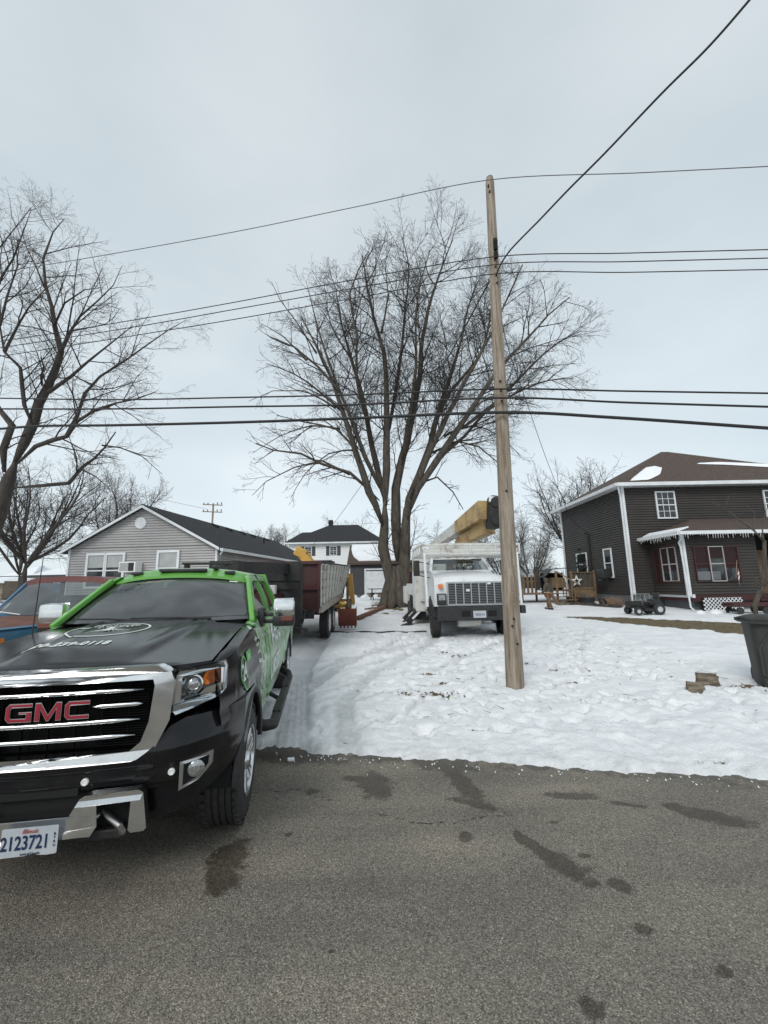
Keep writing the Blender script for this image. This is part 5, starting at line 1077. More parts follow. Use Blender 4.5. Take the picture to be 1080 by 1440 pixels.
for s in (1, -1):
    wheel(pk, (s*.865, 0, .365), s); wheel(pk, (s*.865, 3.95, .365), s)
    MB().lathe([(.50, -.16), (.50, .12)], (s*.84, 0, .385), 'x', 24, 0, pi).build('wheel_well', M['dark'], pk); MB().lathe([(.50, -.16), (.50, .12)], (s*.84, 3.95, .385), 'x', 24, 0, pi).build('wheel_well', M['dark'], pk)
# side graphics
def SD(o=.009, s=1): return lambda a, b, d: V((s*(bw(a, b)+o+d), a, b))
def sidetext(body, size, y0, z0, sx, sy, m, name, sl=0, **k):
    # driver's side only: text runs towards the back
    MB().text(body, size, lambda a, b, d: SD()(y0+a*sx, z0+b*sy+sl*a*sx, d), .001, **k).build(name, m, pk)
sidetext('AUL', .42, 1.95, 1.13, 1.15, .85, M['decal_white'], 'door_lettering', bold=.012)
sidetext('URESS', .3, 1.85, .74, 1.15, .95, M['decal_white'], 'door_lettering', .03, bold=.01)
MB().poly([ring(-.27, 1.07, .115, 28, .125), ring(-.27, 1.07, .1, 28, .11)], .001, SD()).build('fender_ring', M['decal_green'], pk)
MB().poly([ring(-.27, 1.07, .098, 28, .108)], .001, SD(.003)).build('fender_disc', M['decal_dark'], pk)
sidetext('24', .16, -.27, 1.075, 1.0, 1.0, M['decal_white'], 'fender_number', bold=.004)
MB().poly([[(-.13, 1.12), (.06, 1.12), (.06, 1.2), (-.13, 1.2)]], .001, SD()).build('fender_label', M['decal_green'], pk)
sidetext('hr', .08, -.03, 1.155, 1.0, 1.0, M['decal_white'], 'fender_label_text')
MB().poly([ring(1.12, .93, .14, 28, .3), ring(1.12, .93, .128, 28, .285)], .001, SD(.003)).build('door_oval', M['decal_dark'], pk)
# ---------------------------------------------------------------- white bucket truck
UX, UY = 2.55, 12.0; ug = .1
ut = thing('bucket_truck', 'white bucket truck with a chrome slatted grille and folded tan boom over its cab', 'bucket truck', (UX, UY, ug), R(3.2))
ul = rel((UX, UY, ug), R(3.2))
W_ = 1.16
def HD(u, v):   # hood: u -1..1, v 0 front .. 1 cowl
    w_ = 1.14+(.98-1.14)*v; z = lerpl([(0, 1.62), (.06, 1.74), (.15, 1.80), (.6, 1.90), (1, 1.96)], v)-.09*abs(u)**3; return V((u*w_, .12+1.5*v-.06*(1-u*u)*(1-v), z))
mb = MB().grid(31, 24, lambda u, v: HD(2*u-1, v))
mb.grid(31, 12, lambda u, v: V(((2*u-1)*(1.16-.02*v), .12-.06*(1-(2*u-1)**2)*1, .92+(1.62-.92-.09*abs(2*u-1)**3)*v)))
for s in (-1, 1): mb.grid(20, 12, lambda u, v: (lambda e, y, zb: V((s*(1.15+(abs(e.x)-1.15)*v), y, zb+(e.z-zb)*v)))(HD(s, u), .12+1.5*u, (.92 if u < .12 else (.55+sqrt(max(0, .58**2-((.12+1.5*u)-.85)**2)) if abs(.12+1.5*u-.85) < .5 else .85))))
mb.build('hood', M['white_paint'], ut, 35)
gm = MB(); GX = .78
for i in range(8): gm.box((-GX+2*GX*i/7, .02, 1.27), (.03, .05, .62))
gm.box((0, .035, 1.58), (2*GX+.05, .06, .04)).box((0, .035, .96), (2*GX+.05, .06, .04))
G2 = gm.build('grille', M['dullchrome'], ut)
gm = MB()
for k in range(13): gm.box((0, .03, .995+k*.046), (2*GX, .02, .011))
gm.build('grille_slat', M['steel'], G2); MB().box((0, .045, 1.27), (2*GX, .02, .62)).build('grille_backing', M['dark'], G2)
for x_, z_ in ((-.2, 1.36), (.42, 1.55)): MB().box((x_, .02, z_), (.1, .03, .06), bev=.01).build('marker_light', M['white_plastic'], G2)
for s in (-1, 1):
    h_ = MB().box((s*.96, .04, 1.12), (.27, .05, .32), bev=.02).build('headlight', M['black_plastic'], ut)
    MB().box((s*.96, .012, 1.17), (.2, .03, .16), bev=.02).lathe([(0, -.02), (.05, -.015), (.06, 0)], (s*.96, 0, 1.17), 'y', 16).build('lamp_lens', M['lens'], h_)
    MB().box((s*.98, .03, 1.48), (.13, .06, .13), bev=.02).build('turn_lamp', M['amber'], ut)
bu = MB().box((0, -.02, .72), (2.2, .22, .38), bev=.03).build('bumper', M['black_plastic'], ut)
for x_ in (-.32, .42): MB().box((x_, -.134, .72), (.24, .01, .16)).build('bumper_slot', M['dark'], bu)
pl = MB().box((.06, -.14, .70), (.36, .012, .19)).build('number_plate', M['plate_white'], bu)
MB().text('3856 H', .1, lambda a, b, d: V((.06+a*.9, -.149-d, .69+b)), .002).build('plate_digits', M['plate_blue'], pl)
# cab
CY = 1.62
mb = MB()
for s in (-1, 1):
    mb.bar((s*.98, CY, 1.93), (s*.86, CY+.42, 2.36), .09, .08, bev=.01); mb.bar((s*.86, CY+.42, 2.36), (s*.86, CY+1.3, 2.36), .08, .08); mb.bar((s*.98, CY+1.3, 1.5), (s*.86, CY+1.3, 2.4), .1, .1)
    mb.grid(10, 6, lambda u, v: V((s*(1.02-.03*v), CY-.02+1.38*u, .7+1.22*v)))
mb.bar((-.98, CY, 1.93), (.98, CY, 1.93), .08, .1)
mb.grid(16, 10, lambda u, v: V(((2*u-1)*.9, CY+.38+1.0*v, 2.36+.09*(1-(2*u-1)**4)*sm(0, .2, v)))); mb.grid(8, 2, lambda u, v: V(((2*u-1)*.98, CY+1.36, .8+.95*v)))
mb.grid(8, 2, lambda u, v: V(((2*u-1)*.88, CY+1.36, 2.25+.15*v)))
cab = mb.build('cab', M['white_paint'], ut, 30)
MB().grid(12, 6, lambda u, v: V(((2*u-1)*(.94-.1*v), CY+.03+.40*v-.08*(1-(2*u-1)**2), 1.97+.37*v))).build('windshield', GLASS3, cab, 90)
for s in (-1, 1): MB().add([(s*.985, CY+.12, 1.93), (s*.985, CY+1.2, 1.93), (s*.88, CY+1.2, 2.33), (s*.88, CY+.5, 2.33)], [(0, 1, 2, 3)]).build('side_window', GLASS2, cab)
MB().box((0, CY+.3, 1.8), (1.8, .5, .25), bev=.04).box((-.45, CY+1.05, 1.7), (.55, .15, .6), bev=.05).box((.45, CY+1.05, 1.7), (.55, .15, .6), bev=.05).box((0, CY+.7, 1.2), (1.9, 1.3, .1)).build('cab_interior', M['interior'], cab)
MB().tube([(.42+.22*cos(a), CY+.5+.05*sin(a), 2.02+.15*sin(a)) for a in [2*pi*i/20 for i in range(21)]], .016, 5).build('steering_wheel', M['interior'], cab)
for x_ in (-.7, -.3, 0, .3, .7): MB().box((x_, CY+.45, 2.445), (.12, .06, .04), bev=.012).build('roof_lamp', M['amber'], cab)
for x0, x1 in ((-.3, .35), (.6, .05)): MB().tube([(x0-.2, CY-.07, 1.99), (x1-.2, CY-.02, 2.06)], .012, 5).build('wiper', M['black_plastic'], cab)
for s in (-1, 1):
    m_ = MB().tube([(s*1.0, CY+.15, 2.2), (s*1.42, CY+.05, 2.28)], .015, 6).tube([(s*1.0, CY+.2, 1.75), (s*1.42, CY+.05, 1.85)], .015, 6).box((s*1.44, CY+.03, 2.06), (.2, .09, .5), bev=.03).build('wing_mirror', M['black_plastic'], ut, 40)
# chassis, wheels
MB().box((-.42, 4, .72), (.1, 7.6, .22)).box((.42, 4, .72), (.1, 7.6, .22)).box((0, .85, .62), (1.7, .16, .16)).box((0, .9, 1.2), (1.1, 1.0, .7)).tube([(-.8, .85, .5), (.8, .85, .5)], .07, 8).build('chassis', M['steel_dark'], ut)
MB().lathe([(.12, -.35), (.17, -.3), (.17, .3), (.12, .35)], (-.1, .5, .47), 'x', 14).build('air_tank', M['rusty_white'], ut, 40)
for s in (-1, 1):
    w_ = wheel(ut, (s*1.03, .85, .49), s, .5, .27, .29, 8, 'steel_dark'); w_.rotation_euler = (0, 0, R(-5))
    for dx in (0, .32): wheel(ut, (s*(1.1-dx), 5.6, .49), s, .5, .26, .29, 8, 'white_paint')
    MB().poly([(.35, .95), (.3, .6), (.42, .6), (.55, 1.02), (.85, 1.2), (1.15, 1.02), (1.3, .7), (1.5, .7), (1.5, .95)], .3, lambda a, b, d: V((s*1.08+d*.6, a, b))).build('fender_liner', M['black_plastic'], ut)
# service body, side bins, outriggers
MB().box((0, 5.2, 1.02), (2.34, 4.6, .12)).box((0, 5.3, 1.25), (1.2, 4.4, .35)).build('deck', M['rusty_white'], ut)
for s in (-1, 1):
    for y_, l_, z_, h_ in ((3.45, .85, 1.35, 1.5), (6.9, 1.3, 1.1, .75), (5.1, 1.9, 1.35, .45)):
        b_ = MB().box((s*1.06, y_, z_), (.5, l_, h_), bev=.02).build('tool_bin', M['rusty_white'], ut)
        MB().box((s*1.315, y_, z_), (.012, l_*.86, h_*.85), bev=.004).box((s*1.325, y_, z_), (.02, .12, .05)).build('bin_door', M['white_paint'], b_)
    MB().box((s*1.2, 4.45, .78), (.3, .05, .75)).box((s*1.14, 3.6, .5), (.4, .6, .34)).build('mud_flap', M['rubber'], ut)
    MB().box((s*1.12, 5.0, .62), (.42, 1.3, .5), bev=.02).build('underbody_box', M['steel_dark'], ut)
    for y_ in (3.2, 4.3):
        o_ = MB().bar((s*.8, y_, 1.0), (s*1.62, y_, .22), .2, .2, bev=.01).build('outrigger', M['steel_dark'], ut)
        MB().box((s*1.7, y_, .14), (.5, .4, .06), (0, s*.25, 0), bev=.01).build('foot', M['steel_dark'], o_)
        MB().bar((s*.9, y_-.12, .88), (s*1.45, y_-.12, .35), .07, bev=.01).build('ram', M['white_paint'], o_)
# overhead cab guard and its posts
mb = MB()
for z_ in (2.42, 2.68): mb.tube([(-1.47, 2.1, z_), (-1.47, .25, z_), (1.47, .25, z_), (1.47, 2.1, z_)], .035, 8)
for x_ in (-1.47, -.75, 0, .75, 1.47): mb.tube([(x_, .25, 2.42), (x_, .25, 2.68)], .03, 6)
for y_ in (.85, 1.5, 2.1):
    mb.tube([(-1.47, y_, 2.42), (1.47, y_, 2.42)], .03, 6)
    for s in (-1, 1): mb.tube([(s*1.47, y_, 2.42), (s*1.47, y_, 2.68)], .028, 6)
mb.box((0, .3, 2.52), (2.86, .04, .1)); mb.build('cab_guard', M['rusty_white'], ut, 40)
for s in (-1, 1):
    MB().tube([(s*1.38, .25, 2.45), (s*1.36, .1, .92)], .038, 8).build('guard_post', M['white_paint'], ut, 40)
    MB().tube([(s*1.3, 3.2, 2.45), (s*1.25, 3.2, 1.0)], .05, 8).build('guard_post', M['white_paint'], ut, 40)
MB().box((1.38, .1, .80), (.14, .14, .22), bev=.01).build('post_foot', M['black_plastic'], ut)
# booms and elbow
def beam(pa, pb, ha, hb, wa, wb):
    pa, pb = ul(pa), ul(pb); d = (pb-pa).normalized(); r = d.cross(UP).normalized(); u = r.cross(d); vs = []
    for p, h, w2 in ((pa, ha, wa), (pb, hb, wb)):
        for a, b in ((-.5, -.5), (.5, -.5), (.5, .5), (-.5, .5)): vs.append(p+r*a*w2+u*b*h)
    m = MB().add(vs, [(0, 1, 2, 3), (4, 5, 6, 7), (0, 1, 5, 4), (1, 2, 6, 5), (2, 3, 7, 6), (3, 0, 4, 7)]); return m
far = at(608, 769, Y=18); near = at(683, 717, Y=12.7); mid = far.lerp(near, .62)
beam(far, mid, .28, .40, .3, .36).build('upper_boom', M['rusty_white'], ut)
o_ = beam(far.lerp(near, .60), near, .43, .60, .40, .44).build('boom_sleeve', M['boom_tan'], ut)
n2 = at(688, 741, Y=12.95); f2 = at(646, 763, Y=15.2); beam(f2, n2, .30, .42, .3, .38).build('lower_boom', M['boom_tan'], ut)
ec = ul(at(694, 721, Y=12.55)); el = MB().box(ec, (.34, .5, 1.0), (0, .12, 0), bev=.06).tube([ec+V((0, 0, .28)), ec+V((0, -.3, .28))], .16, 16).tube([ec+V((0, 0, -.25)), ec+V((0, -.3, -.25))], .17, 16).build('elbow', M['steel_dark'], ut, 40)
MB().box(ec+V((-.02, -.27, .36)), (.36, .04, .17), (0, .12, 0)).build('elbow_plate', M['white_paint'], el)
MB().poly([(-.22, -.5), (.2, -.55), (.26, .0), (.14, .56), (-.1, .6), (-.3, .1)], .03, lambda a, b, d: ec+V((a-.02, -.2-d, b))).build('elbow_cheek', M['boom_tan'], el) if False else None
mb = MB(); r_ = random.Random(4)
for i in range(9):
    q = ul(far.lerp(near, .3+.06*i)); mb.tube([q+V((.25, 0, -.2)), q+V((.32, -.3, -.38)), q+V((.28, -.6, -.2))], .012, 5)
mb.build('hydraulic_hose', M['wire'], ut)
MB().lathe([(.45, 0), (.42, .5), (.3, .7)], (0, 5.3, 1.4), 'z', 18).box((0, 5.4, 2.25), (.5, .5, .9), bev=.03).build('turret', M['rusty_white'], ut, 40)
MB().tube([(-1.1, 1.0, 2.66), (-.9, 1.0, 2.68), (1.2, 1.15, 2.66), (1.35, 1.15, 2.62)], [.06, .13, .15, .1], 14).build('boom_tip', M['rusty_white'], ut, 50)
MB().box((-1.1, 3.2, 2.35), (.5, .6, .7), bev=.04).build('aerial_bucket', M['rusty_white'], ut, 40)
# ---------------------------------------------------------------- gooseneck dump trailer
to = V((-2.83, 10.5, g(-2.8, 12)-.02)); tt = thing('dump_trailer', 'gooseneck dump trailer with worn white ribbed sides and a red front behind the green cab', 'trailer', to)
tl = lambda x, y, z: V((x, y, z))-to
def side_pt(s, u, v):   # u front->rear, v bottom->top
    y = 10.5+5.6*u; zb = 1.18+.2*u; zt = 2.22+.14*u; xb = 1.18; xt = 1.18+.25*u; return V((-2.83+s*(xb+(xt-xb)*v), y, zb+(zt-zb)*v))-to
TRW = mat('worn_white_planks', (.30, .275, .24), .75, var=(2.6, (.16, .09, .06), .45, .72), bump=(9, .3), stretch=(1, 1, 4)); TRR = mat('trailer_red', (.06, .011, .014), .6, var=(3, (.045, .028, .022), .42, .65))
for s in (1, -1):
    mb = MB()
    for k in range(5):
        v0, v1 = k/5+.012, (k+1)/5-.012; q = [side_pt(s, 0, v0), side_pt(s, 1, v0), side_pt(s, 1, v1), side_pt(s, 0, v1)]; n = V((-s*.04, 0, 0)); mb.add(q+[p+n for p in q], [(0, 1, 2, 3), (4, 5, 6, 7), (0, 1, 5, 4), (3, 2, 6, 7), (0, 3, 7, 4), (1, 2, 6, 5)])
    sp_ = mb.build('side_panel', TRW, tt)
    for k in range(11):
        u = k/10; MB().bar(side_pt(s, u, -.02)+V((s*.03, .02, 0)), side_pt(s, u, 1.0)+V((s*.03, .02, 0)), .05, .07, up=(0, 1, 0)).build('rib', M['rusty_white'], sp_)
    MB().bar(side_pt(s, 0, -.08)+V((s*.03, 0, 0)), side_pt(s, 1, -.08)+V((s*.03, 0, 0)), .09, .19).build('bottom_rail', TRW, sp_); MB().bar(side_pt(s, 0, 1.02)+V((s*.03, 0, 0)), side_pt(s, 1, 1.02)+V((s*.03, 0, 0)), .06, .05).build('top_rail', M['steel_dark'], sp_)
mb = MB().add([side_pt(-1, 0, -.15)-V((0, .02, 0)), side_pt(1, 0, -.15)-V((0, .02, 0)), side_pt(1, 0, 1.03)-V((0, .02, 0)), side_pt(-1, 0, 1.03)-V((0, .02, 0))], [(0, 1, 2, 3)])
for k in range(6): mb.box(tl(-4.0+.47*k, 10.45, 1.68), (.07, .06, 1.1))
mb.box(tl(-2.83, 10.44, 2.24), (2.5, .08, .08)).box(tl(-2.83, 10.44, 1.6), (2.4, .07, .06)); mb.build('front_wall', TRR, tt)
MB().box(tl(-2.83, 13.3, 1.2), (2.3, 5.6, .1)).box(tl(-2.83, 16.1, 1.85), (2.5, .08, 1.05)).build('bed_floor', M['steel_dark'], tt)
MB().sheet(16, 16, lambda u, v: V((-3.95+2.3*u, 10.6+5.3*v, 2.05+.1*v+.12*fbm(u*4, v*6)+.12*sin(pi*u)))-to, -.1, (0, 0, 1)).build('load', M['snow'], tt, 60)
mb = MB()
for s in (-1, 1): mb.bar(tl(-2.83+s*.45, 10.0, .95), tl(-2.83+s*.45, 16, 1.1), .14, .25)
mb.bar(tl(-3.9, 10.35, .98), tl(-1.75, 10.35, .98), .1, .2).bar(tl(-3.9, 11.2, .98), tl(-1.75, 11.2, .98), .1, .14); mb.build('frame', M['steel_dark'], tt)
mb = MB()
mb.box(tl(-2.85, 9.55, 2.0), (1.85, .12, .42)).box(tl(-2.85, 9.56, 1.75), (1.75, .06, .3))
for s in (-1, 1):
    mb.bar(tl(-2.85+s*.82, 9.6, 2.2), tl(-2.85+s*.82, 9.75, .62), .22, .22, up=(0, 1, 0)); mb.bar(tl(-2.83+s*.6, 9.55, 2.06), tl(-2.83+s*.15, 7.5, 2.02), .14, .22); mb.bar(tl(-2.85+s*.78, 9.65, 1.3), tl(-2.85+s*.4, 9.6, 1.75), .05, .16); mb.bar(tl(-2.85+s*.82, 9.7, .85), tl(-2.83+s*.75, 10.4, .95), .12, .2)
mb.box(tl(-2.83, 7.45, 2.02), (.5, .3, .22)).tube([tl(-2.83, 7.45, 2.0), tl(-2.83, 7.45, 1.05)], .07, 10); mb.build('gooseneck', M['steel_dark'], tt)
MB().box(tl(-2.55, 9.35, 1.6), (.24, .18, .2), bev=.03).build('winch', M['rusty_white'], tt)
MB().tube([tl(-2.05, 9.6, 1.25), tl(-1.85, 9.75, 1.1), tl(-1.9, 9.7, .85), tl(-2.05, 9.6, .75), tl(-1.8, 9.75, .68)], .03, 6).build('jack_handle', M['steel_dark'], tt, 60)
for s in (-1, 1):
    for y_ in (12.75, 13.75):
        wheel(tt, tl(-2.83+s*1.02, y_, g(-2.8, y_)+.42+.0), s, .44, .26, .25, 8, 'rusty_white')
    MB().poly([(-.55, 0), (1.55, 0), (1.45, .08), (-.45, .08)], .26, lambda a, b, d: tl(-2.83+s*1.02+d, 12.75+a, 1.06+b+.03*a)).build('mudguard', M['steel_dark'], tt)
# ---------------------------------------------------------------- backhoe behind the trailer
bo = V((-3.3, 20.3, g(-3, 20))); bh = thing('backhoe', 'yellow backhoe with a rusty red bucket resting on the ground behind the trailer', 'backhoe', bo)
bl = lambda p: V(p)-bo
pk_ = at(427, 779, Y=17.6); tipb = at(489, 876, Y=14.0); tipb.z = g(tipb.x, 14.0)+.24; st1 = at(492, 808, Y=16.4); st1 = V((-1.36, 16.2, 1.85))
MB().bar(bl((-3.1, 19.4, 1.2)), bl(pk_+V((.1, 0, -.1))), .34, .38, bev=.03).build('boom', M['machine_yellow'], bh)
MB().bar(bl(pk_+V((-.15, 0, .12))), bl(pk_+V((.35, -.2, -.45))), .34, .34, bev=.03).bar(bl(pk_+V((.3, -.2, -.4))), bl((-2.2, 17, 1.5)), .28, .3, bev=.02).bar(bl((-2.25, 17.02, 1.5)), bl(st1), .26, .28, bev=.02).box(bl(pk_+V((-.1, -.05, .05))), (.5, .4, .4), (0, .5, 0), bev=.05).build('boom_knuckle', M['machine_yellow'], bh)
MB().poly([(-.10, 1.0), (.16, 1.0), (.34, -.35), (.2, -.42), (.0, -.15), (-.1, .2)], .26, lambda a, b, d: bl(st1+V((a*.55, d, b*.85-.6)))).build('dipper', M['machine_yellow'], bh)
MB().bar(bl(st1+V((-.02, -.1, -.8))), bl(tipb+V((0, .1, .3))), .2, .2, bev=.02).tube([bl(st1+V((-.1, 0, -.1))), bl(tipb+V((-.02, .3, .45)))], .05, 8).build('dipper_arm', M['brown_wood'], bh)
def bk(u, v):
    a = -.3+2.2*u; r = .3; return bl(tipb+V((.28*(2*v-1), .05-r*cos(a)*.9, .22-r*sin(a)*1.4+.1)))
mb = MB().sheet(12, 4, bk, .03, (0, .6, .8))
for s in (-1, 1): mb.poly([(.05-.3*cos(-.3+2.2*i/11)*.9, .32-.3*sin(-.3+2.2*i/11)*1.4) for i in range(12)]+[(.1, .5)], .025, lambda a, b, d: bl(tipb+V((s*.28+d, a, b))))
for k in range(5): mb.box(bl(tipb+V((-.24+k*.12, .12, -.1))), (.04, .1, .14))
mb.build('bucket', M['bucket_red'], bh, 40)
MB().box((0, .6, 1.0), (1.3, 2.4, .7), bev=.05).box((0, 2.2, 1.0), (1.1, 1.6, .8), bev=.08).box((0, -.6, .8), (1.6, .5, .5), bev=.03).build('body', M['machine_yellow'], bh)
mb = MB()
for x_ in (-.6, .6):
    for y_ in (.1, 1.3): mb.bar((x_, y_, 1.3), (x_, y_, 2.4), .07)
mb.box((0, .7, 2.43), (1.4, 1.5, .07), bev=.02); mb.build('canopy', M['steel_dark'], bh)
for s in (-1, 1):
    wheel(bh, (s*.85, .5, .6), s, .62, .4, .3, 6, 'machine_yellow'); wheel(bh, (s*.75, 2.7, .4), s, .42, .3, .2, 6, 'machine_yellow')
    MB().bar((s*.6, -.7, 1.1), (s*1.5, -.8, .3), .14, bev=.01).box((s*1.5, -.8, .2), (.4, .3, .06), bev=.01).build('stabiliser', M['machine_yellow'], bh)
mb = MB()
for k, (x_, y_, z_) in enumerate(((-1.55, 15.6, .9), (-1.5, 15.9, 1.1), (-1.45, 16.2, .7))): mb.bar(bl((x_-.4, y_, z_)), bl((x_+.25, y_+.2, z_)), .1, .1)
mb.build('stabiliser_pad', M['machine_yellow'], bh)
# ---------------------------------------------------------------- old rusty pickup on the left
OZ = -.12; oo = V((-5.6, 5.9, .08)); op = thing('old_pickup', 'old blue and rust pickup truck parked on the left beside the black and green one', 'pickup truck', oo, OZ)
RUST = mat('rust_hood', (.17, .06, .032), .65, var=(5, (.10, .035, .022), .4, .6), bump=(14, .25)); BLUE = mat('faded_blue', (.04, .13, .24), .4, var=(4, (.09, .05, .04), .62, .72)); MAROON = mat('maroon_roof', (.12, .03, .025), .45, var=(1.2, (.2, .1, .08), .5, .75))
MB().grid(20, 14, lambda u, v: V(((2*u-1)*(.86+.06*v), -.62+1.45*v, lerpl([(0, 1.10), (.05, 1.14), (1, 1.21)], v)-.04*(2*u-1)**4))).build('hood', RUST, op, 60)
mb = MB()
for s in (-1, 1):
    mb.grid(24, 10, lambda u, v: (lambda y: V((s*(.99-.05*(v>.9)), y, (.55 if abs(y) > .42 else .45+sqrt(.42**2-y*y)*.95)+(1.13-(.55 if abs(y) > .42 else .45+sqrt(.42**2-y*y)*.95))*v)))(-.72+1.6*u))
    mb.grid(24, 3, lambda u, v: V((s*(.985-.1*v), -.72+1.6*u, 1.13+.015*v)))
mb.grid(20, 4, lambda u, v: V(((2*u-1)*.985, -.72-.02*v, .98+.14*v))); mb.build('fender', BLUE, op, 40)
mb = MB()
for s in (-1, 1):
    mb.grid(10, 6, lambda u, v: V((s*.985, .9+1.25*u, .5+.68*v))); mb.grid(16, 6, lambda u, v: V((s*.985, 2.2+2.2*u, .55+.68*v)))
    mb.bar((s*.90, .88, 1.2), (s*.78, 1.32, 1.74), .06, .05); mb.bar((s*.90, 2.1, 1.2), (s*.78, 2.0, 1.76), .08, .08)
mb.bar((-.9, .86, 1.2), (.9, .86, 1.2), .06, .08); mb.grid(8, 2, lambda u, v: V(((2*u-1)*.9, 2.15, .6+.65*v))); mb.grid(8, 2, lambda u, v: V(((2*u-1)*.95, 4.4, .6+.65*v))); mb.box((0, 3.3, .8), (1.9, 2.2, .06)); mb.build('cab', BLUE, op, 40)
MB().grid(20, 10, lambda u, v: V(((2*u-1)*(.80), 1.28+.92*v, 1.78+.05*(1-(2*u-1)**2)-.02*(v-.5)**2-.03*(2*u-1)**8))).grid(20, 3, lambda u, v: V(((2*u-1)*.80, 1.28-.02*v, 1.78+.05*(1-(2*u-1)**2)-.10*v-.03*(2*u-1)**8))).build('roof', MAROON, op, 60)
MB().grid(14, 6, lambda u, v: V(((2*u-1)*(.88-.11*v), .86+.44*v-.06*(1-(2*u-1)**2), 1.22+.5*v))).build('windshield', GLASS, op, 90)
for s in (-1, 1): MB().add([(s*.90, .98, 1.2), (s*.90, 2.05, 1.2), (s*.79, 1.98, 1.72), (s*.79, 1.38, 1.72)], [(0, 1, 2, 3)]).build('side_window', GLASS2, op)
MB().box((0, 1.2, 1.1), (1.6, .4, .16), bev=.03).box((0, 2.0, 1.15), (1.5, .2, .7), bev=.05).box((0, 1.5, .75), (1.8, 1.2, .1)).build('cab_interior', M['interior'], op)
for s in (-1, 1):
    MB().bar((s*.93, -.75, 1.08), (s*.62, -.76, 1.08), .03, .05).bar((s*.95, -.75, .78), (s*.95, -.75, 1.09), .04, .04).bar((s*.93, -.75, .8), (s*.62, -.76, .8), .03, .04).build('lamp_bezel', M['chrome'], op)
    MB().box((s*.78, -.745, .94), (.24, .03, .2), bev=.02).build('headlight', M['lens'], op); MB().box((s*.97, -.60, 1.0), (.05, .14, .06), bev=.01).build('marker_lamp', M['amber'], op)
    MB().tube([(s*.95, .95, 1.2), (s*1.1, .92, 1.36)], .012, 5).box((s*1.1, .92, 1.4), (.18, .04, .12), bev=.02).build('wing_mirror', M['chrome'], op)
    for y_ in (0, 3.3): wheel(op, (s*.86, y_, .33), s, .36, .22, .2, 6, 'dullchrome')
MB().box((0, -.74, .94), (1.2, .04, .26)).build('grille', M['steel_dark'], op); MB().box((0, -.86, .58), (1.96, .14, .2), bev=.03).build('bumper', M['dullchrome'], op); MB().box((0, 1.7, .5), (1.5, 4.6, .25)).build('chassis', M['dark'], op)
for x0 in (-.3, .45): MB().tube([(x0, .80, 1.225), (x0-.42, .83, 1.27)], .009, 5).build('wiper', M['trim_white'], op)
# ---------------------------------------------------------------- utility pole, wires
pb = V((2.13, 7.3, -.15)); pt_ = at(688.5, 251, Y=7.36)
up_ = thing('utility_pole', 'weathered wooden utility pole standing in the snow beside the road', 'utility pole', pb)
n = 40; ph_ = pt_-pb; POLE = mat('pole_wood', (.36, .305, .245), .9, var=(3.5, (.15, .11, .075), .38, .66), bump=(14, .9, .02), stretch=(5, 5, .35))
mb = MB()
def polef(u, v):
    a = 2*pi*u; p = ph_*v; r = .148-.063*v; r *= 1+.025*fbm(3*cos(a), 3*sin(a), v*3)+.03*fbm(9*cos(a), 9*sin(a), v*1.5, 2); 
    if v > .992: r *= .8
    return p+V((r*cos(a), r*sin(a), 0))
mb.grid(33, 90, polef); mb.add([ph_+V((.07*cos(2*pi*i/16), .07*sin(2*pi*i/16), .01)) for i in range(16)], [tuple(range(16))]); mb.build('pole_shaft', POLE, up_, 180)
def pole_x(z): t = (z-pb.z)/ph_.z; return pb+ph_*t
hw = []
for (px, py) in ((688, 256), (690, 264), (697, 362), (698, 372), (699, 384), (700, 395), (704, 535), (705, 548), (706, 563), (712, 690), (720, 880), (727, 905), (722, 870)):
    p = at(px, py, Y=7.18); z = p.z; c = pole_x(z)-pb; r = .148-.063*(z+.15)/10; o = MB().cyl(c+V((p.x-c.x-pb.x, -r+.01, 0)), c+V((p.x-c.x-pb.x, -r-.035, 0)), .018, n=8).build('bolt', M['steel_dark'], up_)
r_ = random.Random(9); st_ = MB()
for i in range(12): # staples and paper scraps on the shaft
    z = r_.uniform(1.2, 2.3); c = pole_x(z)-pb; a = r_.uniform(-1.9, -.5); r = .146-.063*(z+.15)/10; st_.box(c+V((r*cos(a), r*sin(a), 0)), (.008, .008, .014), (0, r_.uniform(0, 3), a))
st_.build('staples', M['trim_white'], up_)
mb = MB().box(pole_x(9.0)-pb+V((0, 0, 0)), (.01, .01, .01))
for z_, x_ in ((8.33, .12), (8.2, .12), (8.02, .12)):
    c = pole_x(z_)-pb; MB().lathe([(.02, -.06), (.045, -.05), (.03, -.02), (.05, .0), (.03, .03), (.045, .05), (.02, .06)], c+V((.0, -.17, 0)), 'z', 12).box(c+V((0, -.13, 0)), (.04, .12, .02)).build('insulator', M['steel_dark'], up_, 60)
# wires hang in the plane of the line that runs along the road
def line_pt(px, py):       # point on the vertical plane through the pole along the road
    a = at(px, py, Y=1.0); d = V((a.x, a.y, a.z-CAM_H)); nrm = V((.19, 1, 0)).normalized(); k = nrm.dot(V((2.13, 7.14, 0)))/nrm.dot(V((d.x, d.y, 0))); return V((0, 0, CAM_H))+d*k
def smooth(pts, m=8):
    q = []
    for i in range(len(pts)-1):
        p0 = pts[max(i-1, 0)]; p1 = pts[i]; p2 = pts[i+1]; p3 = pts[min(i+2, len(pts)-1)]
        for k in range(m): t = k/m; q.append(.5*((2*p1)+(p2-p0)*t+(2*p0-5*p1+4*p2-p3)*t*t+(3*p1-p0-3*p2+p3)*t**3))
    q.append(pts[-1]); return q
def extend(pts, k=1):
    a = pts[0]+(pts[0]-pts[1])*k; b = pts[-1]+(pts[-1]-pts[-2])*k; return [a]+pts+[b]
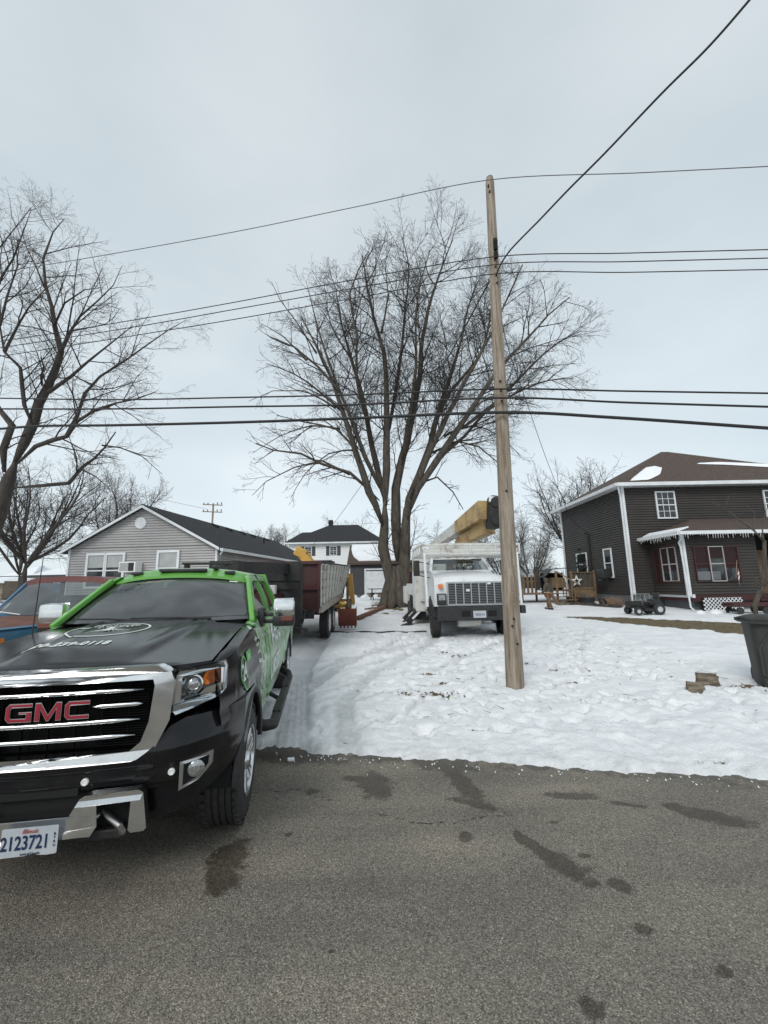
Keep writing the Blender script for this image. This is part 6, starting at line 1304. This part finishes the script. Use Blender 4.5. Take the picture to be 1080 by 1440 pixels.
def wire(name, label, pxs, r, m='wire', cat='wire', group='wires strung along the road'):
    pts = smooth(extend([line_pt(*p) for p in pxs], .8)); o = pts[0]; tag(MB().tube([p-o for p in pts], r, 6).build(name, M[m], smooth=180, loc=o), label, cat, group)
wire('power_line', 'thin grey wire at the very top of the utility pole, highest of all', [(-20, 386), (140, 360), (330, 326), (500, 291), (688, 253), (900, 243), (1080, 234)], .008, 'wire_grey')
wire('power_line', 'uppermost of the three thin wires crossing the upper third of the utility pole', [(0, 480), (60, 471), (200, 448), (330, 425), (500, 393), (696, 361), (880, 356), (1080, 351)], .0095)
wire('power_line', 'middle one of the three thin wires crossing the upper third of the utility pole', [(0, 489), (60, 480), (200, 458), (330, 435), (500, 405), (697, 372), (880, 368), (1080, 363)], .0095)
wire('power_line', 'lowest of the three thin wires crossing the upper third of the utility pole', [(0, 501), (60, 492), (200, 470), (330, 449), (500, 419), (698, 385), (880, 383), (1080, 379)], .0095)
wire('communication_cable', 'upper of the three thick black cables crossing the middle of the utility pole', [(0, 560), (160, 562), (330, 559), (500, 555), (704, 547), (880, 550), (1080, 553)], .017)
wire('communication_cable', 'middle one of the three thick black cables crossing the middle of the utility pole', [(0, 575), (160, 575), (330, 572), (500, 569), (705, 559.5), (880, 566), (1080, 572)], .020)
wire('communication_cable', 'lowest and thickest of the black cables crossing the utility pole', [(0, 603), (60, 599), (160, 598), (330, 594), (500, 588), (706, 580), (860, 587), (1080, 602)], .030)
for px, py in ((661, 580), (692, 546), (727, 560), (734, 560), (722, 580), (690, 560)):
    p = line_pt(px, py); tag(MB().box((0, 0, 0), (.07, .05, .06), bev=.01).build('cable_clamp', M['wire'], loc=p), f'small black clamp on a cable near the utility pole', 'clamp', 'clamps on the cables by the pole')
q = [at(698, 385, Y=7.2), at(715, 355, Y=6.6), at(760, 308, Y=5.8), at(800, 266, Y=5.3), at(850, 216, Y=4.8), at(930, 132, Y=4.2), at(1000, 62, Y=3.8), at(1075, -25, Y=3.4), at(1180, -150, Y=3)]
o = q[0]; tag(MB().tube([p-o for p in smooth(q)], .014, 6).build('service_cable', M['wire'], smooth=180, loc=o), 'black cable rising steeply from the pole to the upper right corner', 'wire')
q = [at(699, 395, Y=7.4), at(712, 480, Y=10), at(742, 570, Y=15), at(772, 655, Y=20), at(803, 728, Y=23), at(824, 747, X=11.62)]
o = q[0]; tag(MB().tube([p-o for p in smooth(q)], .012, 6).build('service_cable', M['wire'], smooth=180, loc=o), 'sagging cable running down from the pole to the side wall of the charcoal house', 'wire')
q = [at(694, 385, Y=7.5), at(620, 520, Y=13), at(560, 615, Y=20), at(508, 683, Y=28), at(470, 735, Y=38), at(440, 766, Y=46)]
o = q[0]; tag(MB().tube([p-o for p in smooth(q)], .017, 6).build('service_cable', M['wire'], smooth=180, loc=o), 'cable running down from the pole behind the big tree to the white house', 'wire')
fp = V((-25.2, 60, g(0, 60))); f_ = thing('utility_pole', 'distant wooden utility pole with two crossarms above the black roof', 'utility pole', fp); tz = at(298, 708, Y=60).z-fp.z
MB().tube([(0, 0, 0), (0, 0, tz)], [.2, .13], 8).build('pole_shaft', M['wood'], f_)
for dz, s in ((-.25, 1), (-1.3, 1)):
    a_ = MB().box((0, -.2, tz+dz), (2.9, .12, .14), (0, .06, 0)).build('crossarm', M['wood'], f_)
    for x_ in (-1.3, -.7, .7, 1.3): MB().cyl((x_, -.2, tz+dz+.05), (x_, -.2, tz+dz+.35), .07, n=6).build('insulator', M['steel_dark'], a_)
q = [at(120, 688, Y=60), at(215, 700, Y=60), at(292, 716, Y=60)]; o = q[0]; tag(MB().tube([p-o for p in q], .02, 4).build('power_line', M['wire_grey'], loc=o), 'faint far wire reaching the distant pole above the black roof', 'wire')
# ---------------------------------------------------------------- hose on the snow, litter, logs, cart
pts = [V((x, y, g(x, y)+.025+.01*sin(x*7))) for x, y in [(-1.9+.15*i, 13.55-.10*i*.15+.03*sin(i)) for i in range(22)]]; o = pts[0]
tag(MB().tube([p-o for p in pts], .02, 6).build('hose', M['wire'], smooth=180, loc=o), 'dark hose lying across the snow between the trailer and the bucket truck', 'hose')
def log(name, label, c, pts, h, rz):
    r_ = random.Random(int(c[0]*100)); bm = bmesh.new(); n = len(pts); vs = []
    mb = MB().grid(n*6+1, 7, lambda u, v: (lambda i, f: V((pts[i % n][0]+(pts[(i+1) % n][0]-pts[i % n][0])*f, pts[i % n][1]+(pts[(i+1) % n][1]-pts[i % n][1])*f, h*v))*(1) if False else V(((pts[i % n][0]+(pts[(i+1) % n][0]-pts[i % n][0])*f)*(1-.08*v), (pts[i % n][1]+(pts[(i+1) % n][1]-pts[i % n][1])*f)*(1-.25*v), h*v*(1-.25*(pts[i % n][0]/.3)))))(int(u*n*.9999), u*n*.9999-int(u*n*.9999)))
    k = len(mb.v); tops = list(range((n*6+1)*6, (n*6+1)*7)); mb.f.append(tuple(tops)); bm.free()
    mb.v = [tuple(V(v)+V((.012*fbm(v[0]*14, v[1]*14, v[2]*14), .012*fbm(v[0]*14+5, v[1]*14, v[2]*14), .01*fbm(v[0]*9, v[1]*9, 3)))) for v in mb.v]
    o = mb.build(name, M['stone'], smooth=50, loc=c); o.rotation_euler = (0, 0, rz); tag(o, label, 'log'); return o
p = at(982, 972, Z=.0); log('split_log', 'smaller split chunk of wood lying in the snow, the left one of two', (p.x, p.y+.05, -.03), [(-.12, -.06), (.11, -.06), (.13, .02), (.08, .06), (-.11, .07)], .14, -.35)
p = at(999, 964, Z=.0); log('split_log', 'larger wedge of split wood lying in the snow, nearer to the trash cart', (p.x, p.y+.05, -.03), [(-.15, -.07), (.13, -.07), (.17, .0), (.13, .07), (-.15, .07)], .19, -.3)
r_ = random.Random(12); lv = MB()
for sx_, sy_, ra, rb in soil[:10]+soil[12:16]:
    for _ in range(14):
        x = sx_+r_.gauss(0, ra*.7); y = sy_+r_.gauss(0, rb*1.1); z = g(x, y)+.0; a = r_.uniform(0, pi); s_ = r_.uniform(.015, .045); lv.box((x, y, z), (s_, s_*.6, .008), (r_.uniform(-.5, .5), r_.uniform(-.5, .5), a))
tag(lv.build('leaf_litter', M['brown_wood']), 'dead leaves and wood chips scattered on the trampled snow', 'leaf litter', kind='stuff')
sn_ = MB()
for _ in range(110):
    x = r_.uniform(-1.2, 4.2); y = edge_y(x)-abs(r_.gauss(0, .12))+.0; s_ = r_.uniform(.003, .011); sn_.box((x, y, -.05+s_*.3), (s_, s_*1.3, s_*.8), (r_.random(), r_.random(), r_.random()))
sn_.box((-.98, 4.52, -.04), (.07, .04, .025), (.1, .1, .3), bev=.008)
tag(sn_.build('snow_crumbs', M['snow']), 'crumbs of snow along the edge of the asphalt', 'snow', kind='stuff')
# dead weed stems / twigs poking from the snow
tw = MB()
for _ in range(130):
    x = r_.uniform(-.6, 6.5); y = r_.uniform(5.3, 13); z = g(x, y); a = r_.uniform(0, 2*pi); l_ = r_.uniform(.05, .22); tw.tube([(x, y, z+.01), (x+l_*cos(a), y+l_*sin(a), z+.02+r_.uniform(0, .03))], [.004, .002], 3)
tag(tw.build('fallen_twigs', M['twig']), 'small fallen twigs lying on the snow', 'twigs', kind='stuff')
# trash cart
bc = V((6.16, 6.9, -.02)); bn = thing('trash_cart', 'dark grey wheeled trash cart cut by the right edge of the photo', 'trash cart', bc, R(-28)); bn.rotation_euler = (R(-2), R(2), R(-28))
def bt(u, v):
    a = 2*pi*u; k = .78+.22*v; e = 5; cx = abs(cos(a))**(2/e)*(1 if cos(a) > 0 else -1); cy = abs(sin(a))**(2/e)*(1 if sin(a) > 0 else -1); return V((.33*k*cx, .36*k*cy+.03*v, .03+.98*v))
mb = MB().grid(65, 14, bt); mb.grid(65, 3, lambda u, v: bt(u, 0)*(1-v)+V((0, 0, .03*v))); mb.build('cart_body', M['bin'], bn, 50)
MB().sheet(24, 24, lambda u, v: V((-.34+.68*u, -.38+.79*v, 1.0+.05*(1-(2*u-1)**4)*(1-(2*v-1)**4)+.02*sin(pi*v))), .035, (0, 0, 1)).build('lid', M['bin'], bn, 50)
mb = MB().box((0, -.385, .975), (.68, .04, .04), bev=.01).box((-.335, 0, .975), (.04, .74, .04), bev=.01).box((.335, 0, .975), (.04, .74, .04), bev=.01); mb.build('rim', M['bin'], bn, 40)
MB().tube([(-.25, .36, 1.0), (-.25, .47, 1.03), (.25, .47, 1.03), (.25, .36, 1.0)], .018, 8).box((-.33, .40, 1.0), (.08, .1, .06), bev=.01).build('handle', M['bin'], bn, 40)
for s in (-1, 1): MB().lathe([(0, -.03), (.11, -.03), (.125, -.015), (.125, .015), (.11, .03), (0, .03)], (s*.20, .34, .125), 'x', 24).build('wheel', M['rubber'], bn, 40)
MB().poly([dense([(-.24, .18), (-.26, .6), (-.1, .86), (.1, .86), (.26, .6), (.24, .18), (.0, .12)], .06), dense([(-.215, .2), (-.235, .59), (-.09, .835), (.09, .835), (.235, .59), (.215, .2), (.0, .145)], .06)], .02, lambda a, b, d: V((a, -.285-.05*b-d, b))).build('side_rib', M['bin'], bn)
# ---------------------------------------------------------------- person
def person():
    f = V((8.07, 20.9, g(8.07, 20.9)-.01)); t = thing('person', 'person in a dark jacket and tan work trousers walking by the wooden deck', 'person', f, R(215))
    bones = {'pel': ((0, 0, .86), .15), 'ab': ((0, .0, 1.0), .155), 'ch': ((0, -.03, 1.22), .18), 'nk': ((0, -.07, 1.41), .065), 'hd0': ((0, -.10, 1.47), .07), 'hd': ((0, -.12, 1.56), .1), 'ht': ((0, -.11, 1.64), .085)}
    E_ = [('pel', 'ab'), ('ab', 'ch'), ('ch', 'nk'), ('nk', 'hd0'), ('hd0', 'hd'), ('hd', 'ht')]
    for s, st in ((-1, .16), (1, -.14)):
        k = 'L' if s > 0 else 'R'
        bones.update({'sh'+k: ((s*.19, -.03, 1.32), .075), 'el'+k: ((s*.26, .02+st*.5, 1.06), .058), 'wr'+k: ((s*.22, -.14+st, .86), .038), 'ha'+k: ((s*.21, -.18+st, .79), .045),
         'hp'+k: ((s*.1, 0, .80), .11), 'kn'+k: ((s*.11, -.04-st*.6, .45), .08), 'an'+k: ((s*.1, .03-st*1.2, .09), .06), 'to'+k: ((s*.11, -.13-st*1.2, .045), .045)})
        E_ += [('ch', 'sh'+k), ('sh'+k, 'el'+k), ('el'+k, 'wr'+k), ('wr'+k, 'ha'+k), ('pel', 'hp'+k), ('hp'+k, 'kn'+k), ('kn'+k, 'an'+k), ('an'+k, 'to'+k)]
    def skin(keys, name, mt, grow=0, sub=2):
        ks = [k for k in bones if k in keys]; me = bpy.data.meshes.new(name); me.from_pydata([bones[k][0] for k in ks], [(ks.index(a), ks.index(b)) for a, b in E_ if a in ks and b in ks], [])
        o = bpy.data.objects.new(name, me); C.objects.link(o); md = o.modifiers.new('s', 'SKIN'); me.skin_vertices.new() if not me.skin_vertices else None
        for i, k in enumerate(ks):
            r = bones[k][1]+grow; sx = 1.15 if k in ('pel', 'ab', 'ch') else 1; me.skin_vertices[0].data[i].radius = (r*sx, r*.85 if sx > 1 else r)
        me.skin_vertices[0].data[0].use_root = True; sb = o.modifiers.new('b', 'SUBSURF'); sb.levels = sub; sb.render_levels = sub; md.use_smooth_shade = True; me.materials.append(mt)
        dg = bpy.context.evaluated_depsgraph_get(); m2 = bpy.data.meshes.new_from_object(o.evaluated_get(dg)); bpy.data.objects.remove(o); o = bpy.data.objects.new(name, m2); m2.materials.clear(); m2.materials.append(mt); m2.shade_smooth(); C.objects.link(o); o.parent = t; return o
    for k_ in bones: bones[k_] = (tuple(c*.9 for c in bones[k_][0]), bones[k_][1]*.9)
    skin(set(bones), 'body', M['skin'])
    skin({k for k in bones if k[:2] in ('ab', 'ch', 'sh', 'el', 'wr', 'pe', 'nk')}, 'jacket', M['camo'], .022)
    skin({k for k in bones if k[:2] in ('pe', 'hp', 'kn', 'an')}, 'trousers', M['canvas'], .014)
    for s, st in ((-1, .16), (1, -.14)): MB().box((s*.10, -.035-st*1.08, .05), (.1, .26, .1), bev=.03).build('boot', M['black_plastic'], t, 60)
    MB().lathe([(.104, 0), (.108, .05), (.09, .1), (.045, .13), (0, .135)], (0, -.105, 1.41), 'z', 20).box((0, -.2, 1.43), (.14, .11, .015), bev=.005).build('cap', M['black_plastic'], t, 60)
    MB().lathe([(.085, 1.30), (.115, 1.36), (.12, 1.43), (.108, 1.5), (.06, 1.545), (0, 1.55)], (0, -.085, 0), 'z', 20, -.35, pi+.35).build('hood', M['camo'], t, 60)
person()
# ---------------------------------------------------------------- deck and yard things by the charcoal house
dk = V((9.2, 25.3, g(9.2, 25))); D_ = thing('deck', 'weathered wooden deck with stairs, railing and lattice skirt beside the charcoal house', 'deck', dk); dl = lambda x, y, z: V((x, y, z))-dk
DZ = 1.15
mb = MB()
for k in range(16): mb.box(dl(9.55+.15*k, 26.2, DZ), (.14, 2.6, .05))
mb.box(dl(8.2, 26.3, .98), (2.6, 2.4, .06)); mb.build('deck_boards', M['deck_wood'], D_)
mb = MB()
for x_ in (9.5, 10.35, 11.65): mb.box(dl(x_, 24.9, 1.2), (.1, .1, 2.1))
mb.box(dl(11.0, 24.9, 2.15), (1.5, .09, .05)).box(dl(11.0, 24.9, 1.28), (1.4, .06, .09))
mb.bar(dl(9.6, 24.95, 2.2), dl(10.35, 23.9, 1.45), .08, .05)
for k in range(5): mb.box(dl(10.0+.08*k-.2, 24.8-.18*k, 1.35-.13*k), (.05, .05, .9))
mb.build('railing', M['deck_wood'], D_); mb = MB()
for k in range(8): mb.box(dl(7.25+.24*k, 26.6, 1.55), (.12, .03, 1.05))
mb.box(dl(8.1, 26.63, 1.7), (1.9, .04, .09))
for k in range(3): mb.box(dl(7.2+.85*k, 26.55, 1.2), (.1, .1, 1.9))
mb.build('railing', M['deck_wood'], D_)
mb = MB()
for k in range(5): mb.box(dl(9.75, 24.75-.27*k, DZ-.05-.17*(k+.5)), (1.3, .28, .045)); 
mb.bar(dl(9.1, 24.9, 1.05), dl(9.1, 23.5, .2), .05, .24).bar(dl(10.4, 24.9, 1.05), dl(10.4, 23.5, .2), .05, .24); mb.build('stairs', M['deck_wood'], D_)
MB().box(dl(11.0, 24.93, 1.73), (1.25, .02, .84)).build('rail_panel', M['bark'], D_)
lattice(10.42, 11.62, .3, .85, 0, .12, .025).xf(Matrix.Translation((0, 24.86, 0))).xf(Matrix.Translation(-dk)).build('lattice', M['wood'], D_)
MB().box(dl(11.0, 24.9, 1.02), (1.4, .06, .36)).build('rim_board', M['deck_wood'], D_)
sc = at(811, 817, Y=23.58)
pts5 = [(.34*(1 if i % 2 == 0 else .42)*sin(pi*i/5), .34*(1 if i % 2 == 0 else .42)*cos(pi*i/5)) for i in range(10)]; pin = [(a*.5, b*.5) for a, b in pts5]
tag(MB().poly([pts5, pin], .03, lambda a, b, d: V((a, d, b))).build('star', M['trim_white'], loc=sc), 'white open five pointed star hung on the deck railing', 'star ornament')
cv = thing('canopy_shelter', 'dark shelter with a sagging top standing on the wooden deck', 'shelter', (10.45, 25.5, DZ-.03))
MB().sheet(10, 6, lambda u, v: V((-.85+1.5*u, -.2+1.2*v, lerpl([(0, .75), (.35, 1.25), (1, 1.3)], u))), .04, (0, 0, 1)).build('cover', M['steel_dark'], cv); MB().box((-.1, .6, .5), (1.4, .05, 1.1)).build('back_panel', M['dark'], cv); MB().box((.0, .1, .45), (.8, .5, .6)).build('wood_rack', M['deck_wood'], cv)
for x_ in (-.8, .6): MB().box((x_, -.15, .4), (.06, .06, .9)).build('post', M['steel_dark'], cv)
MB_ = MB().box((0, 0, .5), (.22, .22, 1.4)); tag(MB_.build('post', M['bark_dark'], loc=(9.15, 25.3, DZ+.2)), 'dark wooden post standing behind the person on the deck', 'post')
D_.location += V((.15, -1.2, -.03))
# low snowy building beyond the deck
sb = thing('low_building', 'low building with a snow covered roof beyond the deck and bucket truck', 'building', (14.5, 52, g(0, 52)))
MB().box((0, 2, .6), (13, 4, 1.6)).build('wall', M['siding_charcoal'], sb); MB().add([(-7, -.6, 1.35), (7.5, -.6, 1.35), (7.5, 2.5, 2.45), (-7, 2.5, 2.45), (-7, 5, 1.35), (7.5, 5, 1.35)], [(0, 1, 2, 3), (3, 2, 5, 4), (0, 3, 4), (1, 2, 5)]).build('roof', M['snow'], sb)
hd_ = MB(); 
for _ in range(900):
    x = r_.uniform(-24, 24); y = r_.uniform(-1.5, 1.5); z = r_.uniform(0, 2.6)*(.6+.4*fbm(x*.3, 2)); a = r_.uniform(0, 2*pi); l_ = r_.uniform(.5, 1.4); hd_.tube([(x, y, z), (x+l_*.5*cos(a), y+l_*.3*sin(a), z+l_)], [.04, .015], 3, False)
tag(hd_.build('far_thicket', M['twig'], loc=(22, 64, g(0, 60))), 'distant bare thicket along the horizon', 'thicket', kind='stuff')
hd_ = MB()
for _ in range(900):
    x = r_.uniform(-30, 30); y = r_.uniform(-1.5, 1.5); z = r_.uniform(0, 3.2)*(.6+.4*fbm(x*.3, 4)); a = r_.uniform(0, 2*pi); l_ = r_.uniform(.5, 1.6); hd_.tube([(x, y, z), (x+l_*.5*cos(a), y+l_*.3*sin(a), z+l_)], [.05, .02], 3, False)
tag(hd_.build('far_thicket', M['twig'], loc=(-44, 66, g(0, 60))), 'distant bare thicket behind the sheds at the far left', 'thicket', kind='stuff')
# riding mower
mw = thing('riding_mower', 'black riding lawn mower with cream wheel hubs parked at the corner of the enclosed porch', 'lawn mower', (10.6, 17.25, g(10.6, 17.2))); mw.scale = (.85, .85, .85)
MB().box((-.62, 0, .5), (.62, .42, .26), bev=.05).box((-.25, 0, .36), (1.3, .36, .1)).build('hood', M['steel_dark'], mw, 40)
MB().box((0, 0, .24), (.75, .95, .12), bev=.04).box((.25, 0, .5), (.5, .6, .16), bev=.04).build('deck', M['steel_dark'], mw, 40)
MB().box((.32, 0, .66), (.36, .42, .1), bev=.04).box((.5, 0, .85), (.1, .42, .34), bev=.04).build('seat', M['black_plastic'], mw, 50)
MB().tube([(-.1, 0, .55), (-.22, 0, .85)], .02, 6).tube([(-.22+.03*sin(a), .16*cos(a), .86+.07*sin(a)) for a in [2*pi*i/16 for i in range(17)]], .014, 5).build('steering_wheel', M['black_plastic'], mw)
for s in (-1, 1):
    for x_, r_1, w1_ in ((.3, .26, .2), (-.68, .18, .14)):
        w_ = MB().lathe([(r_1*.5, -w1_/2), (r_1*.9, -w1_/2), (r_1, -w1_/3), (r_1, w1_/3), (r_1*.9, w1_/2), (r_1*.5, w1_/2)], (x_, s*.42, r_1), 'y', 24).build('wheel', M['rubber'], mw, 40)
        MB().lathe([(0, s*w1_*.35), (r_1*.52, s*w1_*.45)], (x_, s*.42, r_1), 'y', 20).build('hub', M['plate_white'], w_)
ch_ = thing('metal_chair_frame', 'pale metal frame standing behind the riding mower', 'metal frame', (10.95, 18.2, g(11, 18)))
mb = MB().tube([(-.4, 0, 0), (-.4, 0, .75), (.4, 0, .75), (.4, 0, 0)], .02, 6).tube([(-.4, 0, .5), (.4, 0, .5)], .015, 6)
for x_ in (-.2, 0, .2): mb.tube([(x_, 0, .5), (x_, 0, .75)], .012, 5)
mb.build('frame', M['steel'], ch_)
# red garden cart, snow dusted stones, planters, dead plants
gc = thing('garden_cart', 'low dull red cart in front of the white porch lattice', 'garden cart', (14.1, 16.6, g(14, 16.6)))
MB().box((0, 0, .3), (1.5, .5, .06)).box((0, -.25, .36), (1.5, .04, .14)).box((0, .25, .36), (1.5, .04, .14)).build('tray', M['red_paint'], gc); MB().tube([(.75, 0, .3), (1.1, 0, .55), (1.25, 0, .5)], .02, 6).build('handle', M['steel_dark'], gc)
for x_ in (-.5, .5): MB().lathe([(0, -.3), (.13, -.3), (.13, -.24), (.05, -.24), (.05, .24), (.13, .24), (.13, .3), (0, .3)], (x_, 0, .13), 'y', 16).build('wheel', M['rubber'], gc)
def rock(x, y, r, lab, m='stone', snow=True):
    n = 18; o = MB().grid(n+1, 9, lambda u, v: (lambda a, b: V((r*cos(a)*cos(b)*1.2, r*sin(a)*cos(b), r*.75*sin(b)))*(1+.18*fbm(cos(a)*2+x, sin(a)*2+y, b)))(2*pi*u, -.3+(pi/2+.3)*v)).build('stone', M[m], smooth=60, loc=(x, y, g(x, y)))
    tag(o, lab, 'stone'); return o
rock(13.1, 16.9, .2, 'snow topped stone left of the lattice by the porch downspout', 'snow'); rock(13.75, 16.9, .17, 'snow topped stone just in front of the white lattice', 'snow'); rock(11.55, 19.5, .22, 'pale stone at the foot of the house corner downspout', 'snow'); rock(12.55, 17.0, .14, 'small white stone at the foot of the porch downspout', 'snow')
for x, y, rr_, lab in ((10.75, 22.6, .42, 'round black planter by the side wall of the charcoal house'), (11.15, 21.6, .3, 'smaller black tub between the planter and the dead grass clump'), (10.6, 24.0, .36, 'low dark planter in front of the deck lattice')):
    o = MB().lathe([(rr_*.8, 0), (rr_, .3), (rr_*1.05, .33), (rr_*.95, .33), (rr_*.9, .26), (0, .26)], (0, 0, 0), 'z', 24).build('planter', M['black_plastic'], smooth=40, loc=(x, y, g(x, y))); tag(o, lab, 'planter')
def clump(x, y, h, n, spread, lab, m='dead_grass', name='dead_plant'):
    mb = MB()
    for _ in range(n):
        a = r_.uniform(0, 2*pi); l_ = h*r_.uniform(.6, 1.1); q = V((r_.gauss(0, spread), r_.gauss(0, spread), 0)); e = V((cos(a)*l_*.5, sin(a)*l_*.5, l_*.85)); mb.tube([q, q+e*.5+V((0, 0, .05)), q+e], [.014, .010, .003], 3, False)
    tag(mb.build(name, M[m], loc=(x, y, g(x, y))), lab, 'plant')
TAN = mat('dry_tan', (.3, .2, .14), .9); M['tan'] = TAN
clump(11.15, 20.6, .55, 150, .16, 'clump of dead tan stems by the front left corner of the charcoal house', 'tan'); clump(11.3, 21.1, .42, 80, .12, 'smaller clump of dead stems behind the larger one at the house corner', 'tan'); clump(10.9, 23.2, .6, 30, .08, 'thin dead flower stalks beside the round planter', 'twig_grey')
# edging logs of the flower bed
for i, (x0, y0, x1, y1) in enumerate(((9.7, 22.9, 10.6, 21.4), (10.5, 21.4, 11.1, 20.0))):
    o = MB().bar((0, 0, .06), (x1-x0, y1-y0, .06), .14, .12, bev=.02).build('edging_board', M['bark_dark'], loc=(x0, y0, g(x0, y0))); tag(o, ('rear' if i == 0 else 'front')+' board edging the flower bed along the charcoal house', 'edging board')
# red brown landscape timber across the yard, picnic table, bricks
tb0 = at(502, 880, Y=16.6); tb1 = at(541, 855, Y=21.5); tb0.z = g(tb0.x, 16.6); tb1.z = g(tb1.x, 21.5)
tag(MB().bar((0, 0, .07), tb1-tb0+V((0, 0, .07)), .2, .16, bev=.02).build('landscape_timber', mat('timber_red', (.2, .085, .05), .85, var=(4, (.11, .06, .04)), bump=(14, .4)), loc=tb0), 'red brown landscape timber running from the backhoe bucket to the big tree', 'timber')
tag(MB().bar((0, 0, .05), (1.9, .1, .05), .2, .14, bev=.02).build('landscape_timber', M['red_paint'], loc=(1.1, 21.4, g(1, 21.4))), 'dull red timber at the foot of the big tree, on the bucket truck side', 'timber')
pc = thing('picnic_table', 'dark picnic table with snow on its top behind the big tree', 'picnic table', (-.35, 29.5, g(0, 29.5)), R(12))
MB().box((0, 0, .75), (1.7, .75, .05)).build('table_top', M['steel_dark'], pc); MB().sheet(12, 6, lambda u, v: V((-.55+1.3*u, -.3+.6*v, .78+.06*sin(pi*u)*sin(pi*v))), .01, (0, 0, 1)).build('snow_cover', M['snow'], pc)
for s in (-1, 1):
    MB().box((0, s*.7, .45), (1.7, .25, .05)).build('bench', M['steel_dark'], pc)
    MB().bar((s*.6, -.5, 0), (s*.6, .1, .75), .06).bar((s*.6, .5, 0), (s*.6, -.1, .75), .06).bar((s*.6, -.7, .42), (s*.6, .7, .42), .06).build('leg_frame', M['steel_dark'], pc)
for k in range(9):
    x = -2.6+.32*k+r_.uniform(-.1, .1); y = 33+r_.uniform(-.6, .6); rock(x, y, r_.uniform(.18, .34), 'dark snow dusted rock in the low heap in front of the garage', 'stone' if k % 3 else 'snow')['group'] = 'rocks heaped in front of the garage'
# debris around the backhoe
for k in range(7):
    x = r_.uniform(-1.1, .1); y = r_.uniform(17.5, 24); o = MB().bar((0, 0, .04), (r_.uniform(.3, .7), r_.uniform(-.5, .5), .05), .09, .06, bev=.01).build('loose_board', M['brown_wood'], loc=(x, y, g(x, y))); tag(o, 'short brown board lying in the trodden yard between the backhoe and the big tree', 'board', 'loose boards in the trodden yard')
